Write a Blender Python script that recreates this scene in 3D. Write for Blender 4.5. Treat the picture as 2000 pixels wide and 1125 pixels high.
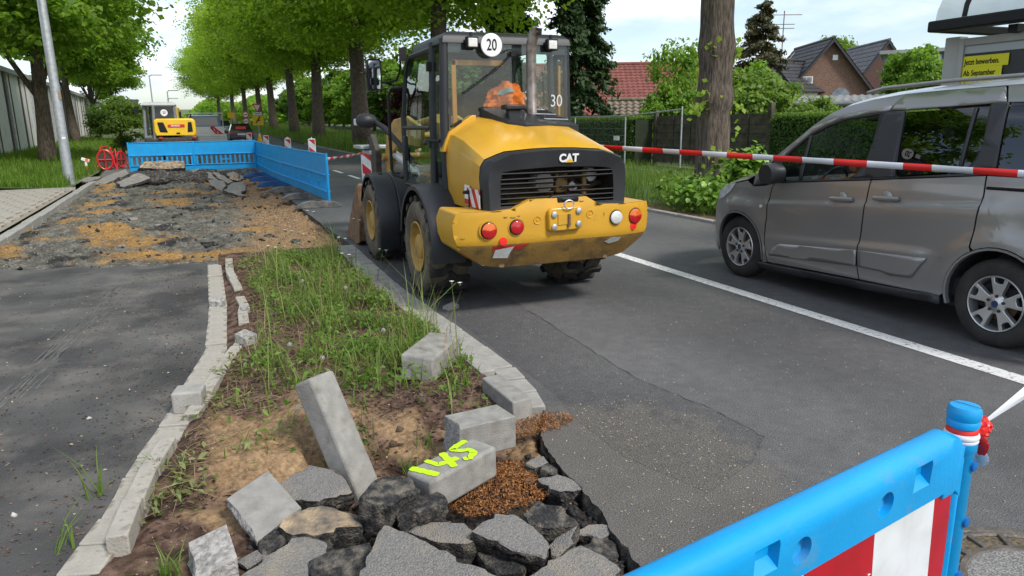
import bpy, bmesh, math, random
import numpy as np
from mathutils import Vector, Matrix, noise

random.seed(7); np.random.seed(7)
for o in list(bpy.data.objects): bpy.data.objects.remove(o)
SC = bpy.context.scene
COL = SC.collection

# ------------------------------------------------------------------ camera, sky, sun, exposure
cam_d = bpy.data.cameras.new('camera'); cam = bpy.data.objects.new('camera', cam_d); COL.objects.link(cam)
cam_d.sensor_width = 36; cam_d.lens = 25.2; cam_d.clip_start = 0.05; cam_d.clip_end = 3000
cam.matrix_world = Matrix(((0.92253, 0.09945, -0.37289, 0), (-0.38568, 0.20345, -0.89992, 0),
                           (-0.01364, 0.97402, 0.22604, 1.67), (0, 0, 0, 1)))
SC.camera = cam

SUN_DIR = Vector((0.30, -0.62, 0.72)).normalized()      # towards the sun
sun_d = bpy.data.lights.new('sun', 'SUN'); sun = bpy.data.objects.new('sun', sun_d); COL.objects.link(sun)
sun_d.energy = 1.5; sun_d.angle = math.radians(11); sun_d.color = (1, .96, .9)
sun.rotation_euler = SUN_DIR.to_track_quat('Z', 'Y').to_euler(); sun.location = (0, 0, 60)

world = bpy.data.worlds.new('World'); SC.world = world; world.use_nodes = True
nt = world.node_tree; N = nt.nodes; L = nt.links; N.clear()
def wn(t, **k):
    n = N.new(t)
    for a, b in k.items(): setattr(n, a, b)
    return n
sky = wn('ShaderNodeTexSky', sky_type='NISHITA', sun_disc=False)
sky.sun_elevation = math.asin(SUN_DIR.z); sky.sun_rotation = math.atan2(SUN_DIR.x, SUN_DIR.y)
sky.dust_density = 1.5
tc = wn('ShaderNodeTexCoord'); sep = wn('ShaderNodeSeparateXYZ'); L.new(tc.outputs['Generated'], sep.inputs[0])
zz = wn('ShaderNodeMath', operation='MAXIMUM'); L.new(sep.outputs['Z'], zz.inputs[0]); zz.inputs[1].default_value = 0
za = wn('ShaderNodeMath', operation='ADD'); L.new(zz.outputs[0], za.inputs[0]); za.inputs[1].default_value = .22
dv = wn('ShaderNodeVectorMath', operation='DIVIDE'); cb = wn('ShaderNodeCombineXYZ')
for i in range(2): L.new(za.outputs[0], cb.inputs[i])
cb.inputs[2].default_value = 1
L.new(tc.outputs['Generated'], dv.inputs[0]); L.new(cb.outputs[0], dv.inputs[1])
n1 = wn('ShaderNodeTexNoise'); n1.inputs['Scale'].default_value = 1.35; n1.inputs['Detail'].default_value = 9; n1.inputs['Roughness'].default_value = .56
n1.inputs['Distortion'].default_value = .35
L.new(dv.outputs[0], n1.inputs['Vector'])
rmp = wn('ShaderNodeValToRGB'); rmp.color_ramp.elements[0].position = .42; rmp.color_ramp.elements[1].position = .60
rmp.color_ramp.elements[0].color = (.15, .15, .15, 1)
L.new(n1.outputs['Fac'], rmp.inputs[0])
n2 = wn('ShaderNodeTexNoise'); n2.inputs['Scale'].default_value = 2.1; n2.inputs['Detail'].default_value = 8
L.new(dv.outputs[0], n2.inputs['Vector'])
cr = wn('ShaderNodeValToRGB'); cr.color_ramp.elements[0].position = .34; cr.color_ramp.elements[1].position = .58
cr.color_ramp.elements[0].color = (.28, .345, .46, 1); cr.color_ramp.elements[1].color = (.60, .62, .65, 1)
L.new(n2.outputs['Fac'], cr.inputs[0])
sk = wn('ShaderNodeVectorMath', operation='SCALE'); L.new(sky.outputs[0], sk.inputs[0]); sk.inputs['Scale'].default_value = .09
mx = wn('ShaderNodeMixRGB'); L.new(rmp.outputs[0], mx.inputs[0]); L.new(sk.outputs[0], mx.inputs[1]); L.new(cr.outputs[0], mx.inputs[2])
bg = wn('ShaderNodeBackground'); bg.inputs['Strength'].default_value = 1.0; L.new(mx.outputs[0], bg.inputs[0])
wo = wn('ShaderNodeOutputWorld'); L.new(bg.outputs[0], wo.inputs[0])

SC.view_settings.view_transform = 'Standard'; SC.view_settings.look = 'None'
SC.view_settings.exposure = 1.25; SC.view_settings.gamma = 1; SC.view_settings.use_curve_mapping = False
SC.render.engine = 'CYCLES'
SC.cycles.use_denoising = True
SC.cycles.max_bounces = 6; SC.cycles.transparent_max_bounces = 12; SC.cycles.diffuse_bounces = 3; SC.cycles.glossy_bounces = 3
SC.cycles.transmission_bounces = 4; SC.cycles.caustics_reflective = False; SC.cycles.caustics_refractive = False

# ------------------------------------------------------------------ helpers
def zg(y):                      # the street climbs gently away from the camera
    d = max(0.0, y - 10)
    return .00017 * d * d if d < 50 else min(.425 + .017 * (d - 50), 1.6)
def sx(y):                      # and bends a little to the left
    d = max(0.0, y - 8)
    return -.0006 * d * d if d < 32 else -.614 - .038 * (d - 32)

MATS = {}
def mat(name, c1, c2=None, scale=6, rough=.6, bump=0, bscale=80, metal=0, coat=0, lo=.35, hi=.65, detail=5, spec=None, vec='Object',
        dirt=None, dscale=3, dlo=.5, dhi=.7):
    if name in MATS: return MATS[name]
    m = bpy.data.materials.new(name); MATS[name] = m; m.use_nodes = True
    t = m.node_tree; n = t.nodes; l = t.links; p = n['Principled BSDF']
    p.inputs['Roughness'].default_value = rough; p.inputs['Metallic'].default_value = metal
    if coat: p.inputs['Coat Weight'].default_value = coat; p.inputs['Coat Roughness'].default_value = .06
    if spec is not None: p.inputs['Specular IOR Level'].default_value = spec
    tc = n.new('ShaderNodeTexCoord')
    col = None
    if c2 is None: p.inputs['Base Color'].default_value = (*c1, 1)
    else:
        x = n.new('ShaderNodeTexNoise'); x.inputs['Scale'].default_value = scale; x.inputs['Detail'].default_value = detail
        l.new(tc.outputs[vec], x.inputs['Vector'])
        r = n.new('ShaderNodeValToRGB'); r.color_ramp.elements[0].position = lo; r.color_ramp.elements[1].position = hi
        r.color_ramp.elements[0].color = (*c1, 1); r.color_ramp.elements[1].color = (*c2, 1)
        l.new(x.outputs['Fac'], r.inputs[0]); col = r.outputs[0]
    if dirt is not None:
        x = n.new('ShaderNodeTexNoise'); x.inputs['Scale'].default_value = dscale; x.inputs['Detail'].default_value = 9; x.inputs['Roughness'].default_value = .65
        l.new(tc.outputs[vec], x.inputs['Vector'])
        r = n.new('ShaderNodeValToRGB'); r.color_ramp.elements[0].position = dlo; r.color_ramp.elements[1].position = dhi
        l.new(x.outputs['Fac'], r.inputs[0])
        k = n.new('ShaderNodeMixRGB'); l.new(r.outputs[0], k.inputs[0])
        if col: l.new(col, k.inputs[1])
        else: k.inputs[1].default_value = (*c1, 1)
        k.inputs[2].default_value = (*dirt, 1); col = k.outputs[0]
        rr = n.new('ShaderNodeMixRGB'); l.new(r.outputs[0], rr.inputs[0]); rr.inputs[1].default_value = (rough,) * 3 + (1,); rr.inputs[2].default_value = (.8, .8, .8, 1)
        l.new(rr.outputs[0], p.inputs['Roughness'])
    if col: l.new(col, p.inputs['Base Color'])
    if bump:
        x = n.new('ShaderNodeTexNoise'); x.inputs['Scale'].default_value = bscale; x.inputs['Detail'].default_value = 6
        l.new(tc.outputs[vec], x.inputs['Vector'])
        b = n.new('ShaderNodeBump'); b.inputs['Strength'].default_value = bump; b.inputs['Distance'].default_value = .02
        l.new(x.outputs['Fac'], b.inputs['Height']); l.new(b.outputs[0], p.inputs['Normal'])
    return m

def leafmat(name, dark, light, trans=.45, rough=.5):
    if name in MATS: return MATS[name]
    m = bpy.data.materials.new(name); MATS[name] = m; m.use_nodes = True
    t = m.node_tree; n = t.nodes; l = t.links; n.clear()
    g = n.new('ShaderNodeNewGeometry')
    r = n.new('ShaderNodeValToRGB'); r.color_ramp.elements[0].color = (*dark, 1); r.color_ramp.elements[1].color = (*light, 1)
    l.new(g.outputs['Random Per Island'], r.inputs[0])
    p = n.new('ShaderNodeBsdfPrincipled'); p.inputs['Roughness'].default_value = rough; l.new(r.outputs[0], p.inputs['Base Color'])
    p.inputs['Specular IOR Level'].default_value = .35
    tr = n.new('ShaderNodeBsdfTranslucent')
    k = n.new('ShaderNodeMixRGB'); k.blend_type = 'MULTIPLY'; k.inputs[0].default_value = 1; l.new(r.outputs[0], k.inputs[1]); k.inputs[2].default_value = (1.5, 1.5, .7, 1)
    l.new(k.outputs[0], tr.inputs[0])
    ms = n.new('ShaderNodeMixShader'); ms.inputs[0].default_value = min(.62, trans * 1.15); l.new(p.outputs[0], ms.inputs[1]); l.new(tr.outputs[0], ms.inputs[2])
    o = n.new('ShaderNodeOutputMaterial'); l.new(ms.outputs[0], o.inputs[0])
    return m

def glassmat(name, tint, refl=.08, rough=.0, dust=0.0):
    if name in MATS: return MATS[name]
    m = bpy.data.materials.new(name); MATS[name] = m; m.use_nodes = True
    t = m.node_tree; n = t.nodes; l = t.links; n.clear()
    tr = n.new('ShaderNodeBsdfTransparent'); tr.inputs[0].default_value = (*tint, 1)
    gl = n.new('ShaderNodeBsdfGlossy'); gl.inputs['Roughness'].default_value = rough; gl.inputs[0].default_value = (1, 1, 1, 1)
    f = n.new('ShaderNodeLayerWeight'); f.inputs[0].default_value = .5
    pw = n.new('ShaderNodeMath'); pw.operation = 'POWER'; l.new(f.outputs['Facing'], pw.inputs[0]); pw.inputs[1].default_value = 4.5
    a = n.new('ShaderNodeMath'); a.operation = 'MULTIPLY_ADD'; a.use_clamp = True; l.new(pw.outputs[0], a.inputs[0]); a.inputs[1].default_value = .85; a.inputs[2].default_value = refl
    ms = n.new('ShaderNodeMixShader'); l.new(a.outputs[0], ms.inputs[0]); l.new(tr.outputs[0], ms.inputs[1]); l.new(gl.outputs[0], ms.inputs[2])
    last = ms.outputs[0]
    if dust:
        tc = n.new('ShaderNodeTexCoord'); x = n.new('ShaderNodeTexNoise'); x.inputs['Scale'].default_value = 5; x.inputs['Detail'].default_value = 8
        l.new(tc.outputs['Object'], x.inputs['Vector'])
        r = n.new('ShaderNodeValToRGB'); r.color_ramp.elements[0].position = .45; r.color_ramp.elements[1].position = .8
        r.color_ramp.elements[1].color = (dust,) * 3 + (1,); l.new(x.outputs['Fac'], r.inputs[0])
        d = n.new('ShaderNodeBsdfDiffuse'); d.inputs[0].default_value = (.4, .38, .33, 1)
        m2 = n.new('ShaderNodeMixShader'); l.new(r.outputs[0], m2.inputs[0]); l.new(last, m2.inputs[1]); l.new(d.outputs[0], m2.inputs[2]); last = m2.outputs[0]
    o = n.new('ShaderNodeOutputMaterial'); l.new(last, o.inputs[0])
    return m

def stripemat(name, ca, cb_, axis, period, slant=0.0, duty=.5, rough=.4, off=0.0, slax=2):
    """two printed colours alternating along an object axis"""
    if name in MATS: return MATS[name]
    m = bpy.data.materials.new(name); MATS[name] = m; m.use_nodes = True
    t = m.node_tree; n = t.nodes; l = t.links; p = n['Principled BSDF']; p.inputs['Roughness'].default_value = rough
    tc = n.new('ShaderNodeTexCoord'); s = n.new('ShaderNodeSeparateXYZ'); l.new(tc.outputs['Object'], s.inputs[0])
    a = n.new('ShaderNodeMath'); a.operation = 'MULTIPLY_ADD'; l.new(s.outputs[slax], a.inputs[0]); a.inputs[1].default_value = slant; l.new(s.outputs[axis], a.inputs[2])
    b = n.new('ShaderNodeMath'); b.operation = 'MULTIPLY_ADD'; l.new(a.outputs[0], b.inputs[0]); b.inputs[1].default_value = 1 / period; b.inputs[2].default_value = off
    f = n.new('ShaderNodeMath'); f.operation = 'FRACT'; l.new(b.outputs[0], f.inputs[0])
    g = n.new('ShaderNodeMath'); g.operation = 'LESS_THAN'; l.new(f.outputs[0], g.inputs[0]); g.inputs[1].default_value = duty
    x = n.new('ShaderNodeTexNoise'); x.inputs['Scale'].default_value = 9; x.inputs['Detail'].default_value = 6; l.new(tc.outputs['Object'], x.inputs['Vector'])
    k = n.new('ShaderNodeMixRGB'); l.new(g.outputs[0], k.inputs[0]); k.inputs[1].default_value = (*ca, 1); k.inputs[2].default_value = (*cb_, 1)
    r = n.new('ShaderNodeValToRGB'); r.color_ramp.elements[0].position = .3; r.color_ramp.elements[1].position = .6
    r.color_ramp.elements[0].color = (.78, .77, .74, 1); r.color_ramp.elements[1].color = (1, 1, 1, 1); l.new(x.outputs['Fac'], r.inputs[0])
    q = n.new('ShaderNodeMixRGB'); q.blend_type = 'MULTIPLY'; q.inputs[0].default_value = 1; l.new(k.outputs[0], q.inputs[1]); l.new(r.outputs[0], q.inputs[2])
    l.new(q.outputs[0], p.inputs['Base Color'])
    return m

class MB:
    def __init__(s): s.v = []; s.f = []; s.m = []
    def add(s, vs, fs, mi=0):
        b = len(s.v); s.v += [tuple(v) for v in vs]
        for f in fs: s.f.append(tuple(b + i for i in f)); s.m.append(mi)
        return s
    def box(s, c, d, rot=None, mi=0):
        x, y, z = d[0] / 2, d[1] / 2, d[2] / 2
        vs = [Vector((i * x, j * y, k * z)) for k in (-1, 1) for j in (-1, 1) for i in (-1, 1)]
        if rot is not None: vs = [rot @ v for v in vs]
        c = Vector(c)
        return s.add([v + c for v in vs], [(0, 2, 3, 1), (4, 5, 7, 6), (0, 1, 5, 4), (2, 6, 7, 3), (0, 4, 6, 2), (1, 3, 7, 5)], mi)
    def bb(s, x0, x1, y0, y1, z0, z1, mi=0):
        return s.box(((x0 + x1) / 2, (y0 + y1) / 2, (z0 + z1) / 2), (abs(x1 - x0), abs(y1 - y0), abs(z1 - z0)), None, mi)
    def prism(s, poly, fa, fb, mi=0):
        """poly: 2-D points, fa/fb map a 2-D point to its two 3-D ends"""
        n = len(poly); vs = [fa(*p) for p in poly] + [fb(*p) for p in poly]
        fs = [tuple(range(n))[::-1], tuple(range(n, 2 * n))] + [(i, (i + 1) % n, n + (i + 1) % n, n + i) for i in range(n)]
        return s.add(vs, fs, mi)
    def px(s, poly, x0, x1, mi=0): return s.prism(poly, lambda a, b: (x0, a, b), lambda a, b: (x1, a, b), mi)     # (y,z) along x
    def py(s, poly, y0, y1, mi=0): return s.prism(poly, lambda a, b: (a, y0, b), lambda a, b: (a, y1, b), mi)     # (x,z) along y
    def pz(s, poly, z0, z1, mi=0): return s.prism(poly, lambda a, b: (a, b, z0), lambda a, b: (a, b, z1), mi)
    def loft(s, secs, closed=True, caps=True, mi=0):
        n = len(secs[0]); vs = [p for q in secs for p in q]; fs = []
        for k in range(len(secs) - 1):
            for i in range(n if closed else n - 1):
                j = (i + 1) % n; fs.append((k * n + i, k * n + j, (k + 1) * n + j, (k + 1) * n + i))
        if caps and closed: fs += [tuple(range(n))[::-1], tuple(range((len(secs) - 1) * n, len(secs) * n))]
        return s.add(vs, fs, mi)
    def tube(s, path, r, n=8, mi=0, caps=True, flat=1.0):
        P = [Vector(p) for p in path]; secs = []; up = None
        for i, p in enumerate(P):
            d = (P[min(i + 1, len(P) - 1)] - P[max(i - 1, 0)]).normalized()
            if up is None: up = Vector((0, 0, 1)) if abs(d.z) < .9 else Vector((1, 0, 0))
            a = d.cross(up).normalized(); b = a.cross(d).normalized(); up = b
            rr = r[i] if isinstance(r, (list, tuple)) else r
            secs.append([p + a * math.cos(t) * rr + b * math.sin(t) * rr * flat for t in [2 * math.pi * k / n for k in range(n)]])
        return s.loft(secs, True, caps, mi)
    def lathe(s, prof, c, axis='x', n=32, mi=0, caps=False):
        """prof: (radius, along-axis offset)"""
        secs = []
        for r, h in prof:
            q = []
            for k in range(n):
                t = 2 * math.pi * k / n; a, b = r * math.cos(t), r * math.sin(t)
                q.append({'x': (c[0] + h, c[1] + a, c[2] + b), 'y': (c[0] + a, c[1] + h, c[2] + b), 'z': (c[0] + a, c[1] + b, c[2] + h)}[axis])
            secs.append(q)
        return s.loft(secs, True, caps, mi)
    def build(s, name, mats, parent=None, smooth=None, bevel=0, off=None, seg=2):
        me = bpy.data.meshes.new(name); me.from_pydata(s.v, [], s.f)
        return finish(name, me, mats, parent, smooth, bevel, off, s.m, seg)

def finish(name, me, mats, parent=None, smooth=None, bevel=0, off=None, mi=None, seg=2, recalc=True):
    mats = mats if isinstance(mats, (list, tuple)) else [mats]
    for m in mats: me.materials.append(m)
    if mi is not None and len(mats) > 1: me.polygons.foreach_set('material_index', mi)
    if recalc:
        bm = bmesh.new(); bm.from_mesh(me); bmesh.ops.recalc_face_normals(bm, faces=bm.faces); bm.to_mesh(me); bm.free()
    if smooth or bevel:
        me.polygons.foreach_set('use_smooth', [True] * len(me.polygons)); me.set_sharp_from_angle(angle=math.radians(smooth or 35))
    me.update()
    o = bpy.data.objects.new(name, me); COL.objects.link(o)
    if parent is not None: o.parent = parent
    if off is not None: o.location = off
    elif parent is not None and parent.get('_w'): o.location = -parent.location
    if bevel:
        b = o.modifiers.new('bevel', 'BEVEL'); b.width = bevel; b.segments = seg; b.limit_method = 'ANGLE'; b.angle_limit = math.radians(35); b.harden_normals = False
    return o

def tag(o, label=None, cat=None, group=None, kind=None):
    if label: o['label'] = label
    if cat:
        o['category'] = cat
        if 'kind' not in o: o['kind'] = 'thing'
    if group: o['group'] = group
    if kind: o['kind'] = kind
    return o
def thing(name, label, cat, loc=(0, 0, 0), group=None, rz=0, worldco=False):
    o = bpy.data.objects.new(name, None); COL.objects.link(o); o.location = loc; o.rotation_euler.z = rz; o.empty_display_size = .1
    if worldco: o['_w'] = 1
    return tag(o, label, cat, group)
def struct(o): o['kind'] = 'structure'; return o
def stuff(o): o['kind'] = 'stuff'; return o
def dup(o, parent=None, loc=None, rz=None, label=None, scale=None):
    c = o.copy(); COL.objects.link(c); c.parent = parent
    if loc is not None: c.location = loc
    if rz is not None: c.rotation_euler = (0, 0, rz)
    if scale is not None: c.scale = (scale,) * 3 if not isinstance(scale, tuple) else scale
    if label: c['label'] = label
    for ch in list(o.children): dup(ch, c)
    return c
def inst(name, me, parent=None, loc=(0, 0, 0), rot=(0, 0, 0), scale=(1, 1, 1)):
    o = bpy.data.objects.new(name, me); COL.objects.link(o); o.parent = parent
    o.location = loc; o.rotation_euler = rot; o.scale = scale
    return o

def gridpoly(poly, cu, cv, fn, tri=True):
    """fill a 2-D outline with a fine grid clipped to it and map it to 3-D"""
    bm = bmesh.new()
    f = bm.faces.new([bm.verts.new((a, b, 0)) for a, b in poly])
    bmesh.ops.triangulate(bm, faces=[f])
    us = [p[0] for p in poly]; vs = [p[1] for p in poly]
    for step, lo, hi, ax in ((cu, min(us), max(us), 0), (cv, min(vs), max(vs), 1)):
        if not step: continue
        k = math.floor(lo / step) + 1
        while k * step < hi - 1e-6:
            co = [0, 0, 0]; co[ax] = k * step; no = [0, 0, 0]; no[ax] = 1
            bmesh.ops.bisect_plane(bm, geom=bm.verts[:] + bm.edges[:] + bm.faces[:], plane_co=co, plane_no=no, dist=1e-6)
            k += 1
    bm.verts.index_update()
    V = [fn(v.co.x, v.co.y) for v in bm.verts]; F = [tuple(v.index for v in f.verts) for f in bm.faces]
    bm.free(); return V, F

def text_mesh(body, size, name='text', extrude=.001, bold=0.0, align='CENTER', sx_=1.0):
    cu = bpy.data.curves.new(name, 'FONT'); cu.body = body; cu.size = size; cu.extrude = extrude; cu.align_x = align; cu.align_y = 'CENTER'; cu.offset = bold
    cu.resolution_u = 4
    o = bpy.data.objects.new(name, cu); COL.objects.link(o); dg = bpy.context.evaluated_depsgraph_get(); dg.update()
    me = bpy.data.meshes.new_from_object(o.evaluated_get(dg)); bpy.data.objects.remove(o); bpy.data.curves.remove(cu)
    if sx_ != 1:
        for v in me.vertices: v.co.x *= sx_
    return me
def put_text(body, size, m, parent, origin, right, up, bold=0.0, extrude=.0015, name='lettering', align='CENTER', sx_=1.0):
    me = text_mesh(body, size, name, extrude, bold, align, sx_); me.materials.clear(); me.materials.append(m)
    r = Vector(right).normalized(); u = Vector(up).normalized(); n = r.cross(u)
    for v in me.vertices: v.co = Vector(origin) + r * v.co.x + u * v.co.y + n * v.co.z
    o = bpy.data.objects.new(name, me); COL.objects.link(o); o.parent = parent
    if parent is not None and parent.get('_w'): o.location = -parent.location
    return o

def npmesh(name, V, F4=None, F3=None, mats=None, parent=None, loc=None):
    me = bpy.data.meshes.new(name); V = np.asarray(V, np.float32)
    nf4 = 0 if F4 is None else len(F4); nf3 = 0 if F3 is None else len(F3)
    loops = []; tot = []
    if nf4: loops.append(np.asarray(F4, np.int32).ravel()); tot += [4] * nf4
    if nf3: loops.append(np.asarray(F3, np.int32).ravel()); tot += [3] * nf3
    loops = np.concatenate(loops); tot = np.array(tot, np.int32); st = np.concatenate(([0], np.cumsum(tot)[:-1])).astype(np.int32)
    me.vertices.add(len(V)); me.vertices.foreach_set('co', V.ravel())
    me.loops.add(len(loops)); me.loops.foreach_set('vertex_index', loops)
    me.polygons.add(len(tot)); me.polygons.foreach_set('loop_start', st)
    me.update(calc_edges=True)
    if mats is not None: me.materials.append(mats)
    if name is None: return me
    o = bpy.data.objects.new(name, me); COL.objects.link(o)
    if parent is not None: o.parent = parent
    if loc is not None: o.location = loc
    elif parent is not None and parent.get('_w'): o.location = -parent.location
    return o

def leaf_arrays(P, Nn, size, rng, aspect=.7, fold=.25):
    """diamond leaves, folded along the midrib"""
    n = len(P); Nn = Nn / np.maximum(np.linalg.norm(Nn, axis=1, keepdims=True), 1e-6)
    a = rng.normal(size=(n, 3)); a[:, 2] -= .35; a -= Nn * (a * Nn).sum(1, keepdims=True); a /= np.maximum(np.linalg.norm(a, axis=1, keepdims=True), 1e-6)
    b = np.cross(Nn, a); s = (size * rng.uniform(.65, 1.35, n))[:, None]
    tip = P + a * s; base = P - a * s * .8
    l = P + b * s * aspect + Nn * s * fold; r = P - b * s * aspect + Nn * s * fold
    V = np.stack([base, l, tip, r], 1).reshape(-1, 3)
    i = np.arange(n)[:, None] * 4
    F = np.concatenate([i + np.array([[0, 1, 2]]), i + np.array([[0, 2, 3]])], 0)
    return V, F

def blades(P, h, w, rng, lean=.35):
    n = len(P); ang = rng.uniform(0, 6.283, n); H = h * rng.uniform(.5, 1.25, n) if np.isscalar(h) else h
    d = np.stack([np.cos(ang), np.sin(ang), np.zeros(n)], 1); sd = np.stack([-np.sin(ang), np.cos(ang), np.zeros(n)], 1)
    W = (w * rng.uniform(.6, 1.3, n))[:, None]; ln = (lean * rng.uniform(.1, 1.6, n) * H)[:, None]; up = np.array([[0, 0, 1.0]])
    H = H[:, None]
    mid = P + d * ln * .35 + up * H * .6; tip = P + d * ln + up * H * .95
    V = np.stack([P - sd * W, P + sd * W, mid + sd * W * .7, mid - sd * W * .7, tip], 1).reshape(-1, 3)
    i = np.arange(n)[:, None] * 5
    return V, i + np.array([[0, 1, 2, 3]]), i + np.array([[3, 2, 4]])
# ------------------------------------------------------------------ materials
def roadmat(name='asphalt', k_=1.0):
    m = bpy.data.materials.new(name); m.use_nodes = True; t = m.node_tree; n = t.nodes; l = t.links; p = n['Principled BSDF']
    tc = n.new('ShaderNodeTexCoord')
    def nz(s, d=4, r=.5):
        x = n.new('ShaderNodeTexNoise'); x.inputs['Scale'].default_value = s; x.inputs['Detail'].default_value = d; x.inputs['Roughness'].default_value = r
        l.new(tc.outputs['Object'], x.inputs['Vector']); return x.outputs['Fac']
    def ramp(f, a, b, ca, cb_):
        r = n.new('ShaderNodeValToRGB'); r.color_ramp.elements[0].position = a; r.color_ramp.elements[1].position = b
        r.color_ramp.elements[0].color = (*ca, 1); r.color_ramp.elements[1].color = (*cb_, 1); l.new(f, r.inputs[0]); return r.outputs[0]
    def mul(a, b, mode='MULTIPLY', f=1):
        k = n.new('ShaderNodeMixRGB'); k.blend_type = mode
        if isinstance(f, (int, float)): k.inputs[0].default_value = f
        else: l.new(f, k.inputs[0])
        l.new(a, k.inputs[1]); l.new(b, k.inputs[2]); return k.outputs[0]
    base = ramp(nz(.55, 5), .3, .7, (.088 * k_, .087 * k_, .088 * k_), (.135 * k_, .132 * k_, .130 * k_))
    fine = ramp(nz(170, 2), .38, .66, (.45, .45, .45), (1.5, 1.5, 1.5))
    mid = ramp(nz(9, 6, .65), .3, .75, (.82, .82, .83), (1.18, 1.17, 1.15))
    v = n.new('ShaderNodeTexVoronoi'); v.inputs['Scale'].default_value = 120; l.new(tc.outputs['Object'], v.inputs['Vector'])
    chips = ramp(v.outputs['Distance'], .06, .13, (.30, .28, .25), (0, 0, 0))
    sepx = n.new('ShaderNodeSeparateXYZ'); l.new(tc.outputs['Object'], sepx.inputs[0])
    # sandy dust carried out of the hole on to the carriageway
    d = n.new('ShaderNodeVectorMath'); d.operation = 'DISTANCE'; l.new(tc.outputs['Object'], d.inputs[0]); d.inputs[1].default_value = (1.55, 2.75, 0)
    dn = n.new('ShaderNodeMath'); dn.operation = 'MULTIPLY_ADD'; l.new(nz(4, 9, .75), dn.inputs[0]); dn.inputs[1].default_value = -1.6; l.new(d.outputs['Value'], dn.inputs[2])
    dust = ramp(dn.outputs[0], -.85, .20, (.30, .30, .30), (0, 0, 0))
    c = mul(mul(base, fine), mid)
    w = n.new('ShaderNodeTexWave'); w.bands_direction = 'X'; w.inputs['Scale'].default_value = .14; w.inputs['Distortion'].default_value = 1.2; w.inputs['Phase Offset'].default_value = 2.0
    l.new(tc.outputs['Object'], w.inputs['Vector'])
    c = mul(c, ramp(w.outputs['Fac'], .1, .9, (.84, .84, .85), (1.1, 1.1, 1.1)))
    c = mul(c, chips, 'ADD', .35)
    sand = n.new('ShaderNodeRGB'); sand.outputs[0].default_value = (.21, .18, .14, 1)
    c = mul(c, mul(sand.outputs[0], fine), 'MIX', dust)
    l.new(c, p.inputs['Base Color']); p.inputs['Roughness'].default_value = .78; p.inputs['Specular IOR Level'].default_value = .35
    b = n.new('ShaderNodeBump'); b.inputs['Strength'].default_value = .5; b.inputs['Distance'].default_value = .006; l.new(nz(190, 3), b.inputs['Height']); l.new(b.outputs[0], p.inputs['Normal'])
    return m
M_road = roadmat()
M_tar = mat('broken_asphalt', (.008, .008, .009), (.040, .038, .036), 60, .8, 1.0, 95, detail=9, dirt=(.19, .165, .13), dscale=14, dlo=.47, dhi=.66)
M_path = mat('old_asphalt', (.036, .0345, .033), (.098, .094, .088), 1.1, .85, .55, 150, lo=.36, hi=.66, detail=9, dirt=(.17, .157, .135), dscale=1.5, dlo=.47, dhi=.74)
M_conc = mat('concrete', (.22, .212, .192), (.30, .288, .26), 14, .9, .35, 160, detail=8, dirt=(.155, .132, .10), dscale=13, dlo=.53, dhi=.80)
M_paver = mat('paver_concrete', (.31, .288, .245), (.41, .38, .325), 7, .9, .35, 90, detail=8, dirt=(.13, .095, .065), dscale=9, dlo=.52, dhi=.68)
M_kgrey = mat('kerb_concrete', (.26, .25, .225), (.36, .345, .31), 8, .9, .3, 100, detail=8, dirt=(.12, .10, .08), dscale=7, dlo=.56, dhi=.76)
M_broken = mat('fresh_concrete_break', (.20, .19, .175), (.42, .40, .365), 35, .95, 1.0, 60, detail=8)
M_line = mat('road_paint', (.52, .52, .50), (.70, .70, .68), 30, .7, .3, 160, lo=.3, hi=.5, dirt=(.16, .16, .16), dscale=26, dlo=.56, dhi=.64)
M_earth = mat('dark_earth', (.035, .022, .014), (.11, .075, .045), 7, .95, 1.0, 30, detail=9)
M_lawnsoil = mat('verge_soil', (.06, .085, .025), (.12, .15, .05), 2.5, .95, .5, 20)
M_black = mat('black_plastic', (.010, .011, .013), (.018, .019, .022), 5, .48, .12, 220, dirt=(.045, .042, .038), dscale=5, dlo=.60, dhi=.9)
M_blackg = mat('black_gloss', (.010, .010, .011), None, rough=.5, spec=.3)
M_rub = mat('tyre_rubber', (.020, .019, .018), (.035, .033, .031), 8, .85, .25, 120)
M_steel = mat('galvanised_steel', (.38, .40, .42), (.50, .52, .54), 9, .45, .1, 60, metal=.6)
M_chrome = mat('bright_metal', (.6, .6, .6), None, rough=.25, metal=1)
M_white = mat('white_paint', (.74, .74, .73), (.80, .80, .79), 6, .5)
M_red = mat('red_paint', (.52, .015, .02), (.60, .025, .03), 6, .4)
M_blue = mat('blue_plastic', (.0, .27, .60), (.003, .31, .67), 4, .36, .06, 90, dirt=(.10, .22, .34), dscale=11, dlo=.58, dhi=.80)

# ------------------------------------------------------------------ ground, road, pavements
def sheet(name, poly, m, z=0.0, step=4.0, stepx=0, fz=None):
    V, F = gridpoly(poly, stepx, step, lambda a, b: (a, b, (fz(a, b) if fz else zg(b)) + z))
    return finish(name, (lambda me: (me.from_pydata(V, [], F), me)[1])(bpy.data.meshes.new(name)), m, recalc=True)
def skirt(name, pts, m, depth, z=0.0, rough=.015):
    """the broken, uneven edge of a slab"""
    rng = random.Random(5); P = []
    for (a, b), (c, d) in zip(pts, pts[1:]):
        k = max(1, int(math.hypot(c - a, d - b) / .12))
        P += [(a + (c - a) * i / k, b + (d - b) * i / k) for i in range(k)]
    P.append(pts[-1]); mb = MB(); n = len(P)
    rows = []
    for j, dz in enumerate((0.0, .35, .7, 1.0)):
        rows.append([(x + (rng.uniform(-rough, rough) if j else 0), y + (rng.uniform(-rough, rough) if j else 0), zg(y) + z - depth * dz) for x, y in P])
    mb.loft(rows, closed=False, caps=False)
    return mb.build(name, m)

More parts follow.
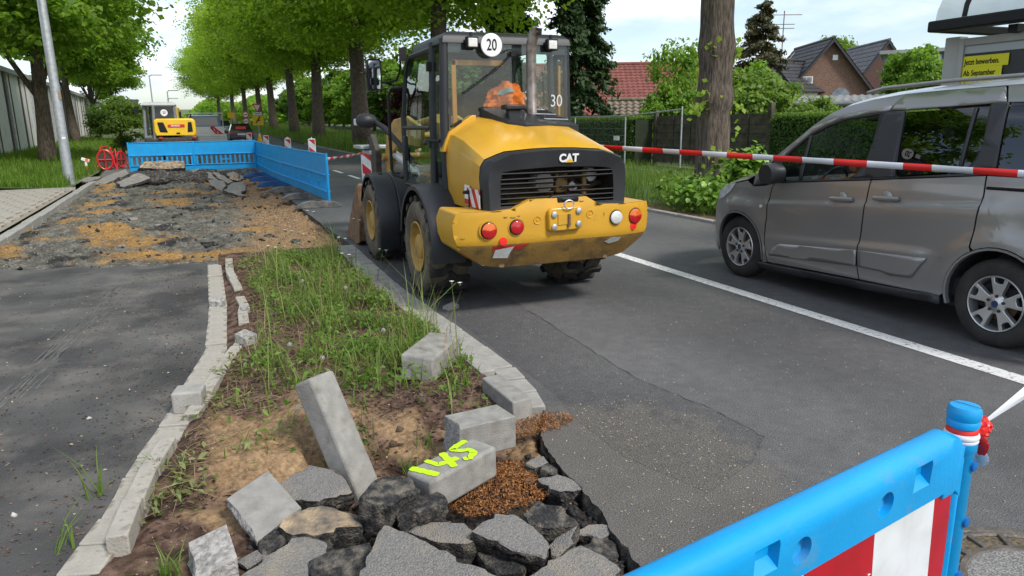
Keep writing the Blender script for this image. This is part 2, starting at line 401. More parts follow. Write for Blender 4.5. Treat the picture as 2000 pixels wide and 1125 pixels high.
ys = np.concatenate([np.linspace(-60, 120, 46), np.linspace(130, 1200, 30)]); xs = np.linspace(-700, 700, 57)
V = [(x, y, zg(y) - .42 + (0 if y < 260 else min((y - 260) * .035, 14))) for y in ys for x in xs]
nx = len(xs); F = [(j * nx + i, j * nx + i + 1, (j + 1) * nx + i + 1, (j + 1) * nx + i) for j in range(len(ys) - 1) for i in range(nx - 1)]
struct(npmesh('ground', V, F, None, M_lawnsoil))

ROAD_L = [(1.62, 27.5), (1.63, 19), (1.66, 14), (1.74, 10.2), (1.74, 9.0), (1.72, 8.0), (1.71, 7.0), (1.75, 6.0), (1.78, 5.34), (1.80, 4.74), (1.81, 4.2), (1.74, 3.78), (1.66, 3.52),
          (1.52, 3.30), (1.48, 3.10), (1.46, 2.9), (1.45, 2.7), (1.43, 2.5), (1.40, 2.3), (1.38, 2.05), (1.33, 1.7), (1.30, 1.2), (1.3, -3)]
_r = random.Random(17); _q = []
for (a, b), (c, d) in zip(ROAD_L, ROAD_L[1:]):       # the torn stretch beside the hole is ragged
    k = 7 if 1.3 < b < 3.6 else 1
    _q += [(a + (c - a) * i / k + (.030 * noise.noise(Vector((b * 5 + (d - b) * 5 * i / k, 3, 0))) + .014 * noise.noise(Vector((b * 19 + (d - b) * 19 * i / k, 7, 0))) if k > 1 else 0), b + (d - b) * i / k) for i in range(k)]
ROAD_L = _q + [ROAD_L[-1]]
road_left = [(1.62 + sx(y) + .21, y) for y in (260, 160, 110, 80, 60, 50, 40, 32)] + ROAD_L
road_right = [(7.5 + sx(y), y) for y in (-3, 0, 8, 14, 20, 27, 32, 40, 50, 60, 80, 110, 160, 260)]
road = struct(sheet('road', road_left + road_right, M_road))
sk = skirt('broken_road_edge', ROAD_L, M_tar, .22, z=-.001); sk.parent = road
# repaired strip of newer asphalt, next to the planting bed
M_patch = roadmat('asphalt_patch', .80)
patch = [(2.59, 6.8), (2.51, 5.0), (2.47, 3.8), (2.60, 3.2), (2.60, 2.78), (2.34, 2.57), (1.96, 2.42), (1.80, 2.9), (1.80, 3.4), (1.86, 3.8), (1.86, 4.3), (1.85, 5.3), (1.82, 6.1), (1.79, 7.2), (1.80, 8.4), (2.60, 8.4)]
o = sheet('asphalt_patch', patch, M_patch, .0012, 1.0); struct(o); o.parent = road
mb = MB(); rng = random.Random(3); pl = []
for (a, b), (c, d) in zip(patch[:7], patch[1:7]):
    pl += [(a + (c - a) * i / 14 + rng.uniform(-.012, .012), b + (d - b) * i / 14) for i in range(14)]
w = [rng.uniform(.0, .004) for _ in pl]
mb.add([(x - q, y - q * .3, .0035) for (x, y), q in zip(pl, w)] + [(x + q, y + q * .3, .0035) for (x, y), q in zip(pl, w)], [(i, i + 1, len(pl) + i + 1, len(pl) + i) for i in range(len(pl) - 1)])
o = mb.build('tar_seam', mat('seam_tar', (.030, .030, .031), (.05, .05, .05), 20, .8)); o.parent = road
# painted lines
def line(name, x0, x1, y0, y1, z=.004):
    V, F = gridpoly([(x0, y0), (x1, y0), (x1, y1), (x0, y1)], 0, 1.0, lambda a, b: (a + sx(b), b, zg(b) + z))
    me = bpy.data.meshes.new(name); me.from_pydata(V, [], F); o = finish(name, me, M_line); o.parent = road; return o
line('centre_line', 4.63, 4.78, -2, 13.5)
for y in (17, 22.3, 25.0, 29, 33, 37, 41, 47, 55, 64): line('lane_dash', 4.28, 4.40, y, y + 1.6)
# kerb on the far side
kerb = bpy.data.objects.new('kerb_right', None); COL.objects.link(kerb); struct(kerb)
kb = MB().box((0, 0, 0), (.12, .985, .2)).build('kerb_stone', M_kgrey, kerb, bevel=.012); kme = kb.data; bpy.data.objects.remove(kb)
def kstone(parent, x, y, z, rz=0, sc=(1, 1, 1), me=None, rx=0, ry=0):
    o = inst('kerb_stone', me or kme, parent, (x, y, z), (rx, ry, rz), sc); b = o.modifiers.new('bevel', 'BEVEL'); b.width = .01; b.segments = 2; return o
rng = random.Random(1)
for i in range(52):
    y = 2 + i; kstone(kerb, 7.56 + sx(y), y, zg(y) - .05 + rng.uniform(-.004, .004), -(sx(y + .5) - sx(y - .5)))
verge = struct(sheet('verge', [(7.6 + sx(y), y) for y in (-6, 8, 14, 20, 27, 32, 40, 60, 110, 260)] + [(170, 260), (170, -6)], M_lawnsoil, .02, 6, 12))
vy = [(7.61 + sx(y), y) for y in (4, 8, 14, 20, 27, 32, 40)]
o = struct(sheet('verge_edge_mulch', vy + [(a + .55, b) for a, b in vy[::-1]], mat('leaf_mulch', (.06, .035, .02), (.17, .10, .055), 18, .95, 1, 40), .03, 1))

# the old asphalt of the footway, its near part still in place
PL = [(-.14, 9.55), (-.13, 7.16), (-.17, 5.66), (-.27, 5.1), (-.36, 4.55), (-.46, 4.06), (-.55, 3.61), (-.58, 3.37), (-.65, 3.1), (-.70, 2.92), (-.95, 2.0), (-1.1, -2)]
path_far = [(-3.05, 10.35), (-2.49, 10.30), (-2.1, 10.05), (-1.7, 10.12), (-1.32, 9.82), (-1.05, 9.9), (-.75, 9.62), (-.5, 9.70), (-.14, 9.55)]
path = struct(sheet('footway_asphalt', [(-7, -2), (-7, 10.4)] + path_far + PL[1:], M_path, 0, 2))
sk = skirt('broken_edge', path_far, M_tar, .2, z=-.001); sk.parent = path
M_scuff = mat('pale_scrape_marks', (.12, .116, .11), (.16, .154, .145), 9, .9, lo=.3, hi=.6)
mb = MB(); rng = random.Random(12)
for k in range(120):        # pale scrapes left by the machine's bucket and tracks
    t = rng.random(); y0 = 4.8 + rng.uniform(-.4, 3.6); x0 = -1.36 + .105 * (y0 - 4.9) + rng.gauss(0, .055); ln = rng.uniform(.1, .6); dx, dy = .105, .99
    w = rng.uniform(.0012, .005)
    mb.add([(x0 - w, y0, .0025), (x0 + w, y0, .0025), (x0 + dx * ln + w * .4, y0 + dy * ln, .0025), (x0 + dx * ln - w * .4, y0 + dy * ln, .0025)], [(0, 1, 2, 3)])
for k in range(34):
    x0, y0 = rng.uniform(-2.0, -.5), rng.uniform(4.4, 8.8); a = rng.uniform(.5, 1.1); ln = rng.uniform(.1, .5); w = rng.uniform(.001, .004)
    mb.add([(x0 - w, y0, .0025), (x0 + w, y0, .0025), (x0 + math.cos(a) * ln, y0 + math.sin(a) * ln, .0025)], [(0, 1, 2)])
o = mb.build('scrape_marks', M_scuff); o.parent = path
struct(sheet('closed_lane', [(-3.4, 27.2), (1.55, 27.2), (1.4, 40), (.4, 60), (-1.2, 100), (-6, 100), (-5.6, 60), (-4.2, 40)], mat('lane_asphalt', (.10, .098, .095), (.15, .145, .14), 3, .9, .3, 120), .004, 4))

# ---- height fields of loose ground
def fbm(x, y, s, o=4, seed=0.0):
    return noise.fractal(Vector((x * s + seed, y * s - seed, seed * .37)), 1.0, 2.0, o)
def field(name, x0, x1, y0, y1, res, fh, fcol, m):
    nx = int((x1 - x0) / res) + 1; ny = int((y1 - y0) / res) + 1
    X = np.linspace(x0, x1, nx); Y = np.linspace(y0, y1, ny); V = []; C = []
    for y in Y:
        for x in X:
            V.append((x, y, fh(x, y))); C.append(fcol(x, y))
    i = np.arange(nx - 1)[None, :] + (np.arange(ny - 1) * nx)[:, None]; i = i.ravel()
    F = np.stack([i, i + 1, i + 1 + nx, i + nx], 1)
    o = npmesh(name, V, F, None, m); me = o.data
    a = me.color_attributes.new('earth', 'FLOAT_COLOR', 'POINT'); a.data.foreach_set('color', np.array([(c[0], c[1], c[2], 1) for c in C], np.float32).ravel())
    me.polygons.foreach_set('use_smooth', [True] * len(me.polygons)); return o
def earthmat(name, bump=1.0, bs=45, sc=22):
    m = bpy.data.materials.new(name); m.use_nodes = True; t = m.node_tree; n = t.nodes; l = t.links; p = n['Principled BSDF']
    a = n.new('ShaderNodeVertexColor'); a.layer_name = 'earth'; tc = n.new('ShaderNodeTexCoord')
    x = n.new('ShaderNodeTexNoise'); x.inputs['Scale'].default_value = sc; x.inputs['Detail'].default_value = 10; x.inputs['Roughness'].default_value = .7; l.new(tc.outputs['Object'], x.inputs['Vector'])
    r = n.new('ShaderNodeValToRGB'); r.color_ramp.elements[0].position = .3; r.color_ramp.elements[1].position = .7
    r.color_ramp.elements[0].color = (.35, .34, .33, 1); r.color_ramp.elements[1].color = (1.6, 1.6, 1.6, 1); l.new(x.outputs['Fac'], r.inputs[0])
    k = n.new('ShaderNodeMixRGB'); k.blend_type = 'MULTIPLY'; k.inputs[0].default_value = 1; l.new(a.outputs[0], k.inputs[1]); l.new(r.outputs[0], k.inputs[2])
    l.new(k.outputs[0], p.inputs['Base Color']); p.inputs['Roughness'].default_value = .95; p.inputs['Specular IOR Level'].default_value = .2
    y = n.new('ShaderNodeTexNoise'); y.inputs['Scale'].default_value = bs; y.inputs['Detail'].default_value = 8; y.inputs['Roughness'].default_value = .7; l.new(tc.outputs['Object'], y.inputs['Vector'])
    b = n.new('ShaderNodeBump'); b.inputs['Strength'].default_value = bump; b.inputs['Distance'].default_value = .03 if bs < 50 else .006; l.new(y.outputs['Fac'], b.inputs['Height']); l.new(b.outputs[0], p.inputs['Normal'])
    return m
lerp = lambda a, b, t: tuple(p + (q - p) * t for p, q in zip(a, b))
sst = lambda a, b, x: (lambda t: t * t * (3 - 2 * t))(min(1, max(0, (x - a) / (b - a))))
def bed_h(x, y):
    r = sst(.55, 1.5, x)
    z = zg(y) - .12 + .06 * fbm(x, y, 1.1) + .035 * fbm(x, y, 3.3, 4, 4) + .034 * fbm(x, y, 8, 4, 3) + .014 * fbm(x, y, 20, 3, 9)
    z += r * (.05 * abs(fbm(x, y, 4.5, 4, 5)) + .02) + .10 * sst(24, 27, y)
    return z
def bed_c(x, y):
    g = lerp((.105, .100, .083), (.19, .18, .15), sst(-.3, .5, fbm(x, y, 7, 4, 2)))
    k = sst(-.12, -.5, fbm(x, y * .6, 1.9, 5, 11)); g = lerp(g, (.022, .022, .023), k * .85)
    s = sst(.08, .50, fbm(x, y * .8, .95, 5, 6.3) + .12 * fbm(x, y, 6, 3, 1)); g = lerp(g, lerp((.27, .16, .06), (.40, .225, .07), .5 + .6 * fbm(x, y, 4, 3, 2)), s)
    r = sst(.15, .9, x + .35 * fbm(x, y, 1.5, 3, 8)) * (1 - .55 * s); g = lerp(g, lerp((.22, .135, .07), (.33, .215, .115), .5 + .5 * fbm(x, y, 9, 3)), r)
    return g
bed = struct(field('excavated_bed', -3.2, 1.72, 9.45, 28, .045, bed_h, bed_c, earthmat('gravel_and_sand', 1.0, 34, 30)))

xl = lambda y: float(np.interp(y, [p[1] for p in PL[::-1]], [p[0] for p in PL[::-1]]))
RL = sorted(ROAD_L, key=lambda p: p[1]); xr = lambda y: float(np.interp(y, [p[1] for p in RL], [p[0] for p in RL]))
def soil_h(x, y):
    a, b = xl(y), xr(y); e = min(x - a - .10, b - x - (.235 if y > 3.55 else 0))
    z = -.11 + .15 * sst(3.15, 3.9, y + .25 * (x < .3) * 1.0 + .12 * fbm(x, y, 2))
    z = max(z, -.11 + .10 * sst(.45, .1, x) * sst(2.2, 2.9, y))
    z += .11 * math.exp(-((x - .42) ** 2 / .035 + (y - 3.92) ** 2 / .10)) + .07 * math.exp(-((x - 1.05) ** 2 / .09 + (y - 3.75) ** 2 / .14))
    z += .018 * fbm(x, y, 3.5) + .012 * fbm(x, y, 14, 4, 2)
    t = sst(-.30, -.1, x) * sst(.55, .40, x) * sst(3.2, 3.4, y) * sst(4.4, 4.15, y)
    z += t * (.03 + .032 * abs(math.sin((y * .95 + x * .30 + .05 * noise.noise(Vector((x * 2.5, y * 2.5, 4)))) * 24)))       # tread marks pressed into the sand
    z -= .05 * sst(.30, .12, x - a) * (y < 9.4) * sst(2.9, 3.4, y)
    if y < 3.4: z = max(z, -.055 - .02 * noise.noise(Vector((x * 9, y * 9, 1)))) if b - x < .10 else z
    return z if e > .02 else -.25
def soil_c(x, y):
    mu = lerp((.045, .026, .018), (.15, .095, .068), sst(-.5, .5, fbm(x, y, 9, 4)))
    s = sst(-.28, -.05, x) * sst(.75, .45, x) * sst(3.15, 3.4, y) * sst(4.2, 3.95, y + .3 * fbm(x, y, 3))
    s = max(s, sst(.1, .5, fbm(x, y, 2.6, 3, 4)) * sst(3.9, 3.6, y), .8 * math.exp(-((x - .65) ** 2 / .02 + (y - 3.9) ** 2 / .05)))
    c = lerp(mu, lerp((.20, .125, .065), (.31, .21, .118), .5 + .5 * fbm(x, y, 6, 3)), min(1, s))
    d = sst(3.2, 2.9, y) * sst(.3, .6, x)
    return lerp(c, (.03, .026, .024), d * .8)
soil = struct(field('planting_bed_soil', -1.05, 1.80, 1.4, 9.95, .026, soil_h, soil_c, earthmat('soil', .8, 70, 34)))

# paved yard at the left, its small slabs one by one
yard = struct(sheet('paved_yard', [(-9, 10.4), (-3.25, 10.4), (-3.5, 22.9), (-9, 23.6)], mat('joint_sand', (.22, .19, .15), (.30, .26, .2), 20, .95), -.012, 3))
pm = MB().box((0, 0, 0), (.292, .392, .06)).build('paving_slab', M_paver, yard, bevel=.006); pme = pm.data; bpy.data.objects.remove(pm)
rng = random.Random(4); cnt = 0
for j in range(24):
    y = 13.4 + j * .4
    for i in range(12):
        x = -3.55 - i * .3 - (y - 13.4) * .021 - (.15 if j % 2 else 0)
        if cnt < 296:
            inst('paving_slab', pme, yard, (x, y, zg(y) - .012 + rng.uniform(-.004, .003)), (rng.uniform(-.006, .006), rng.uniform(-.006, .006), .02)); cnt += 1
kl = bpy.data.objects.new('kerb_left', None); COL.objects.link(kl); struct(kl)
for i in range(17):
    y = 9.9 + i * 1.0; kstone(kl, -3.06 - .021 * (y - 10), y, zg(y) - .095 + rng.uniform(-.008, .006), .021 + rng.gauss(0, .006), (1.35, 1, 1), ry=rng.gauss(0, .03))
lawn_h = lambda a, b: zg(b) + .02 + .055 * min(8, max(0, -3.6 - a))
MB().bb(-9, -3.45, 22.86, 22.96, -.05, zg(23) + .05).build('edging_strip', M_kgrey, yard)
struct(sheet('lawn', [(-3.62, 22.9), (-3.7, 30), (-4.6, 40), (-6.2, 60), (-9, 100), (-14, 160), (-60, 160), (-60, 22.9)], M_lawnsoil, 0, 3, 1.5, lawn_h))
# ------------------------------------------------------------------ wheel loader
M_yel = mat('machine_yellow', (.55, .290, .018), (.61, .330, .024), 3, .33, .0, 200, coat=.2, dirt=(.40, .235, .05), dscale=2.5, dlo=.60, dhi=.95)
M_yeld = mat('worn_machine_yellow', (.51, .272, .020), (.58, .312, .025), 3, .42, .08, 60, dirt=(.22, .13, .04), dscale=6.0, dlo=.60, dhi=.82)
M_yelw = mat('wheel_yellow', (.40, .24, .06), (.52, .31, .07), 5, .6, .15, 50, dirt=(.22, .15, .08), dscale=6, dlo=.5, dhi=.7)
M_mud = mat('muddy_tyre', (.085, .068, .048), (.17, .135, .095), 7, .95, .4, 60, detail=8, dirt=(.04, .036, .03), dscale=5, dlo=.5, dhi=.66)
M_tread = mat('tread_rubber', (.016, .015, .015), (.045, .040, .034), 9, .85, .3, 70, detail=8)
M_rust = mat('rusty_steel', (.11, .06, .035), (.22, .13, .07), 9, .75, .3, 50, detail=8)
M_exh = mat('exhaust_steel', (.16, .13, .11), (.30, .26, .23), 14, .45, .15, 70, metal=.7, detail=8)
M_cabglass = glassmat('cab_glass', (.80, .93, .87), .05, dust=.02)
M_seal = mat('amber_window_seal', (.38, .13, .015), (.46, .17, .02), 6, .5)
M_taill = mat('tail_lens_red', (.42, .008, .012), None, rough=.12, coat=.5)
M_tailo = mat('tail_lens_orange', (.60, .12, .01), None, rough=.12, coat=.5)
M_refl = mat('reflector_red', (.75, .02, .015), None, rough=.2, coat=.5)
M_lens = mat('clear_lens', (.55, .55, .52), (.68, .68, .65), 20, .12, coat=.6)
M_orange = mat('hi_vis_orange', (.85, .14, .015), (.92, .18, .02), 8, .8, .6, 20)
M_grime = mat('engine_grime', (.03, .026, .022), (.075, .06, .045), 12, .7, .4, 40)
M_hazL = stripemat('hazard_stripes', (.70, .70, .69), (.50, .015, .02), 1, .17, -.7, .5)

CX = 2.73
LD = thing('wheel_loader', 'yellow compact wheel loader with black cab frame, seen from behind on the road', 'wheel loader', (CX, 7.6, 0), worldco=True)
def hs(half, y):          # mirror a half section (dx,z) around the centre line
    return [(CX - a, y, z) for a, z in half] + [(CX + a, y, z) for a, z in half[::-1]]
# chassis
MB().bb(CX - .42, CX + .42, 5.75, 7.7, .42, .97).bb(CX - .30, CX + .30, 7.7, 8.4, .40, .80).bb(CX - .40, CX + .40, 8.35, 9.6, .42, .95).build('chassis', M_grime, LD, bevel=.02)
MB().tube([(CX - .72, 6.77, .49), (CX + .72, 6.77, .49)], .13, 12).tube([(CX - .72, 8.95, .49), (CX + .72, 8.95, .49)], .13, 12).build('axle', M_grime, LD, smooth=40)
MB().bb(2.08, 2.30, 7.05, 8.05, .52, .98).build('step_box', M_black, LD, bevel=.02)
MB().bb(2.06, 3.40, 6.62, 8.02, .93, 1.06).build('cab_floor', M_black, LD, bevel=.02)
# hood
secs = []
for y, h in ((6.62, [(.640, .93), (.655, 1.28), (.655, 1.46), (.615, 1.565), (.48, 1.65), (.40, 1.705), (.2, 1.735), (.0, 1.74)]),
             (6.42, [(.648, .93), (.663, 1.28), (.660, 1.45), (.620, 1.55), (.49, 1.63), (.41, 1.672), (.2, 1.70), (.0, 1.705)]),
             (6.15, [(.655, .93), (.670, 1.27), (.665, 1.42), (.625, 1.51), (.50, 1.575), (.42, 1.612), (.2, 1.635), (.0, 1.64)]),
             (5.90, [(.660, .93), (.675, 1.25), (.668, 1.37), (.63, 1.445), (.52, 1.50), (.44, 1.535), (.2, 1.555), (.0, 1.56)]),
             (5.70, [(.662, .93), (.677, 1.23), (.668, 1.33), (.63, 1.392), (.53, 1.435), (.45, 1.462), (.2, 1.48), (.0, 1.485)]),
             (5.64, [(.662, .93), (.676, 1.22), (.666, 1.31), (.628, 1.368), (.53, 1.405), (.45, 1.430), (.2, 1.447), (.0, 1.452)])):
    secs.append(hs(h, y))
hood = MB().loft(secs, True, False).build('hood', M_yel, LD, smooth=24)
# raised lip where the hood meets the cab, with its louvres
for s in (-1, 1):
    MB().loft([[(CX + s * a, y, z) for a, z in ((.70, 1.40), (.67, 1.50), (.63, 1.585), (.50, 1.672), (.40, 1.735), (.36, 1.735), (.36, 1.60), (.6, 1.40))] for y in (6.54, 6.66)]).build('hood_lip', M_yel, LD, bevel=.008)
    for k in range(3):
        MB().box((CX + s * (.545 - .012 * k), 6.548 + .028 * k, 1.655 + .006 * k), (.09, .009, .02), Matrix.Rotation(s * .55, 3, 'Y')).build('louvre', M_blackg, hood)
# black scooped deck panel on top of the hood with screen
MB().loft([[(CX - .04, 6.10, 1.652), (CX + .54, 6.18, 1.632), (CX + .36, 6.59, 1.80), (CX - .30, 6.59, 1.80), (CX - .18, 6.2, 1.675)],
           [(CX - .04, 6.10, 1.60), (CX + .54, 6.18, 1.56), (CX + .36, 6.59, 1.70), (CX - .30, 6.59, 1.70), (CX - .18, 6.2, 1.62)]]).build('deck_panel', M_black, LD, bevel=.004)
for k in range(7):
    y = 6.25 + k * .045; z = 1.652 + (y - 6.18) * .36
    MB().box((CX + .335 - .02 * k, y, z + .012), (.25, .007, .008), Matrix.Rotation(.04, 3, 'Y')).build('screen_bar', M_steel if k % 3 == 0 else M_blackg, LD)
# grille surround, rearward of the hood
fr = [(.662, .90), (.676, 1.20), (.664, 1.305), (.626, 1.362), (.53, 1.398), (.45, 1.422), (.2, 1.44), (.0, 1.445)]
outer = lambda k, y, dz=0: hs([(a * k, z + dz) for a, z in fr], y)
inn = [(.535, .985), (.535, 1.10), (.53, 1.20), (.515, 1.262), (.45, 1.275), (.35, 1.283), (.2, 1.29), (.0, 1.295)]
fr_m = MB()
A, B, C_, D = outer(1.0, 5.637), outer(1.0, 5.56), outer(.955, 5.497, -.012), hs(inn, 5.515)
E_ = hs(inn, 5.62); n = len(A)
for S, T in ((A, B), (B, C_), (C_, D), (D, E_)):
    fr_m.add(S + T, [(i, (i + 1) % n, n + (i + 1) % n, n + i) for i in range(n)])
fr_m.build('grille_surround', M_black, LD, smooth=28)
for i, z in enumerate((1.245, 1.205, 1.165, 1.125, 1.085, 1.045, 1.005)):
    x0, x1 = (-.535, .535)
    segs = [(x0, x1)] if i in (0, 6) else [(x0, x1)] if i == 1 else [(x0, -.10 + .03 * i)] if i < 4 else [(x0, -.05), (.10, x1)]
    if i == 3: segs.append((.02, .30))
    for a, b in segs:
        t = -.03 if i == 1 else .0
        MB().box((CX + (a + b) / 2, 5.535, z - .001 * i), (b - a, .045, .013), Matrix.Rotation(-.35, 3, 'X') @ Matrix.Rotation(t * .4, 3, 'Y')).build('grille_slat', M_blackg, LD, bevel=.004)
# engine seen through the broken grille
MB().bb(CX - .62, CX + .62, 5.95, 5.98, .95, 1.42).bb(CX - .63, CX - .60, 5.62, 5.95, .95, 1.36).bb(CX + .60, CX + .63, 5.62, 5.95, .95, 1.36).build('engine_bay', M_grime, LD)
MB().lathe([(.0, -.02), (.085, -.02), (.092, 0), (.092, .12)], (CX - .075, 5.66, 1.155), 'y', 24).lathe([(.0, -.024), (.045, -.024), (.05, -.019)], (CX - .075, 5.66, 1.155), 'y', 20).build('air_filter_lid', mat('dusty_white', (.22, .21, .19), (.32, .31, .28), 9, .7), LD, smooth=30)
mb = MB(); rng = random.Random(8)
for k in range(12):
    x0 = CX + rng.uniform(.05, .45); z0 = rng.uniform(1.0, 1.25)
    mb.tube([(x0, 5.85, z0), (x0 + rng.uniform(-.1, .1), 5.68, z0 + rng.uniform(-.06, .06)), (x0 + rng.uniform(-.15, .15), 5.75, z0 + rng.uniform(-.12, .08)), (x0 + rng.uniform(-.2, .2), 5.9, z0)], rng.uniform(.006, .016), 6)
mb.build('engine_hoses', M_grime, LD, smooth=40)
MB().bb(CX + .08, CX + .20, 5.74, 5.9, 1.05, 1.22).build('engine_block', mat('oily_yellow', (.22, .15, .05), (.3, .2, .07), 14, .6), LD, bevel=.01); MB().bb(CX + .32, CX + .36, 5.68, 5.72, 1.02, 1.26).build('engine_bracket', mat('oily_yellow', ()), LD, bevel=.01)
MB().lathe([(0, 0), (.06, 0), (.06, .1)], (CX + .42, 5.72, 1.2), 'y', 18).lathe([(0, 0), (.045, 0), (.05, .1)], (CX + .24, 5.72, 1.10), 'y', 18).build('engine_pulley', M_steel, LD, smooth=30)
# latch bar of the grille
lb = [(-.16, .93), (-.15, 1.0), (-.08, 1.055), (.18, 1.06), (.32, .975), (.62, .975), (.62, .93), (.30, .93), (.20, .99), (-.04, .985), (-.10, .93)]
MB().py([(CX + a, z) for a, z in lb], 5.475, 5.535).build('latch_bar', M_black, LD, bevel=.008)
MB().box((CX + .06, 5.468, 1.018), (.20, .03, .045)).box((CX + .06, 5.455, 1.022), (.13, .02, .02)).build('latch_handle', M_blackg, LD, bevel=.007)
put_text('CAT', .092, M_white, LD, (CX + .085, 5.4965, 1.362), (1, .0, .0), (0, -.126, 1), bold=.004, name='maker_lettering', sx_=1.0)
MB().add([(CX + .05, 5.4935, 1.328), (CX + .135, 5.4935, 1.328), (CX + .0925, 5.489, 1.362)], [(0, 1, 2)]).build('maker_triangle', mat('logo_yellow', (.75, .45, .02), None, rough=.4), LD)

# counterweight
cwp = [(-.91, .955), (-.60, .955), (-.45, .965), (-.29, 1.035), (.24, 1.035), (.36, .965), (.60, .955), (.905, .955), (.925, .86), (.915, .74), (.88, .64), (.68, .485), (.50, .455), (-.50, .455), (-.68, .485), (-.90, .64), (-.935, .74), (-.945, .86)]
def cwf(x, z):
    y = 5.445 + .13 * (abs(x) / .95) ** 5 + .02 * (z > .93) * (z - .93) / .1
    if z < .69: y += (.69 - z) * .62
    return (CX + x, y, z)
V, F = gridpoly(cwp, .06, .045, cwf); mb = MB().add(V, F)
n = len(cwp); rim = [cwf(*p) for p in cwp]; back = [(CX + x * (1 if abs(x) > .6 else 1), 6.02 if abs(x) > .6 else 5.75, z) for x, z in cwp]
mb.add(rim + back, [(i, (i + 1) % n, n + (i + 1) % n, n + i) for i in range(n)])
M_cwmud = mat('muddy_yellow', (.20, .115, .030), (.30, .175, .035), 4, .7, .2, 60, detail=8, dirt=(.075, .048, .03), dscale=5, dlo=.5, dhi=.7)
cw = mb.build('counterweight', [M_yeld, M_cwmud], LD, smooth=30)
cw.data.polygons.foreach_set('material_index', [1 if f.center.z < .672 and abs(f.normal.y) > .3 else 0 for f in cw.data.polygons])
bpy.context.view_layer.objects.active = cw
wd = cw.modifiers.new('weld', 'WELD'); wd.merge_threshold = .0005
bv = cw.modifiers.new('bevel', 'BEVEL'); bv.width = .022; bv.segments = 3; bv.limit_method = 'ANGLE'; bv.angle_limit = math.radians(32)
def lamp(name, x, z, r, two, lensmat=None):
    y = cwf(x, z)[1]
    h = MB().lathe([(r * 1.30, .012), (r * 1.26, -.004), (r * 1.10, -.002), (r * 1.04, .02)], (CX + x, y, z), 'y', 28).build(name, M_yeld if r > .05 else M_blackg, LD, smooth=40)
    MB().lathe([(r * 1.06, .01), (r * 1.06, -.012), (r * .98, -.018)], (CX + x, y, z), 'y', 28).build('lamp_rim', M_blackg, h, smooth=40)
    pr = [(r, -.012), (r * .97, -.022), (r * .8, -.028), (r * .0, -.031)]
    l = MB().lathe(pr, (CX + x, y, z), 'y', 28).build('lens', [lensmat or M_taill, M_tailo], h, smooth=50)
    if two:
        l.data.polygons.foreach_set('material_index', [1 if sum(l.data.vertices[i].co.z for i in f.vertices) / len(f.vertices) > z + r * .12 else 0 for f in l.data.polygons])
    return h
lamp('tail_light', -.665, .800, .066, True); lamp('tail_light', -.425, .815, .060, False)
lamp('tail_light', .735, .835, .066, True); lamp('reversing_light', .525, .838, .060, False, M_lens)
for x, z in ((-.545, .705), (.72, .745)):
    y = cwf(x, z)[1]; MB().lathe([(.034, .006), (.034, -.008), (0, -.010)], (CX + x, y, z), 'y', 20).build('reflector', M_refl, LD, smooth=40)
for x, z in ((-.235, .862), (.265, .885)):
    y = cwf(x, z)[1]; MB().lathe([(.036, .002), (.034, -.006), (.026, -.004), (.024, .004), (0, .004)], (CX + x, y, z), 'y', 20).lathe([(.012, .004), (.012, -.004), (0, -.004)], (CX + x, y, z), 'y', 6).build('plug', M_yeld, LD, smooth=40)
# towing jaw
tp = MB().py([(CX + a, z) for a, z in ((-.145, .775), (-.12, .76), (.145, .765), (.17, .79), (.175, .94), (.15, .965), (-.12, .96), (-.15, .935))], 5.40, 5.46).build('tow_plate', M_yel, LD, bevel=.012)
MB().py([(CX + a, z) for a, z in ((-.065, .815), (.065, .82), (.075, .905), (-.065, .905))], 5.392, 5.42).build('tow_jaw_opening', M_yeld, tp)
for dx, dz in ((-.105, .80), (-.105, .905), (.125, .815), (.125, .925)):
    MB().lathe([(.026, .0), (.026, -.012), (.018, -.016), (0, -.016)], (CX + dx + .005, 5.398, dz), 'y', 12).build('bolt', M_steel, tp, smooth=30)
MB().lathe([(.011, -.05), (.011, .06), (0, .06)], (CX + .035, 5.385, .845), 'z', 14).build('tow_pin', M_exh, tp, smooth=40)
MB().tube([(CX + .03 + .045 * math.cos(t), 5.40 - .02, .985 + .035 * math.sin(t)) for t in [2 * math.pi * k / 20 for k in range(21)]], .006, 6).build('pin_ring', M_steel, tp, smooth=40)
# torn stickers and paint damage
mb = MB().add([cwf(a, b) for a, b in ((-.63, .665), (-.30, .665), (-.40, .615), (-.47, .64), (-.60, .58))], [(0, 1, 2, 3, 4)]); [mb.v.__setitem__(i, (p[0], p[1] - .004, p[2])) for i, p in enumerate(mb.v)]
mb.build('torn_sticker', mat('sticker_red', (.40, .02, .02), (.5, .03, .03), 20, .5), LD)
mb = MB().add([cwf(a, b) for a, b in ((-.60, .63), (-.44, .652), (-.46, .61), (-.475, .545), (-.61, .555))], [(0, 1, 2, 3, 4)]); [mb.v.__setitem__(i, (p[0], p[1] - .007, p[2])) for i, p in enumerate(mb.v)]
mb.build('torn_sticker', mat('sticker_white', (.55, .55, .52), (.7, .7, .68), 25, .6), LD)
mb = MB().add([cwf(a, b) for a, b in ((.43, .625), (.50, .665), (.60, .655), (.58, .62), (.49, .60))], [(0, 1, 2, 3, 4)]); [mb.v.__setitem__(i, (p[0], p[1] - .006, p[2])) for i, p in enumerate(mb.v)]
mb.build('peeled_paint', mat('bare_grey', (.4, .4, .38), (.5, .5, .48), 30, .6), LD)
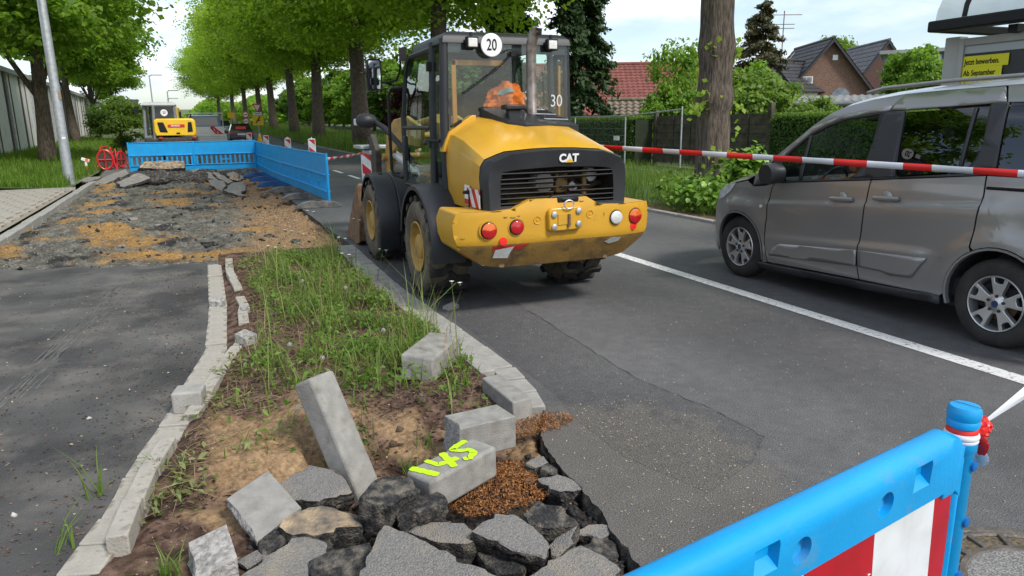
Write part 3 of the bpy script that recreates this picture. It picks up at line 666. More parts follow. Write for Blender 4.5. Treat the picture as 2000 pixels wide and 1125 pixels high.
for x0, z0, w_, h_ in ((-.545, .90, .04, .012), (-.49, .895, .06, .010), (-.42, .905, .03, .008), (.16, .995, .05, .010), (.40, .87, .008, .03), (-.90, .735, .045, .006)):
    mb = MB().add([cwf(x0 + a * w_, z0 + b * h_) for a, b in ((0, 0), (.3, .9), (.6, .4), (1, .8), (.9, -.2), (.5, -.5), (.2, .1))], [tuple(range(7))]); mb.v = [(p[0], p[1] - .003, p[2]) for p in mb.v]
    mb.build('paint_chip', M_rust, LD)
# hazard plate and decal on the hood's left flank
MB().bb(2.038, 2.046, 5.60, 5.84, .965, 1.12).build('hazard_plate', M_hazL, LD)
dc = MB().bb(2.044, 2.05, 5.86, 5.99, .97, 1.14).build('decal', M_white, LD)
MB().bb(2.040, 2.0435, 5.87, 5.98, .975, 1.02).build('decal_red_field', M_red, dc)
MB().lathe([(.022, 0), (.022, -.003), (0, -.003)], (2.0435, 5.90, 1.10), 'x', 16).build('decal_red_dot', M_red, dc)
MB().lathe([(.0, -.05), (.013, -.045), (.018, 0), (.018, .03)], (2.03, 5.855, 1.085), 'x', 12).tube([(2.035, 5.85, 1.08), (2.035, 5.85, .94), (2.04, 5.80, .945)], .006, 6).build('latch_stud', M_blackg, LD, smooth=40)

# ---- cab
CF, CB, X0, X1, ZT = 8.02, 6.62, 2.075, 3.385, 2.46
post = []
for nm, pts, r in (('rear_post', [(X0 + .01, CB, 1.05), (X0 + .005, CB, 1.7), (X0 + .03, CB + .02, 2.42)], .045), ('rear_post', [(X1 - .01, CB, 1.5), (X1 - .03, CB + .02, 2.42)], .036),
                   ('door_post', [(X0, 6.98, 1.0), (X0, 6.98, 1.7), (X0 + .03, 7.0, 2.42)], .038), ('front_post', [(X0, CF + .10, 1.0), (X0, CF + .10, 1.75), (X0 + .04, CF - .02, 2.2), (X0 + .08, CF - .16, 2.42)], .034),
                   ('front_post', [(X1, CF + .10, 1.0), (X1, CF + .10, 1.75), (X1 - .04, CF - .02, 2.2), (X1 - .08, CF - .16, 2.42)], .034), ('side_post', [(X1, 6.98, 1.0), (X1 - .03, 7.0, 2.42)], .034)):
    MB().tube(pts, r, 8).build(nm, M_black, LD, smooth=50)
rs = []
for k, dz in ((.0, -.075), (.012, -.02), (.05, .02), (.10, .035)):
    rs.append([(X0 + k, CB - .035 + k, ZT + dz), (X1 - k, CB - .035 + k, ZT + dz), (X1 - k - .03, CF - .25 - k, ZT + dz), (X1 - k - .07, CF - .10 - k, ZT + dz - .05), (X0 + k + .07, CF - .10 - k, ZT + dz - .05), (X0 + k + .03, CF - .25 - k, ZT + dz)])
MB().loft(rs).build('cab_roof', M_black, LD, smooth=40)
MB().add([(X0 + .04, CB - .012, 2.30), (X1 - .04, CB - .012, 2.30), (X1 - .04, CB - .006, 2.42), (X0 + .04, CB - .006, 2.42)], [(0, 1, 2, 3)]).build('rear_header', M_black, LD)
def pane(name, pts, m=M_cabglass, parent=None):
    return MB().add(pts, [tuple(range(len(pts)))]).build(name, m, parent or LD)
pane('rear_window', [(X0 + .04, CB - .03, 1.42), (X1 - .015, CB - .03, 1.50), (X1 - .035, CB - .015, 2.425), (X0 + .045, CB - .015, 2.425)])
pane('rear_side_window', [(X0 - .005, CB + .05, 1.30), (X0 - .005, 6.945, 1.30), (X0 + .02, 6.965, 2.38), (X0 + .02, CB + .05, 2.38)])
pane('right_window', [(X1, CB + .05, 1.15), (X1, CF, 1.15), (X1 - .035, CF - .1, 2.38), (X1 - .03, CB + .05, 2.38)])
pane('windscreen', [(X0 + .04, CF + .10, 1.05), (X1 - .04, CF + .10, 1.05), (X1 - .07, CF - .08, 2.30), (X0 + .07, CF - .08, 2.30)])
# left door
dl = [(7.02, 1.0), (8.08, 1.0), (8.08, 1.74), (8.0, 2.16), (7.93, 2.30), (7.80, 2.36), (7.02, 2.37)]
dx = lambda z: X0 - .012 + max(0, z - 1.7) * .045
door = MB()
for a, b in zip(dl, dl[1:] + dl[:1]): door.tube([(dx(a[1]), a[0], a[1]), (dx(b[1]), b[0], b[1])], .024, 6)
door.tube([(dx(1.62), 7.02, 1.62), (dx(1.62), 8.06, 1.62)], .026, 6)
door = door.build('door', M_black, LD, smooth=50)
pane('upper_pane', [(dx(z), y, z) for y, z in ((7.04, 1.64), (8.06, 1.64), (8.05, 1.78), (7.97, 2.17), (7.9, 2.29), (7.78, 2.34), (7.04, 2.35))], parent=door)
pane('lower_pane', [(dx(z), y, z) for y, z in ((7.04, 1.02), (8.06, 1.02), (8.06, 1.60), (7.04, 1.60))], parent=door)
MB().box((X0 - .045, 7.93, 1.40), (.05, .09, .26)).build('door_handle', M_black, door, bevel=.012); MB().box((X0 - .03, 7.2, 1.47), (.03, .10, .035)).build('door_pull', M_black, door, bevel=.012)
for z in (1.47, 2.2): MB().box((X0 - .02, 6.985, z), (.05, .05, .09)).build('hinge', M_blackg, door, bevel=.006)
MB().tube([(X0 - .03, 6.66, 1.50), (X0 - .08, 6.9, 1.50), (X0 - .04, 7.1, 1.50)], .014, 8).build('door_catch', M_blackg, LD, smooth=40)
# amber seal of the rear window frame
MB().bb(X0 + .10, X0 + .145, CB + .03, CB + .05, 1.55, 2.24).bb(X0 + .10, X0 + .62, CB + .03, CB + .05, 2.19, 2.24).bb(X1 - .10, X1 - .075, CB + .03, CB + .05, 1.6, 2.2).build('window_seal', M_seal, LD, bevel=.004)
# inside
MB().loft([[(CX - .02 + a * .25, 7.05 + t * .18, 1.30 + t) for a, t in ((-1, 0), (1, 0), (.95, .55), (.6, .75), (-.6, .75), (-.95, .55))], [(CX - .02 + a * .25, 7.20 + t * .16, 1.30 + t) for a, t in ((-1, 0), (1, 0), (.95, .55), (.6, .75), (-.6, .75), (-.95, .55))]]).bb(CX - .27, CX + .23, 7.1, 7.62, 1.26, 1.38).bb(CX - .2, CX + .15, 7.15, 7.55, 1.05, 1.28).build('seat', mat('seat_fabric', (.02, .022, .026), (.035, .037, .042), 20, .9), LD, bevel=.03)
MB().tube([(CX + .20 * math.cos(t), 7.85 + .07 * math.sin(t), 1.68 + .19 * math.sin(t)) for t in [2 * math.pi * k / 24 for k in range(25)]], .014, 6).tube([(CX, 7.86, 1.68), (CX, 8.0, 1.2)], .03, 8).build('steering_wheel', M_blackg, LD, smooth=40)
MB().bb(CX - .3, CX + .3, 7.92, 8.08, 1.05, 1.52).bb(X1 - .28, X1 - .06, 7.0, 7.7, 1.05, 1.52).build('console', M_black, LD, bevel=.03)
MB().tube([(CX + .12, 8.02, 1.5), (CX + .02, 7.99, 1.75), (CX + .0, 7.95, 2.1)], .008, 6).build('wiper_front', M_blackg, LD)
# crumpled orange waistcoat behind the rear window
bm = bmesh.new(); bmesh.ops.create_icosphere(bm, subdivisions=5, radius=1)
for v in bm.verts:
    p = v.co.copy(); r = 1 + .30 * noise.noise(p * 2.2) + .22 * (1 - 2 * abs(noise.noise(p * 4.1 + Vector((3, 1, 2))))) * .7 + .08 * (1 - 2 * abs(noise.noise(p * 11)))
    v.co = Vector((2.79 + p.x * .17 * r + .03 * p.z, 6.84 + p.y * .09 * r, 1.87 + p.z * .155 * r))
me = bpy.data.meshes.new('waistcoat'); bm.to_mesh(me); bm.free(); o = finish('hi_vis_waistcoat', me, M_orange, None, smooth=60)
tag(o, 'crumpled orange hi-vis waistcoat inside the rear window of the loader cab', 'waistcoat')
MB().add([(2.66, 6.745, 1.93), (2.70, 6.735, 1.975), (2.80, 6.735, 2.0), (2.86, 6.74, 1.96), (2.80, 6.735, 1.955), (2.72, 6.74, 1.925)], [tuple(range(6))]).build('reflective_band', mat('reflective_grey', (.40, .44, .42), None, rough=.4), o)
# roof lamps, speed plate, wiper, exhaust, intake
for x in (CX - .385, CX + .43):
    w_ = MB().box((x, CB - .075, 2.385), (.115, .06, .105)).build('work_lamp', M_blackg, LD, bevel=.008)
    MB().box((x, CB - .107, 2.383), (.088, .012, .078)).build('lens', M_lens, w_, bevel=.006)
    MB().bb(x - .01, x + .01, CB - .07, CB - .04, 2.43, 2.48).build('bracket', M_blackg, w_)
sp = MB().lathe([(0, 0), (.100, 0), (.105, .004), (.105, .010), (0, .010)], (CX - .20, CB - .105, 2.365), 'y', 40).build('speed_plate', M_white, LD)
put_text('20', .145, M_blackg, sp, (CX - .20, CB - .108, 2.363), (1, 0, 0), (0, 0, 1), bold=.001, name='plate_numerals', sx_=.72)
put_text('30', .165, mat('sticker_silver', (.55, .57, .58), None, rough=.5), LD, (X1 - .155, CB - .034, 1.86), (1, 0, .02), (0, 0, 1), name='window_numerals', sx_=.82)
MB().tube([(CX + .02, CB - .05, 2.28), (CX - .18, CB - .055, 2.12), (CX - .47, CB - .05, 1.93)], .008, 6).box((CX + .04, CB - .05, 2.295), (.06, .04, .045)).tube([(CX + .06, CB - .05, 2.30), (CX + .01, CB - .06, 2.335), (CX - .03, CB - .06, 2.33), (CX - .07, CB - .05, 2.30)], .006, 6).build('wiper_rear', M_blackg, LD, smooth=40)
ex = MB().lathe([(.064, -.02), (.064, .035), (.046, .05), (.046, .0), ], (CX + .165, 6.42, 1.70), 'z', 18)
ex = MB().tube([(CX + .17, 6.43, 1.64), (CX + .17, 6.43, 1.72), (CX + .165, 6.43, 1.74), (CX + .16, 6.43, 2.28), (CX + .165, 6.425, 2.38), (CX + .18, 6.40, 2.46), (CX + .20, 6.37, 2.50)], [.066, .062, .050, .049, .049, .049, .049], 20).build('exhaust_pipe', M_exh, LD, smooth=50)
MB().lathe([(.047, .0), (.040, .002), (.036, -.05), (0, -.06)], (CX + .203, 6.367, 2.504), 'z', 16).build('exhaust_mouth', M_blackg, ex)
ik = MB().box((CX - .085, 6.30, 1.70), (.12, .10, .16)).box((CX - .085, 6.29, 1.80), (.20, .14, .045)).build('air_intake', M_black, LD, bevel=.012)
MB().box((CX - .075, 6.246, 1.665), (.06, .006, .045)).build('warning_label', mat('label_yellow', (.7, .5, .03), None, rough=.5), ik)
# mirror, grab rail, front lamp on its arm
mr = MB().loft([[(1.80 + a * .09, 8.30 - .02 * d, 2.20 + b * .175) for a, b in ((-.8, -1), (.7, -1), (1, -.8), (1, .8), (.8, 1), (-.6, 1), (-1, .8), (-1, -.8))] for d in (0, 1)] +
               [[(1.80 + a * .075, 8.36, 2.20 + b * .15) for a, b in ((-.8, -1), (.7, -1), (1, -.8), (1, .8), (.8, 1), (-.6, 1), (-1, .8), (-1, -.8))]]).build('mirror', M_black, LD, bevel=.012)
MB().add([(1.80 + a * .075, 8.275, 2.20 + b * .15) for a, b in ((-.8, -1), (.8, -1), (.95, 0), (.8, 1), (-.7, 1), (-.95, 0))], [tuple(range(6))]).build('mirror_glass', mat('mirror_glass', (.75, .78, .8), None, rough=.03, metal=1), mr)
MB().tube([(1.86, 8.33, 2.12), (1.95, 8.30, 2.12), (2.03, 8.2, 2.14), (2.05, 8.12, 2.22), (2.06, 8.05, 2.40)], .011, 8).tube([(1.66, 8.33, 2.22), (1.74, 8.33, 2.22)], .008, 6).box((2.07, 8.02, 2.40), (.07, .06, .14)).build('mirror_arm', M_blackg, LD, smooth=50)
MB().tube([(2.08, 8.10, 2.06), (1.99, 8.26, 2.05), (1.955, 8.30, 1.98), (1.95, 8.30, 1.5), (1.95, 8.30, 1.16), (1.97, 8.28, 1.09), (2.04, 8.18, 1.06), (2.08, 8.06, 1.12), (2.08, 7.98, 1.4)], .018, 8).build('grab_rail', M_blackg, LD, smooth=50)
hl = MB().loft([[(1.80 + .5 * 0 + a * r_, 8.86 + b * r_ * .9, 1.70 + z_) for a, b in [(math.cos(t), math.sin(t)) for t in [2 * math.pi * k / 16 for k in range(16)]]] for r_, z_ in ((.03, -.085), (.10, -.07), (.125, -.02), (.125, .03), (.09, .075), (.03, .09))]).build('head_lamp', M_black, LD, smooth=50)
MB().box((1.69, 8.90, 1.69), (.03, .10, .08), Matrix.Rotation(.3, 3, 'Z')).build('lens', M_lens, hl, bevel=.01)
MB().tube([(1.90, 8.80, 1.68), (1.98, 8.70, 1.62), (2.10, 8.45, 1.42), (2.2, 8.2, 1.2)], .034, 8).build('lamp_arm', M_black, LD, smooth=50)
# fenders
def fender(xa, xb, yc, a0, a1, r, name='fender', lipx=None):
    secs = []
    for k in range(15):
        t = math.radians(a0 + (a1 - a0) * k / 14); c, s = math.cos(t), math.sin(t)
        q = [(xa, r - .05), (xa, r - .012), (xa + .03, r + .004), (xb, r + .004), (xb, r - .02), (xa + .035, r - .022), (xa + .014, r - .05)]
        secs.append([(x, yc + rr * c, .49 + rr * s) for x, rr in q])
    return MB().loft(secs).build(name, M_black, LD, smooth=35)
for s in (-1, 1):
    xa, xb = CX + s * .935, CX + s * .62
    fender(xa, xb, 6.80, 188, 8, .60, 'rear_fender')
    ff = fender(xa, xb, 8.95, 172, 18, .58, 'front_fender') if s > 0 else None
xa, xb = CX - .935, CX - .50
ff = MB().loft([[(x, 8.95 + rr * math.cos(math.radians(t)) * 1.0, .49 + rr * math.sin(math.radians(t))) for x, rr in ((xa, .54), (xa, .575), (xa + .03, .59), (CX - .70, .59), (CX - .685, .578), (CX - .67, .59), (xb, .59), (xb, .57), (xa + .03, .565))] for t in (20, 40, 60, 75, 90, 100, 112, 130, 150, 170, 185, 200, 212)]).build('front_fender', M_black, LD, smooth=35)
for t, x in ((100, CX - .80), (100, CX - .58), (190, CX - .70)):
    c, s = math.cos(math.radians(t)), math.sin(math.radians(t)); MB().box((x, 8.95 + .59 * c, .49 + .59 * s), (.05, .07, .012), Matrix.Rotation(math.radians(t - 90), 3, 'X')).build('fender_pocket', M_blackg, ff, bevel=.004)
MB().lathe([(.0, .10), (.05, .10), (.055, .08), (.055, 0), (.045, -.14)], (CX - .49, 8.42, 1.0), 'z', 16).build('filler_cap', M_black, LD, smooth=40)
# wheels
tyre_prof = [(.235, .06), (.25, .02), (.30, -.004), (.36, -.012), (.41, -.008), (.445, .012), (.458, .04), (.460, .12), (.460, .28), (.458, .36), (.445, .388), (.36, .412), (.25, .38), (.235, .34)]
def lug_mesh(s):
    mb = MB(); q = []
    pts = [(.0, -.055), (.13, -.040), (.185, .012), (.215, .06), (.215, .115), (.17, .07), (.12, .025), (.0, .018)]      # (across, round the tyre)
    for rr, k in ((.452, 1.05), (.497, .92)):
        q.append([((a if s > 0 else .40 - a), rr * math.sin(b * k / .47), rr * math.cos(b * k / .47)) for a, b in pts])
    mb.loft(q); me = bpy.data.meshes.new('lug'); me.from_pydata(mb.v, [], mb.f); me.materials.append(M_tread)
    bm = bmesh.new(); bm.from_mesh(me); bmesh.ops.recalc_face_normals(bm, faces=bm.faces); bm.to_mesh(me); bm.free(); return me
LUG = [lug_mesh(1), lug_mesh(-1)]
rim_prof = [(.245, .015), (.248, .0), (.235, -.004), (.228, .012), (.222, .05), (.205, .085), (.195, .09), (.175, .19), (.12, .20), (.0, .20)]
def lwheel(x, y, out):
    w_ = thing('wheel', None, None, (x, y, .49)); w_.parent = LD; w_.location = (x - CX, y - 7.6, .49); w_.rotation_euler = (0, 0, 0 if out < 0 else math.pi)
    MB().lathe(tyre_prof, (-.2, 0, 0), 'x', 48).build('tyre', M_mud, w_, smooth=50)
    MB().lathe(rim_prof, (-.2, 0, 0), 'x', 36).build('rim', M_yelw, w_, smooth=40)
    MB().lathe([(.128, .19), (.125, .05), (.118, .022), (.105, .012), (.0, .012)], (-.2, 0, 0), 'x', 28).build('hub', M_yelw, w_, smooth=40)
    for k in range(16):
        a = 2 * math.pi * k / 16
        for j in (0, 1): inst('lug', LUG[j], w_, (-.2, 0, 0), (a + (math.pi / 16 if j else 0), 0, 0))
    return w_
for x, out in ((CX - .73, -1), (CX + .73, 1)):
    lwheel(x, 6.77, out); lwheel(x, 8.95, out)
# boom, cylinders, carriage and folded forks, bucket at the far end
bp = [(8.50, 1.62), (9.2, 1.76), (9.85, 1.72), (10.25, 1.58), (10.5, 1.22), (10.42, .62), (10.2, .55), (10.2, 1.0), (10.0, 1.28), (9.6, 1.40), (8.55, 1.38)]
for x in (CX - .36, CX + .30): MB().px(bp, x, x + .06).build('boom', M_yelw, LD, bevel=.015)
MB().tube([(CX - .3, 8.7, 1.0), (CX - .3, 10.1, 1.25)], .055, 12).tube([(CX + .3, 8.7, 1.0), (CX + .3, 10.1, 1.25)], .055, 12).build('lift_cylinder', M_steel, LD, smooth=40)
MB().tube([(CX, 8.9, 1.72), (CX, 10.4, 1.62)], .06, 12).build('tilt_cylinder', M_yelw, LD, smooth=40)
MB().tube([(CX - .42, 10.35, 1.2), (CX + .42, 10.35, 1.2)], .05, 12).tube([(CX - .42, 10.0, 1.5), (CX + .42, 10.0, 1.5)], .045, 12).build('boom_crosstube', M_yelw, LD, smooth=40)
MB().px([(10.45, 1.30), (10.75, 1.52), (10.9, 1.48), (10.8, 1.0), (10.65, .4), (10.45, .35)], CX - .5, CX - .42).build('carriage', M_grime, LD, bevel=.01); MB().px([(10.45, 1.30), (10.75, 1.52), (10.9, 1.48), (10.8, 1.0), (10.65, .4), (10.45, .35)], CX + .42, CX + .5).build('carriage', M_grime, LD, bevel=.01)
MB().bb(CX - .62, CX + .1, 10.9, 11.5, 1.30, 1.35).bb(CX - .52, CX - .44, 10.7, 11.3, 1.22, 1.28).build('fork_tine', M_steel, LD, bevel=.008)
bk = [(9.78, .86), (9.84, .88), (9.9, .86), (9.86, .40), (9.98, .12), (10.2, .05), (10.9, .02), (10.9, .0), (10.15, .015), (9.92, .08), (9.80, .38)]
MB().px(bk, 1.84, 3.62).build('bucket', M_rust, LD, smooth=35)
for x in (1.82, 3.62): MB().px([(9.79, .86), (9.9, .86), (10.9, .02), (10.15, .01), (9.92, .06), (9.79, .38)], x, x + .02).build('bucket_cheek', M_rust, LD, bevel=.004)
# ------------------------------------------------------------------ grey van
M_van = mat('grey_bronze_paint', (.268, .262, .254), (.288, .281, .272), 2, .32, 0, metal=.45, coat=.8)
M_vanroof = M_van
M_vblack = mat('van_black_trim', (.022, .023, .026), None, rough=.4)
M_gF = glassmat('van_front_glass', (.84, .92, .87), .06)
M_gR = glassmat('van_privacy_glass', (.035, .04, .045), .08)
M_alloy = mat('alloy_silver', (.50, .50, .49), (.58, .58, .57), 6, .35, metal=.75)
M_vdark = mat('van_interior', (.018, .018, .02), (.03, .03, .033), 12, .9)
VX = 6.07
vzs = [0.1, .2, .3, .45, .6, .8, .95, 1.08, 1.2, 1.4, 1.6, 1.72, 1.80, 1.9, 2.0]
vws = [.83, .86, .885, .905, .915, .918, .915, .905, .885, .845, .80, .77, .72, .62, .45]
def vw(y, z):
    w = float(np.interp(z, vzs, vws))
    if y > 6.15: w -= .30 * ((y - 6.15) / .75) ** 2.2
    # pressed lines in the flanks
    if 3.3 < y < 6.3:
        zc = .854 + (5.67 - y) * .082; w += .014 * sst(zc + .008, zc - .014, z) * sst(zc - .30, zc - .03, z)
        zl = .507 + (5.65 - y) * .066; w += .022 * sst(zl + .04, zl - .02, z) * (1 - sst(5.55, 5.75, y)) * sst(3.8, 4.0, y)
    for yc in (6.09, 3.32):
        r = math.hypot(y - yc, z - .34); w += .022 * sst(.56, .44, r) * (z > .2)
    return w
VAN = thing('van', 'grey-bronze passenger van driving past in the far lane, dark rear windows', 'van', (VX, 4.75, 0), worldco=True)
def vside(name, poly, m, parent=None, inset=0.0, both=True, cu=.12, cv=.06, thick=0, gap=0.0):
    out = []
    for s in ((-1, 1) if both else (-1,)):
        V, F = gridpoly(poly, cu, cv, lambda a, b: (VX + s * (vw(a, b) - inset), a, b))
        me = bpy.data.meshes.new(name); me.from_pydata(V, [], F)
        o = finish(name, me, m, parent or VAN, smooth=38)
        if thick:
            k = o.modifiers.new('solid', 'SOLIDIFY'); k.thickness = thick; k.offset = 0
        out.append(o)
    return out[0]
def shrink(poly, d):
    """pull an outline inwards so a shut line shows between two panels"""
    n = len(poly); A = sum(poly[i][0] * poly[(i + 1) % n][1] - poly[(i + 1) % n][0] * poly[i][1] for i in range(n)); sg = 1 if A > 0 else -1; out = []
    for i in range(n):
        p0, p1, p2 = Vector(poly[i - 1]), Vector(poly[i]), Vector(poly[(i + 1) % n])
        e1 = (p1 - p0).normalized(); e2 = (p2 - p1).normalized(); n1 = Vector((-e1.y, e1.x)) * sg; n2 = Vector((-e2.y, e2.x)) * sg
        b = (n1 + n2); b = b / max(.5, b.dot(n1)) if b.length > 1e-4 else n1
        out.append(tuple(p1 + b * d))
    return out
arc = lambda yc, zc, r, a0, a1, n=14: [(yc + r * math.cos(math.radians(a0 + (a1 - a0) * k / n)), zc + r * math.sin(math.radians(a0 + (a1 - a0) * k / n))) for k in range(n + 1)]
archF = arc(6.09, .34, .375, 200, -22); archR = arc(3.32, .35, .39, -10, 190)
cutF = [(5.605, 1.045), (5.636, .99), (5.667, .816), (5.677, .60), (5.665, .366), (5.638, .235)]
cutM = [(4.487, 1.148), (4.493, 1.10), (4.507, .833), (4.531, .579), (4.524, .375), (4.507, .275)]
cutR = [(3.515, 1.245), (3.50, 1.10), (3.515, .946), (3.53, .72)]
fen = [(5.605, 1.045), (5.74, 1.01), (5.90, .992), (6.0, 1.045), (6.18, 1.005), (6.36, .94), (6.50, .86), (6.60, .72), (6.62, .5), (6.60, .28), (6.46, .2)] + arc(6.09, .34, .375, -22, 200)[1:] + [(5.70, .22), (5.638, .235)] + cutF[::-1][1:-1]
vside('front_wing', shrink(fen, .006), M_van, cu=.05, cv=.05)
fd = cutF + cutM[::-1]
d1 = vside('front_door', shrink(fd, .006), M_van, cv=.02)
sd = cutM + [(3.74, .295)] + arc(3.32, .35, .39, -4, 60, 8) + cutR[::-1]
d2 = vside('sliding_door', shrink(sd, .006), M_van, cu=.08, cv=.02)
qp = cutR + arc(3.32, .35, .39, 62, 192) + [(2.9, .25), (2.6, .27), (2.54, .6), (2.54, 1.25)]
vside('rear_quarter', shrink(qp, .006), M_van, cu=.08)
# arch lips and liners
for nm, yc, zc, r in (('arch_lip', 6.09, .34, .375), ('arch_lip', 3.32, .35, .39)):
    for s in (-1, 1):
        a = arc(yc, zc, r, -15, 195, 20); mb = MB()
        mb.loft([[(VX + s * (vw(y, z) + .006), y, z) for y, z in a], [(VX + s * (vw(y, z) + .004), yc + (y - yc) * .955, zc + (z - zc) * .955) for y, z in a], [(VX + s * (vw(y, z) - .03), yc + (y - yc) * .95, zc + (z - zc) * .95) for y, z in a]], closed=False, caps=False)
        mb.build(nm, M_van, VAN, smooth=60)
        MB().loft([[(VX + s * x, yc + (y - yc) * .99, zc + (z - zc) * .99) for y, z in a] for x in (.87, .45)], closed=False, caps=False).build('wheel_arch_liner', M_vdark, VAN)
# inner black body so that shut lines are dark
vside('inner_body', [(6.0, .24), (6.0, .99), (5.6, 1.03), (4.5, 1.13), (3.5, 1.23), (2.56, 1.23), (2.56, .3), (3.72, .3)] if False else [(5.72, .24), (5.72, .98), (5.6, 1.03), (4.5, 1.13), (3.5, 1.23), (3.5, .8), (3.74, .6), (3.78, .3)], M_vdark, inset=.016, thick=0)
vside('sill', [(5.785, .215), (4.518, .268), (3.733, .30), (3.735, .235), (4.5, .20), (5.782, .155)], M_vblack, inset=-.012, thick=.03)
mo = [(5.60, .315), (5.54, .405), (5.459, .455), (4.53, .540), (4.53, .398), (5.309, .340), (5.5, .325)]
mo2 = [(4.51, .542), (3.87, .578), (3.987, .40), (4.184, .383), (4.278, .403), (4.503, .40)]
vside('door_moulding', mo, M_van, d1, inset=-.010, thick=.02); vside('door_moulding', mo2, M_van, d2, inset=-.010, thick=.02)
# glass house
gF = [(5.546, 1.275), (5.394, 1.405), (5.275, 1.50), (5.058, 1.598), (4.87, 1.648), (4.56, 1.685), (4.556, 1.459), (4.58, 1.291), (4.640, 1.20), (4.715, 1.145), (5.315, 1.082), (5.575, 1.062)]
vside('front_side_window', gF, M_gF, d1, inset=.012, thick=0)
vside('window_bar', [(5.283, 1.50), (5.255, 1.51), (5.268, 1.09), (5.30, 1.085)], M_vblack, d1, inset=.004, thick=.02)
vside('sail_panel', [(5.905, .992), (5.70, 1.20), (5.648, 1.285), (5.55, 1.27), (5.578, 1.062), (5.605, 1.05)], M_vblack, thick=.02)
vside('belt_trim', [(5.578, 1.062), (5.315, 1.082), (4.715, 1.145), (4.49, 1.165), (4.49, 1.148), (5.605, 1.045)], M_vblack, d1, thick=.015)
vside('door_frame', [(5.640, 1.297), (5.452, 1.447), (5.271, 1.588), (4.962, 1.682), (4.706, 1.725), (4.475, 1.749), (4.475, 1.715), (4.70, 1.692), (4.95, 1.652), (5.10, 1.605), (5.27, 1.525), (5.42, 1.41), (5.57, 1.283)], M_van, d1, thick=.02)
vside('door_seal', [(5.57, 1.283), (5.42, 1.41), (5.27, 1.525), (5.10, 1.605), (4.95, 1.652), (4.70, 1.692), (4.475, 1.715), (4.56, 1.685), (4.87, 1.648), (5.058, 1.598), (5.275, 1.50), (5.394, 1.405), (5.546, 1.275)], M_vblack, d1, inset=.003, thick=.02)
vside('centre_pillar', [(4.56, 1.685), (4.556, 1.459), (4.58, 1.291), (4.640, 1.20), (4.715, 1.145), (4.49, 1.163), (4.27, 1.185), (4.285, 1.195), (4.325, 1.71), (4.475, 1.715)], M_vblack, thick=.02)
gS = [(4.315, 1.70), (3.63, 1.733), (3.597, 1.465), (3.627, 1.347), (3.690, 1.262), (4.22, 1.20), (4.285, 1.205)]
vside('sliding_door_window', gS, M_gR, d2, inset=.008, thick=0)
vside('window_bar', [(3.745, 1.722), (3.722, 1.723), (3.722, 1.265), (3.745, 1.262)], M_vblack, d2, inset=.004, thick=.02)
vside('window_seal', [(4.325, 1.71), (4.285, 1.195), (4.22, 1.185), (3.69, 1.246), (3.515, 1.262), (3.51, 1.245), (4.487, 1.15), (4.487, 1.163), (4.27, 1.185)], M_vblack, d2, thick=.015)
vside('rear_pillar', [(3.63, 1.738), (3.597, 1.465), (3.627, 1.347), (3.69, 1.262), (3.69, 1.246), (3.515, 1.262), (3.458, 1.275), (3.505, 1.755), (3.62, 1.748)], M_vblack, thick=.02)
vside('quarter_window', [(3.497, 1.755), (2.75, 1.74), (2.72, 1.29), (3.45, 1.277)], M_gR, inset=.006, thick=0)
vside('tail_pillar', [(2.75, 1.74), (2.58, 1.74), (2.54, 1.25), (3.45, 1.25), (3.45, 1.277), (2.72, 1.29)], M_van, thick=.02)
vside('slide_rail', [(3.49, 1.166), (2.62, 1.18), (2.62, 1.155), (3.49, 1.145)], M_blackg, inset=-.003, thick=.012)
vside('sliding_door_top', shrink([(4.467, 1.752), (4.412, 1.842), (3.967, 1.86), (3.605, 1.868), (3.585, 1.845), (3.52, 1.755), (3.62, 1.748), (4.325, 1.715), (4.467, 1.717)], .004), M_van, d2, thick=.02)
# roof, windscreen, bonnet and nose: swept between the two flanks
prof = [  # edge (y,z) on the flank, centre (y,z) on the middle line
    ((6.60, .28), (6.90, .25)), ((6.62, .45), (6.97, .45)), ((6.62, .62), (6.98, .62)), ((6.58, .76), (6.94, .80)), ((6.48, .88), (6.86, .92)), ((6.36, .945), (6.72, .99)),
    ((6.18, 1.012), (6.48, 1.07)), ((6.0, 1.052), (6.22, 1.13)), ((5.90, 1.10), (6.02, 1.18)), ((5.665, 1.30), (5.80, 1.36)), ((5.45, 1.46), (5.56, 1.53)), ((5.27, 1.60), (5.36, 1.68)), ((5.10, 1.70), (5.16, 1.80)), ((4.96, 1.76), (4.98, 1.86)),
    ((4.70, 1.815), (4.70, 1.90)), ((4.46, 1.845), (4.45, 1.92)), ((4.1, 1.865), (4.1, 1.945)), ((3.6, 1.882), (3.6, 1.965)), ((3.1, 1.885), (3.1, 1.965)), ((2.62, 1.86), (2.62, 1.94))]
def vrow(e, c):
    row = []
    for k in range(17):
        u = k / 8 - 1; a = abs(u); t = 1 - a ** 2.6
        X = vw(e[0], min(e[1], 1.88)); row.append((VX + u * X, e[0] + (c[0] - e[0]) * t, e[1] + (c[1] - e[1]) * t))
    return row
rows = [vrow(e, c) for e, c in prof]
MB().loft(rows[:6], closed=False, caps=False).build('front_bumper', M_van, VAN, smooth=50)
MB().loft(rows[5:9], closed=False, caps=False).build('bonnet', M_van, VAN, smooth=50)
MB().loft([[p for p in r[1:-1]] for r in rows[8:13]], closed=False, caps=False).build('windscreen', M_gF, VAN, smooth=60)
MB().loft(rows[12:], closed=False, caps=False).build('roof', M_van, VAN, smooth=50)
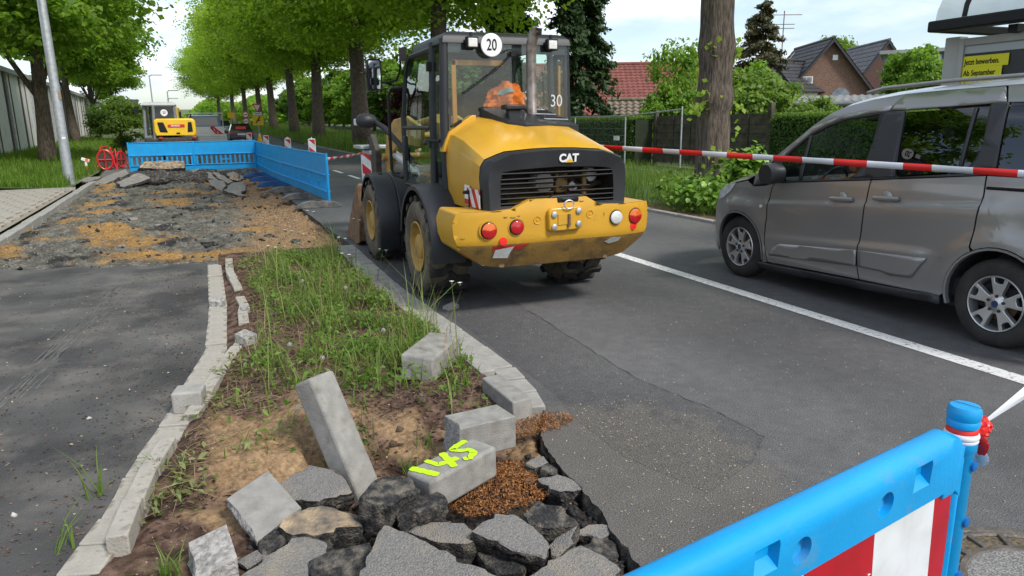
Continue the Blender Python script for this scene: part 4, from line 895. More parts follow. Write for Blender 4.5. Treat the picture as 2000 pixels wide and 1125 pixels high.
for s in (-1, 1):      # windscreen pillars and roof-side panels down to the doors
    pe = [(5.905, 1.0), (5.66, 1.292), (5.452, 1.452), (5.271, 1.594), (5.1, 1.648), (4.962, 1.688), (4.706, 1.731), (4.47, 1.755), (4.405, 1.85), (4.1, 1.862), (3.6, 1.876), (3.52, 1.76), (2.62, 1.75)]
    tops = [(5.90, 1.10), (5.665, 1.30), (5.45, 1.46), (5.27, 1.60), (5.10, 1.70), (4.96, 1.76), (4.70, 1.815), (4.46, 1.845), (4.405, 1.852), (4.1, 1.866), (3.6, 1.882), (3.52, 1.882), (2.62, 1.86)]
    MB().loft([[(VX + s * vw(y, z), y, z) for y, z in tops], [(VX + s * vw((a[0] + b[0]) / 2, (a[1] + b[1]) / 2), (a[0] + b[0]) / 2, (a[1] + b[1]) / 2) for a, b in zip(tops, pe)], [(VX + s * vw(y, z), y, z) for y, z in pe]], closed=False, caps=False).build('roof_side', M_van, VAN, smooth=50)
    r0 = [r[1 if s < 0 else 15] for r in rows[8:13]]; r1 = [r[0 if s < 0 else 16] for r in rows[8:13]]
    MB().loft([r0, r1], closed=False, caps=False).build('windscreen_pillar', M_van, VAN, smooth=60)
    MB().tube([(VX + s * .62, 4.85, 1.875), (VX + s * .655, 4.65, 1.905), (VX + s * .655, 4.0, 1.935), (VX + s * .655, 3.0, 1.95), (VX + s * .63, 2.75, 1.93)], .016, 8).build('roof_rail', M_van, VAN, smooth=60)
# headlights, grille, indicator, mirror, handles
for s in (-1, 1):
    V, F = gridpoly([(6.50, .80), (6.47, .90), (6.34, .965), (6.17, 1.005), (6.24, .92), (6.38, .83)], .04, .04, lambda a, b: (VX + s * (vw(a, b) + .006), a, b))
    me = bpy.data.meshes.new('head_light'); me.from_pydata(V, [], F); finish('head_light', me, mat('headlamp_glass', (.45, .47, .48), (.7, .72, .74), 14, .08, coat=1), VAN, smooth=50)
    MB().lathe([(.018, 0), (.016, -.012 * 1), (0, -.014)] if s < 0 else [(.018, 0), (.016, .012), (0, .014)], (VX + s * vw(5.756, .797), 5.756, .797), 'x', 14).build('side_indicator', M_lens, VAN, smooth=50)
    m_ = MB().loft([[(VX + s * (vw(5.5, 1.1) + .06 + q * .18), 5.52 - .05 * abs(q - .5) + b * .09, 1.145 + a * .105 * (1 - .25 * abs(q - .5))) for a, b in [(math.sin(t), math.cos(t)) for t in [2 * math.pi * k / 14 for k in range(14)]]] for q in (0, .15, .5, .85, 1.0)]).build('door_mirror', M_vblack, VAN, smooth=60)
    MB().box((VX + s * (vw(5.5, 1.1) + .03), 5.53, 1.09), (.12, .08, .05)).build('mirror_foot', M_vblack, m_, bevel=.01)
    for yc, zc, dd in ((4.755, .962, d1), (4.30, 1.008, d2)):
        x = VX + s * (vw(yc, zc) + .022); h = MB().loft([[(x + .012 * math.cos(t), y, zc + (y - yc) * -.05 + k_ * .020 * math.sin(t)) for t in [2 * math.pi * k / 10 for k in range(10)]] for y, k_ in ((yc - .125, .6), (yc - .11, 1), (yc + .10, 1.05), (yc + .125, .6))]).build('door_handle', M_van, VAN if s > 0 else dd, smooth=60)
        MB().lathe([(.055, -.004 * s), (.05, -.001 * s), (.0, .006 * s)], (VX + s * (vw(yc, zc) + .007), yc + .0, zc + .005), 'x', 20).build('handle_recess', M_van, h, smooth=40)
MB().add([(VX + u * .42, 6.955 - .06 * u * u, z) for z in (.52, .74) for u in (-1, -.5, 0, .5, 1)], [(i, i + 1, i + 6, i + 5) for i in range(4)]).build('front_grille', M_vblack, VAN)
# inside
MB().bb(VX - .82, VX + .82, 2.7, 5.9, .3, .45).bb(VX - .72, VX + .72, 5.55, 5.95, .6, 1.06).build('cabin_floor', M_vdark, VAN, bevel=.02)
for x in (VX - .40, VX + .40):
    st = MB().loft([[(x + a * .24, y, z) for a in (-1, 1) for y, z in ([(4.52, .6), (4.30, 1.25), (4.42, 1.28), (4.66, .62)] if a < 0 else [(4.66, .62), (4.42, 1.28), (4.30, 1.25), (4.52, .6)])][0:4], [(x + .24, y, z) for y, z in [(4.52, .6), (4.30, 1.25), (4.42, 1.28), (4.66, .62)]]]).bb(x - .25, x + .25, 4.5, 5.05, .5, .68).bb(x - .13, x + .13, 4.27, 4.37, 1.30, 1.50).build('seat', M_vdark, VAN, bevel=.04)
MB().tube([(VX - .40 + .18 * math.cos(t), 5.38 - .08 * math.sin(t), 1.02 + .17 * math.sin(t)) for t in [2 * math.pi * k / 20 for k in range(21)]], .014, 6).build('steering_wheel', M_vblack, VAN, smooth=40)
MB().box((VX, 5.30, 1.66), (.22, .03, .07)).build('interior_mirror', M_vblack, VAN, bevel=.01)
MB().bb(VX - .75, VX + .75, 2.58, 2.62, .5, 1.8).bb(VX - .8, VX + .8, 2.6, 6.5, .22, .27).build('tailgate_and_floorpan', M_vdark, VAN)
# wheels
tp_ = [(.205, .03), (.215, .008), (.24, .0), (.29, .004), (.318, .022), (.328, .05), (.328, .17), (.318, .2), (.24, .21), (.205, .19)]
def vwheel(y, s):
    w_ = thing('wheel', None, None); w_.parent = VAN; w_.location = (s * .90, y - 4.75, .328); w_.rotation_euler = (0, 0, 0 if s < 0 else math.pi)
    MB().lathe(tp_, (0, 0, 0), 'x', 48).build('tyre', M_rub, w_, smooth=45)
    rim = MB().lathe([(.206, .03), (.209, .010), (.204, .004), (.197, .008), (.192, .03), (.188, .06), (.188, .18)], (0, 0, 0), 'x', 40).build('rim', M_alloy, w_, smooth=40)
    mb = MB().lathe([(.188, .10), (.0, .10)], (0, 0, 0), 'x', 32); mb.build('brake_backing', M_vdark, w_)
    MB().lathe([(.13, .07), (.13, .085), (.05, .085)], (0, 0, 0), 'x', 32).build('brake_disc', M_rust, w_, smooth=40)
    for k in range(5):
        a = 2 * math.pi * k / 5 + .35; c, s_ = math.cos(a), math.sin(a)
        def q(r, t, h): return (h, r * c - t * s_, r * s_ + t * c)
        sp = MB()
        sp.prism([(.045, -.030), (.09, -.034), (.14, -.050), (.193, -.066), (.193, -.036), (.158, -.030), (.150, -.014), (.150, .014), (.158, .030), (.193, .036), (.193, .066), (.14, .050), (.09, .034), (.045, .030)], lambda r, t: q(r, t, .020 - .05 * (r - .045)), lambda r, t: q(r * .99, t * 1.1, .055))
        sp.build('spoke', M_alloy, w_, bevel=.004)
        b = a + math.pi / 5; MB().lathe([(.0, .008), (.011, .009), (.012, .03)], (0, .058 * math.cos(a), .058 * math.sin(a)), 'x', 8).build('wheel_nut', M_vdark, w_, smooth=40)
    MB().lathe([(.0, .008), (.028, .009), (.034, .014), (.075, .022), (.075, .06)], (0, 0, 0), 'x', 24).build('wheel_centre', M_alloy, w_, smooth=40)
    MB().lathe([(.0, .0055), (.024, .0055), (.027, .01)], (0, 0, 0), 'x', 20).build('centre_cap', mat('badge_blue', (.02, .04, .11), None, rough=.25), w_, smooth=40)
for s in (-1, 1):
    vwheel(6.09, s); vwheel(3.32, s)
# top outlines of the broken slabs, in metres, and their thickness
CH = {
 'big': ([(0.49, 2.50, 0.155), (0.59, 2.36, 0.146), (0.69, 2.20, 0.135), (0.84, 1.99, 0.121), (0.72, 1.90, 0.102), (0.47, 1.99, 0.091), (0.32, 2.11, 0.095), (0.34, 2.26, 0.114), (0.41, 2.38, 0.133)], 0.1),
 'c2': ([(0.13, 3.17, 0.055), (0.23, 3.26, 0.069), (0.30, 3.30, 0.076), (0.39, 3.21, 0.071), (0.43, 3.11, 0.063), (0.44, 3.01, 0.053), (0.30, 3.01, 0.047), (0.16, 3.10, 0.049)], 0.1),
 'c4': ([(0.11, 2.81, 0.073), (0.19, 2.88, 0.082), (0.30, 2.88, 0.078), (0.38, 2.83, 0.063), (0.44, 2.79, 0.051), (0.43, 2.73, 0.041), (0.34, 2.74, 0.047), (0.24, 2.73, 0.050), (0.17, 2.75, 0.057)], 0.13),
 'c5': ([(0.14, 2.71, 0.040), (0.18, 2.78, 0.042), (0.28, 2.71, 0.025), (0.28, 2.62, 0.017), (0.21, 2.54, 0.015), (0.13, 2.42, 0.011), (-0.06, 2.46, 0.035), (-0.04, 2.56, 0.043), (0.02, 2.61, 0.042)], 0.1),
 'c6': ([(-0.05, 2.74, -0.001), (0.04, 2.78, 0.003), (0.14, 2.79, 0.005), (0.14, 2.77, 0.002), (0.06, 2.73, -0.002), (-0.01, 2.69, -0.006)], 0.09),
 'c7': ([(0.45, 2.73, 0.172), (0.53, 2.83, 0.174), (0.61, 2.85, 0.168), (0.67, 2.82, 0.158), (0.68, 2.71, 0.146), (0.60, 2.70, 0.152), (0.55, 2.65, 0.153), (0.50, 2.66, 0.159)], 0.16),
 'c8': ([(0.57, 2.70, 0.089), (0.65, 2.74, 0.098), (0.77, 2.74, 0.110), (0.79, 2.68, 0.111), (0.74, 2.65, 0.106), (0.64, 2.64, 0.097), (0.58, 2.63, 0.090)], 0.1),
 'c9': ([(0.58, 2.70, 0.022), (0.70, 2.65, 0.031), (0.84, 2.56, 0.041), (0.86, 2.46, 0.038), (0.80, 2.45, 0.032), (0.69, 2.52, 0.024), (0.63, 2.61, 0.022)], 0.11),
 'c10': ([(0.84, 2.44, 0.075), (0.96, 2.52, 0.078), (1.03, 2.50, 0.066), (1.07, 2.42, 0.046), (1.10, 2.33, 0.026), (1.05, 2.25, 0.016), (0.97, 2.31, 0.035), (0.88, 2.39, 0.061)], 0.09),
 'c11': ([(0.85, 2.44, -0.021), (0.95, 2.40, -0.025), (1.00, 2.34, -0.031), (0.98, 2.27, -0.038), (0.90, 2.29, -0.036), (0.85, 2.37, -0.028)], 0.1),
 'c12': ([(1.09, 2.56, 0.031), (1.20, 2.61, 0.040), (1.28, 2.53, 0.024), (1.29, 2.43, 0.004), (1.18, 2.44, 0.006), (1.10, 2.49, 0.017)], 0.14),
 'c13': ([(1.31, 2.85, 0.004), (1.42, 2.83, 0.007), (1.45, 2.76, 0.001), (1.46, 2.69, -0.005), (1.36, 2.73, -0.006), (1.31, 2.81, -0.001)], 0.12),
 'c14': ([(1.12, 2.37, -0.024), (1.19, 2.37, 0.012), (1.26, 2.36, 0.048), (1.20, 2.32, 0.002), (1.13, 2.30, -0.036)], 0.06),
 'c15': ([(1.28, 2.39, -0.008), (1.34, 2.41, -0.006), (1.40, 2.40, -0.008), (1.42, 2.35, -0.012), (1.35, 2.33, -0.014), (1.28, 2.36, -0.011)], 0.09),
 'c16': ([(0.94, 2.15, 0.031), (1.05, 2.18, 0.041), (1.19, 2.21, 0.053), (1.24, 2.13, 0.042), (1.26, 2.05, 0.032), (1.20, 1.97, 0.016), (0.99, 1.99, 0.009), (0.94, 2.07, 0.019)], 0.1),
 'c17': ([(1.31, 3.02, 0.011), (1.37, 3.05, 0.014), (1.42, 3.04, 0.013), (1.41, 2.99, 0.008), (1.34, 2.97, 0.005)], 0.08),
 'c18': ([(1.36, 2.94, 0.002), (1.41, 2.98, 0.005), (1.43, 2.92, -0.001), (1.42, 2.88, -0.004), (1.35, 2.90, -0.002)], 0.08),
 'c20': ([(0.22, 2.55, 0.044), (0.30, 2.57, 0.057), (0.43, 2.55, 0.065), (0.42, 2.49, 0.053), (0.37, 2.40, 0.030), (0.32, 2.33, 0.011), (0.21, 2.44, 0.023)], 0.11),
 'f1': ([(-2.59, 24.29, 0.073), (-2.06, 25.16, 0.291), (-1.65, 24.62, 0.157), (-2.39, 23.87, -0.031)], 0.12),
 'f2': ([(-3.40, 25.68, -0.027), (-2.93, 26.29, 0.220), (-2.51, 26.47, 0.350), (-2.40, 25.88, 0.223), (-2.87, 25.51, 0.037), (-3.09, 25.27, -0.067)], 0.12),
 'f3': ([(-3.78, 25.83, 0.074), (-3.62, 26.48, 0.139), (-3.24, 26.50, 0.142), (-3.26, 26.04, 0.094), (-3.54, 25.54, 0.046)], 0.1),
 'f4': ([(-2.06, 26.20, 0.387), (-1.98, 26.50, 0.566), (-0.74, 26.46, 0.547), (-0.72, 26.13, 0.342), (-1.27, 26.13, 0.342)], 0.14),
 'f5': ([(-0.06, 22.31, 0.170), (0.15, 22.27, 0.198), (0.30, 22.05, 0.138), (0.36, 21.80, 0.050), (0.24, 21.54, -0.078), (0.06, 21.84, 0.008)], 0.1),
 'f6': ([(0.08, 23.83, 0.266), (0.18, 23.87, 0.296), (0.38, 23.62, 0.192), (0.60, 23.27, 0.040), (0.45, 23.21, -0.004), (0.26, 23.49, 0.114)], 0.1),
 'f7': ([(0.32, 20.25, 0.038), (0.56, 20.64, 0.191), (0.80, 20.61, 0.182), (0.80, 20.20, 0.019), (0.58, 20.09, -0.026)], 0.1),
 'f8': ([(0.33, 19.57, 0.061), (0.57, 19.64, 0.075), (0.77, 19.08, -0.036), (0.60, 19.17, -0.018)], 0.08),
 'f9': ([(-2.12, 26.50, 0.334), (-1.36, 26.46, 0.328), (-1.27, 25.99, 0.231), (-1.86, 26.08, 0.248)], 0.16),
 'f10': ([(-1.34, 26.50, 0.305), (-0.55, 26.15, 0.234), (-0.40, 25.59, 0.122), (-1.13, 25.84, 0.175)], 0.16),
 'f11': ([(-0.44, 26.25, 0.205), (-0.21, 26.50, 0.283), (0.18, 26.35, 0.237), (0.04, 25.96, 0.121), (-0.29, 25.94, 0.115)], 0.14),
 'f12': ([(0.63, 23.89, 0.185), (0.81, 23.87, 0.178), (0.78, 23.58, 0.030), (0.54, 23.69, 0.088)], 0.1),
 'f13': ([(1.04, 26.03, 0.160), (1.37, 26.22, 0.199), (1.51, 25.96, 0.146), (1.32, 25.51, 0.057)], 0.12),
}
# ------------------------------------------------------------------ blue barriers
def bool_cut(o, cutters):
    for c in cutters:
        k = o.modifiers.new('cut', 'BOOLEAN'); k.object = c; k.operation = 'DIFFERENCE'; k.solver = 'EXACT'
    dg = bpy.context.evaluated_depsgraph_get(); dg.update(); me = bpy.data.meshes.new_from_object(o.evaluated_get(dg))
    o.modifiers.clear(); o.data = me
    for c in cutters: bpy.data.objects.remove(c)
    me.polygons.foreach_set('use_smooth', [True] * len(me.polygons)); me.set_sharp_from_angle(angle=math.radians(40))
def barrier_proto():
    W = 1.92; t = thing('safety_barrier', None, 'barrier')
    mb = MB().py([(-W / 2, .60), (W / 2, .60), (W / 2, .97), (W / 2 - .05, 1.0), (-W / 2 + .05, 1.0), (-W / 2, .97)], -.02, .02)
    tp = mb.build('top_board', M_blue, t, bevel=.012)
    for k in range(7):
        MB().lathe([(.026, 0), (.022, .004), (0, .005)], (-W / 2 + .24 + k * .24, -.019, .80), 'y', 12).build('dimple', mat('blue_plastic_dimple', (.0, .10, .34), None, rough=.5), tp)
    MB().py([(-W / 2, .985), (W / 2, .985), (W / 2, 1.015), (-W / 2, 1.015)], -.035, .035).build('top_rail', M_blue, t, bevel=.012)
    MB().py([(-W / 2, .57), (W / 2, .57), (W / 2, .61), (-W / 2, .61)], -.055, .055).build('middle_rail', M_blue, t, bevel=.01)
    MB().py([(-W / 2, .06), (W / 2, .06), (W / 2, .24), (-W / 2, .24)], -.022, .022).build('bottom_board', M_blue, t, bevel=.01)
    MB().py([(-W / 2, .235), (W / 2, .235), (W / 2, .265), (-W / 2, .265)], -.055, .055).build('bottom_rail', M_blue, t, bevel=.01)
    for k in range(13):
        x = -W / 2 + .05 + k * (W - .1) / 12; MB().bb(x - .031, x + .031, -.02, .02, .26, .575).build('slat', M_blue, t, bevel=.006)
    MB().bb(-.2, .2, -.018, .018, .38, .42).build('label_bar', M_blue, t, bevel=.004)
    for x in (-W / 2 - .015, W / 2 + .015): MB().lathe([(.0, 1.03), (.026, 1.03), (.028, 1.0), (.028, .0), (0, 0)], (x, 0, 0), 'z', 12).build('post', M_blue, t, smooth=40)
    return t
def foot_proto(m, nm):
    t = thing('barrier_foot', None, 'barrier foot')
    s = [(-.46, .0), (-.46, .035), (-.32, .11), (-.16, .135), (.16, .135), (.32, .11), (.46, .035), (.46, 0)]
    MB().px(s, -.12, .12).build('base_block', m, t, bevel=.01)
    MB().box((0, 0, .137), (.09, .10, .012)).build('socket', M_blackg, t, bevel=.004)
    return t
P0 = barrier_proto(); G1 = 'blue barriers across the closed lane'; G2 = 'blue barriers along the carriageway edge'
zb = zg(27) + .10
def place(o, x0, y0, x1, y1, label, group, z=None):
    o.location = ((x0 + x1) / 2, (y0 + y1) / 2, (zg((y0 + y1) / 2) + .06) if z is None else z)
    o.rotation_euler = (0, math.atan2(-(zg(y1) - zg(y0)), math.hypot(x1 - x0, y1 - y0)), math.atan2(y1 - y0, x1 - x0)); o['label'] = label; o['group'] = group; return o
place(P0, -2.42, 27, -.43, 27, 'blue slatted barrier across the lane, left one of two, below the excavator', G1, zb)
place(dup(P0), -.41, 27, 1.53, 27, 'blue slatted barrier across the lane, right one of two, below the flatbed truck', G1, zb)
side = [(1.58, 27.0), (1.66, 25.0), (1.74, 23.0), (1.84, 21.0), (1.98, 19.05), (2.12, 17.1), (2.22, 15.15)]
ords = ['farthest blue slatted barrier along the road edge, at the corner', 'second farthest blue barrier along the road edge', 'third blue barrier from the far corner along the road edge', 'third nearest blue barrier along the road edge', 'second nearest blue barrier along the road edge, before the end one', 'nearest blue slatted barrier along the road edge, red-white tape tied to its end']
for (a, b), (c, d), s in zip(side, side[1:], ords): place(dup(P0), a, b, c, d, s, G2)
M_foot = mat('recycled_rubber', (.085, .085, .08), (.14, .138, .13), 12, .9, .4, 60, dirt=(.24, .225, .19), dscale=5, dlo=.45, dhi=.7)
M_footb = mat('blue_rubber', (.012, .065, .20), (.02, .09, .26), 8, .8, .3, 60, dirt=(.12, .13, .13), dscale=5, dlo=.55, dhi=.75)
FA, FB = foot_proto(M_foot, 0), foot_proto(M_footb, 1); usedf = {0: 0, 1: 0}
fl = ['grey rubber barrier foot under the nearest end of the blue barriers', 'grey rubber barrier foot second from the near end of the blue row', 'grey rubber barrier foot third from the near end', 'blue rubber barrier foot fourth from the near end', 'blue rubber barrier foot fifth from the near end', 'blue rubber barrier foot sixth from the near end', 'dark barrier foot at the far corner of the blue barriers']
for i, ((x, y), s) in enumerate(zip(side[::-1], fl)):
    k = 0 if i in (0, 1, 2, 6) else 1; src = (FA, FB)[k]; o = src if not usedf[k] else dup(src); usedf[k] = 1
    o.location = (x - .22, y, zg(y)); o.rotation_euler = (0, 0, math.radians(90 + (-6, 4, -3, 3, -4, 5, 2)[i])); o['label'] = s; o['group'] = 'feet of the blue barriers'
o = dup(FA, None, (-2.43, 27, zg(27) + .02), 0, 'grey barrier foot at the left end of the blue barriers'); o = dup(FA, None, (-.42, 27, zg(27) + .02), 0, 'grey barrier foot between the two blue barriers across the lane')

# foreground barrier
FGx, FGy = Vector((1.51, 1.0)), Vector((.981, .193))
FB_ = thing('traffic_barrier', 'blue plastic barrier with red and white striped board, close to the camera', 'barrier', (1.51, 1.0, 0)); FB_.rotation_euler = (0, 0, math.atan2(.193, .981))
# local frame: x along the panel (negative = left), y depth, z up; post at origin
prof_ = [(-.030, .870), (-.034, .965), (-.028, .990), (-.012, 1.003), (.012, 1.003), (.028, .990), (.034, .965), (.030, .870), (.0, .864)]
def rail_end(k):     # rounded right-hand shoulder of the top rail
    return [(y, z) for y, z in prof_]
secs = [[(x, y, z) for y, z in prof_] for x in (-1.95, -.11)]
secs += [[(-.11 + .060 * math.sin(t), y * (1 - .12 * (t > 1.2)), min(z, .943 + .06 * math.cos(t)) if z > .9 else z) for y, z in prof_] for t in (.3, .6, .9, 1.2, 1.45, 1.57)]
tr = MB().loft(secs).build('top_rail', M_blue, FB_, smooth=40)
cut = []
for k, x in enumerate((-.235, -.48, -.70, -.93, -1.16, -1.40)):
    if k % 2 == 1 or True:
        pass
for x in (-.36, -.63, -.86, -1.22, -1.5):
    cut.append(MB().lathe([(.0, -.03), (.030, -.03), (.026, .018), (.0, .020)], (x, -.034, .925), 'y', 24).build('cutter', M_blue))
for x in (-.225, -.73, -1.05, -1.6):
    cut.append(MB().loft([[(x - .04, -.06, .888), (x + .04, -.06, .888), (x + .04, -.06, .975), (x - .04, -.06, .975)], [(x - .028, -.014, .935), (x + .028, -.014, .935), (x + .028, -.014, .970), (x - .028, -.014, .970)]]).build('cutter', M_blue))
for c_ in cut: c_.parent = FB_
bpy.context.view_layer.update()
for c_ in cut: c_.matrix_world = FB_.matrix_world
bool_cut(tr, cut)
MB().loft([[(x, y * .75, z) for y, z in ((-.03, z0), (.03, z0), (.03, z1), (-.03, z1))] for x, z0, z1 in ((-.10, .845, .93), (-.055, .845, .905), (-.048, .85, .885), (-.035, .84, .900), (-.02, .82, .93))]).build('rail_neck', M_blue, FB_, bevel=.014, seg=3)
pst = MB().lathe([(.030, .0), (.030, .93), (.034, .935), (.034, .955), (.027, .962), (.027, .985), (.033, .99), (.0345, 1.0), (.032, 1.006), (.0345, 1.012), (.0345, 1.028), (.030, 1.037), (.0, 1.039)], (0, 0, 0), 'z', 32).build('post', M_blue, FB_, smooth=40)
MB().bb(-.0, .001, -.034, .034, 1.0395, 1.0402).build('mould_seam', M_blackg, pst)
for z in (.90, .76, .62): MB().lathe([(.0, -.038), (.012, -.036), (.014, -.02)], (.005, -.0, z), 'y', 14).build('pin_hole', mat('blue_plastic_dark', (.0, .12, .38), None, rough=.4), pst)
MB().lathe([(.0, .052), (.013, .050), (.016, .04), (.012, .02)], (0, 0, .905), 'x', 16).build('locking_knob', M_blue, pst, smooth=40)
MB().px([(-.022, .10), (.022, .10), (.022, .86), (-.022, .86)], -.036, -.020).build('side_frame', M_blue, FB_, bevel=.012)
MB().px([(-.03, .08), (.03, .08), (.03, .18), (-.03, .18)], -1.95, -.03).build('bottom_rail', M_blue, FB_, bevel=.012)
MB().bb(-1.93, -.06, -.008, .012, .16, .866).build('back_panel', M_blue, FB_)
edge = [(-.050, .863), (-.044, .78), (-.041, .70), (-.042, .58), (-.085, .45), (-.095, .3), (-.11, .2)]
M_wr = stripemat('barrier_board_stripes', (.68, .70, .72), (.42, .004, .012), 0, .47, .07, .5, rough=.3, off=.136)
bd = MB().py([(-1.92, .863)] + edge + [(-1.92, .2)], -.016, -.0095).build('striped_board', M_wr, FB_)
put_text('67528 & 6171', .011, M_white, bd, (-.365, -.0168, .735), (0, 0, 1), (-1, 0, 0), name='small_print')
MB().tube([(x + .006, -.012, z) for x, z in edge], .006, 6).build('board_rim', M_blue, FB_, smooth=60)

# ------------------------------------------------------------------ warning tape
def tape(name, pts, label, width=.075, twist=0.0, sag=.0, n=60, seed=1, group=None, cyc=.5):
    P = [Vector(p) for p in pts]; L_ = [0]
    for a, b in zip(P, P[1:]): L_.append(L_[-1] + (b - a).length)
    mb = MB(); V = []; rng = random.Random(seed); tot = L_[-1]; ph = rng.random()
    S = np.linspace(0, tot, n + 1); pos = []
    for s in S:
        i = max(0, min(len(P) - 2, int(np.searchsorted(L_, s) - 1))); t = (s - L_[i]) / max(1e-6, L_[i + 1] - L_[i]); p = P[i].lerp(P[i + 1], t)
        p.z -= sag * 4 * t * (1 - t); pos.append(p)
    for i, p in enumerate(pos):
        d = (pos[min(i + 1, n)] - pos[max(i - 1, 0)]).normalized(); side_ = Vector((d.y, -d.x, 0)).normalized(); u = side_.cross(d).normalized()
        if u.z < 0: u = -u
        a = twist * (.6 + .4 * math.sin(i * .35 + ph * 6)) + .12 * math.sin(i * .8)
        q = u * math.cos(a) + side_ * math.sin(a); V += [p - q * width / 2, p - q * 0 + side_ * .004, p + q * width / 2]
    F = []; mi = []
    for i in range(n):
        for j in range(2): F.append((i * 3 + j, i * 3 + 3 + j, i * 3 + 4 + j, i * 3 + 1 + j)); mi.append(0)
    me = bpy.data.meshes.new(name); me.from_pydata(V, [], F)
    o = finish(name, me, [mat('tape_white', (.68, .70, .74), None, rough=.35), mat('tape_red', (.72, .02, .015), None, rough=.35)], None, smooth=60, mi=None)
    sc = tot / n; me.polygons.foreach_set('material_index', [1 if ((k // 2) * sc / cyc + ph) % 1 < .5 else 0 for k in range(len(F))])
    k = o.modifiers.new('solid', 'SOLIDIFY'); k.thickness = .0012
    tag(o, label, 'tape', group); return o
TA, TB = (3.50, 8.10, 1.43), (4.98, 2.90, 1.285)
tape('warning_tape', [TA, TB, tuple(Vector(TB) + (Vector(TB) - Vector(TA)) * .35)], 'red and white warning tape stretched across in front of the van', .050, .35, .0, 110, 3)
tape('warning_tape', [(2.22, 15.12, .98), (3.56, 18.0, .98)], 'short red and white tape from the blue barrier end to a beacon', .07, .8, .02, 40, 5)
# tape knotted round the foreground post
ang = FB_.rotation_euler.z; RM = Matrix.Rotation(ang, 3, 'Z')
def fl_(x, y, z): v = RM @ Vector((x, y, 0)); return (1.51 + v.x, 1.0 + v.y, z)
KN = thing('knotted_tape', 'red and white tape wound round the post of the foreground barrier', 'tape', (1.51, 1.0, .97), worldco=True)
mb = MB()
for z, r_, t_ in ((.968, .0345, .010), (.958, .0335, .008)): mb.lathe([(r_ - .004, -t_), (r_, -t_ * .6), (r_ + .002, 0), (r_, t_ * .6), (r_ - .004, t_)], (1.51, 1.0, z), 'z', 28)
mb.build('white_winding', mat('tape_white', (.68, .70, .74)), KN, smooth=60)
MB().lathe([(.030, -.022), (.0325, -.016), (.0325, .018), (.030, .023)], (1.51, 1.0, .964), 'z', 28).build('red_winding', mat('tape_red', (.72, .02, .015)), KN, smooth=60)
def crumple(name, pts, rad, m, seed):
    bm = bmesh.new(); bmesh.ops.create_icosphere(bm, subdivisions=4, radius=1); off = Vector((seed, 2, 1))
    P = [Vector(p) for p in pts]
    for v in bm.verts:
        p = v.co.copy(); t = (p.x + 1) / 2; c = P[0].lerp(P[1], t * 2) if t < .5 else P[1].lerp(P[2], t * 2 - 1)
        r = rad * (.55 + .6 * (1 - abs(p.x) ** 3)) * (1 + .5 * (1 - 2 * abs(noise.noise(p * 2.2 + off)))) * .75
        v.co = c + Vector((0, p.y * r, p.z * r))
    me = bpy.data.meshes.new(name); bm.to_mesh(me); bm.free(); return finish(name, me, m, KN, smooth=30)
crumple('red_knot', [fl_(.030, -.01, .968), fl_(.058, -.012, .974), fl_(.088, -.012, .982)], .022, mat('tape_red', ()), 1)
crumple('red_tail', [fl_(.036, -.02, .965), fl_(.047, -.025, .94), fl_(.05, -.025, .912)], .014, mat('tape_red', ()), 4)
crumple('white_tail', [fl_(.048, -.027, .918), fl_(.052, -.028, .905), fl_(.054, -.028, .892)], .013, mat('tape_white', ()), 6)
mb = MB(); p0 = Vector(fl_(.085, -.012, .982)); p1 = Vector(fl_(1.2, -.1, 1.25)); secs = []
for k in range(13):
    t = k / 12; p = p0.lerp(p1, t); w_ = .006 + .030 * min(1, t * 3); secs.append([p + Vector((0, 0, w_)), p + Vector((.004, .012 * min(1, t * 4), 0)), p - Vector((0, 0, w_)), p + Vector((-.004, -.012 * min(1, t * 4), 0))])
mb.loft(secs).build('white_strand', mat('tape_white', ()), KN, smooth=30)

# ------------------------------------------------------------------ beacons, signs, posts
M_bw = stripemat('beacon_stripes', (.72, .72, .70), (.55, .012, .02), 2, .46, .9, .5, off=.12, slax=0)
def beacon_proto():
    t = thing('beacon', None, 'beacon')
    MB().py([(-.125, .10), (.125, .10), (.125, .98), (.10, 1.0), (-.10, 1.0), (-.125, .98)], -.03, .03).build('body', M_white, t, bevel=.01)
    MB().py([(-.105, .14), (.105, .14), (.105, .97), (-.105, .97)], -.034, .034).build('striped_face', M_bw, t)
    MB().px([(-.35, 0), (-.35, .05), (-.2, .11), (.2, .11), (.35, .05), (.35, 0)], -.2, .2).build('foot', M_foot, t, bevel=.01)
    return t
BP = beacon_proto(); G = 'red and white beacons beside the road'
for i, (x, y, z, s, r) in enumerate(((3.60, 18.0, 0, 'red and white beacon right behind the front wheel of the loader', .03), (3.42, 26.5, .16, 'red and white beacon nearest above the blue barriers', .04), (3.1, 31.5, .06, 'second nearest red and white beacon, with pointed top', 0), (2.55, 35.6, .12, 'third red and white beacon above the blue barriers', 0), (1.95, 38, .20, 'farthest red and white beacon in front of the dark car', 0))):
    o = BP if i == 0 else dup(BP); o.location = (x, y, zg(y) + z - .02); o.rotation_euler = (0, 0, -.12); o['label'] = s; o['group'] = G
    if i == 2:
        MB().py([(-.125, .98), (.125, .98), (0, 1.07)], -.03, .03).build('pointed_cap', M_white, o)
    if i == 1: MB().lathe([(.02, 1.0), (.02, 1.04), (0, 1.05)], (0, 0, 0), 'z', 10).build('top_stud', M_white, o)
yp = thing('delineator_post', 'small yellow post standing on the lane line between two beacons', 'post', (2.35, 36.6, zg(36.6) + .12))
MB().lathe([(.09, 0), (.085, .55), (.11, .58), (.11, .75), (.06, .92), (.04, 1.05), (0, 1.06)], (0, 0, 0), 'z', 14).build('body', mat('signal_yellow', (.75, .45, .01), (.8, .5, .02), 5, .5), yp, smooth=40)
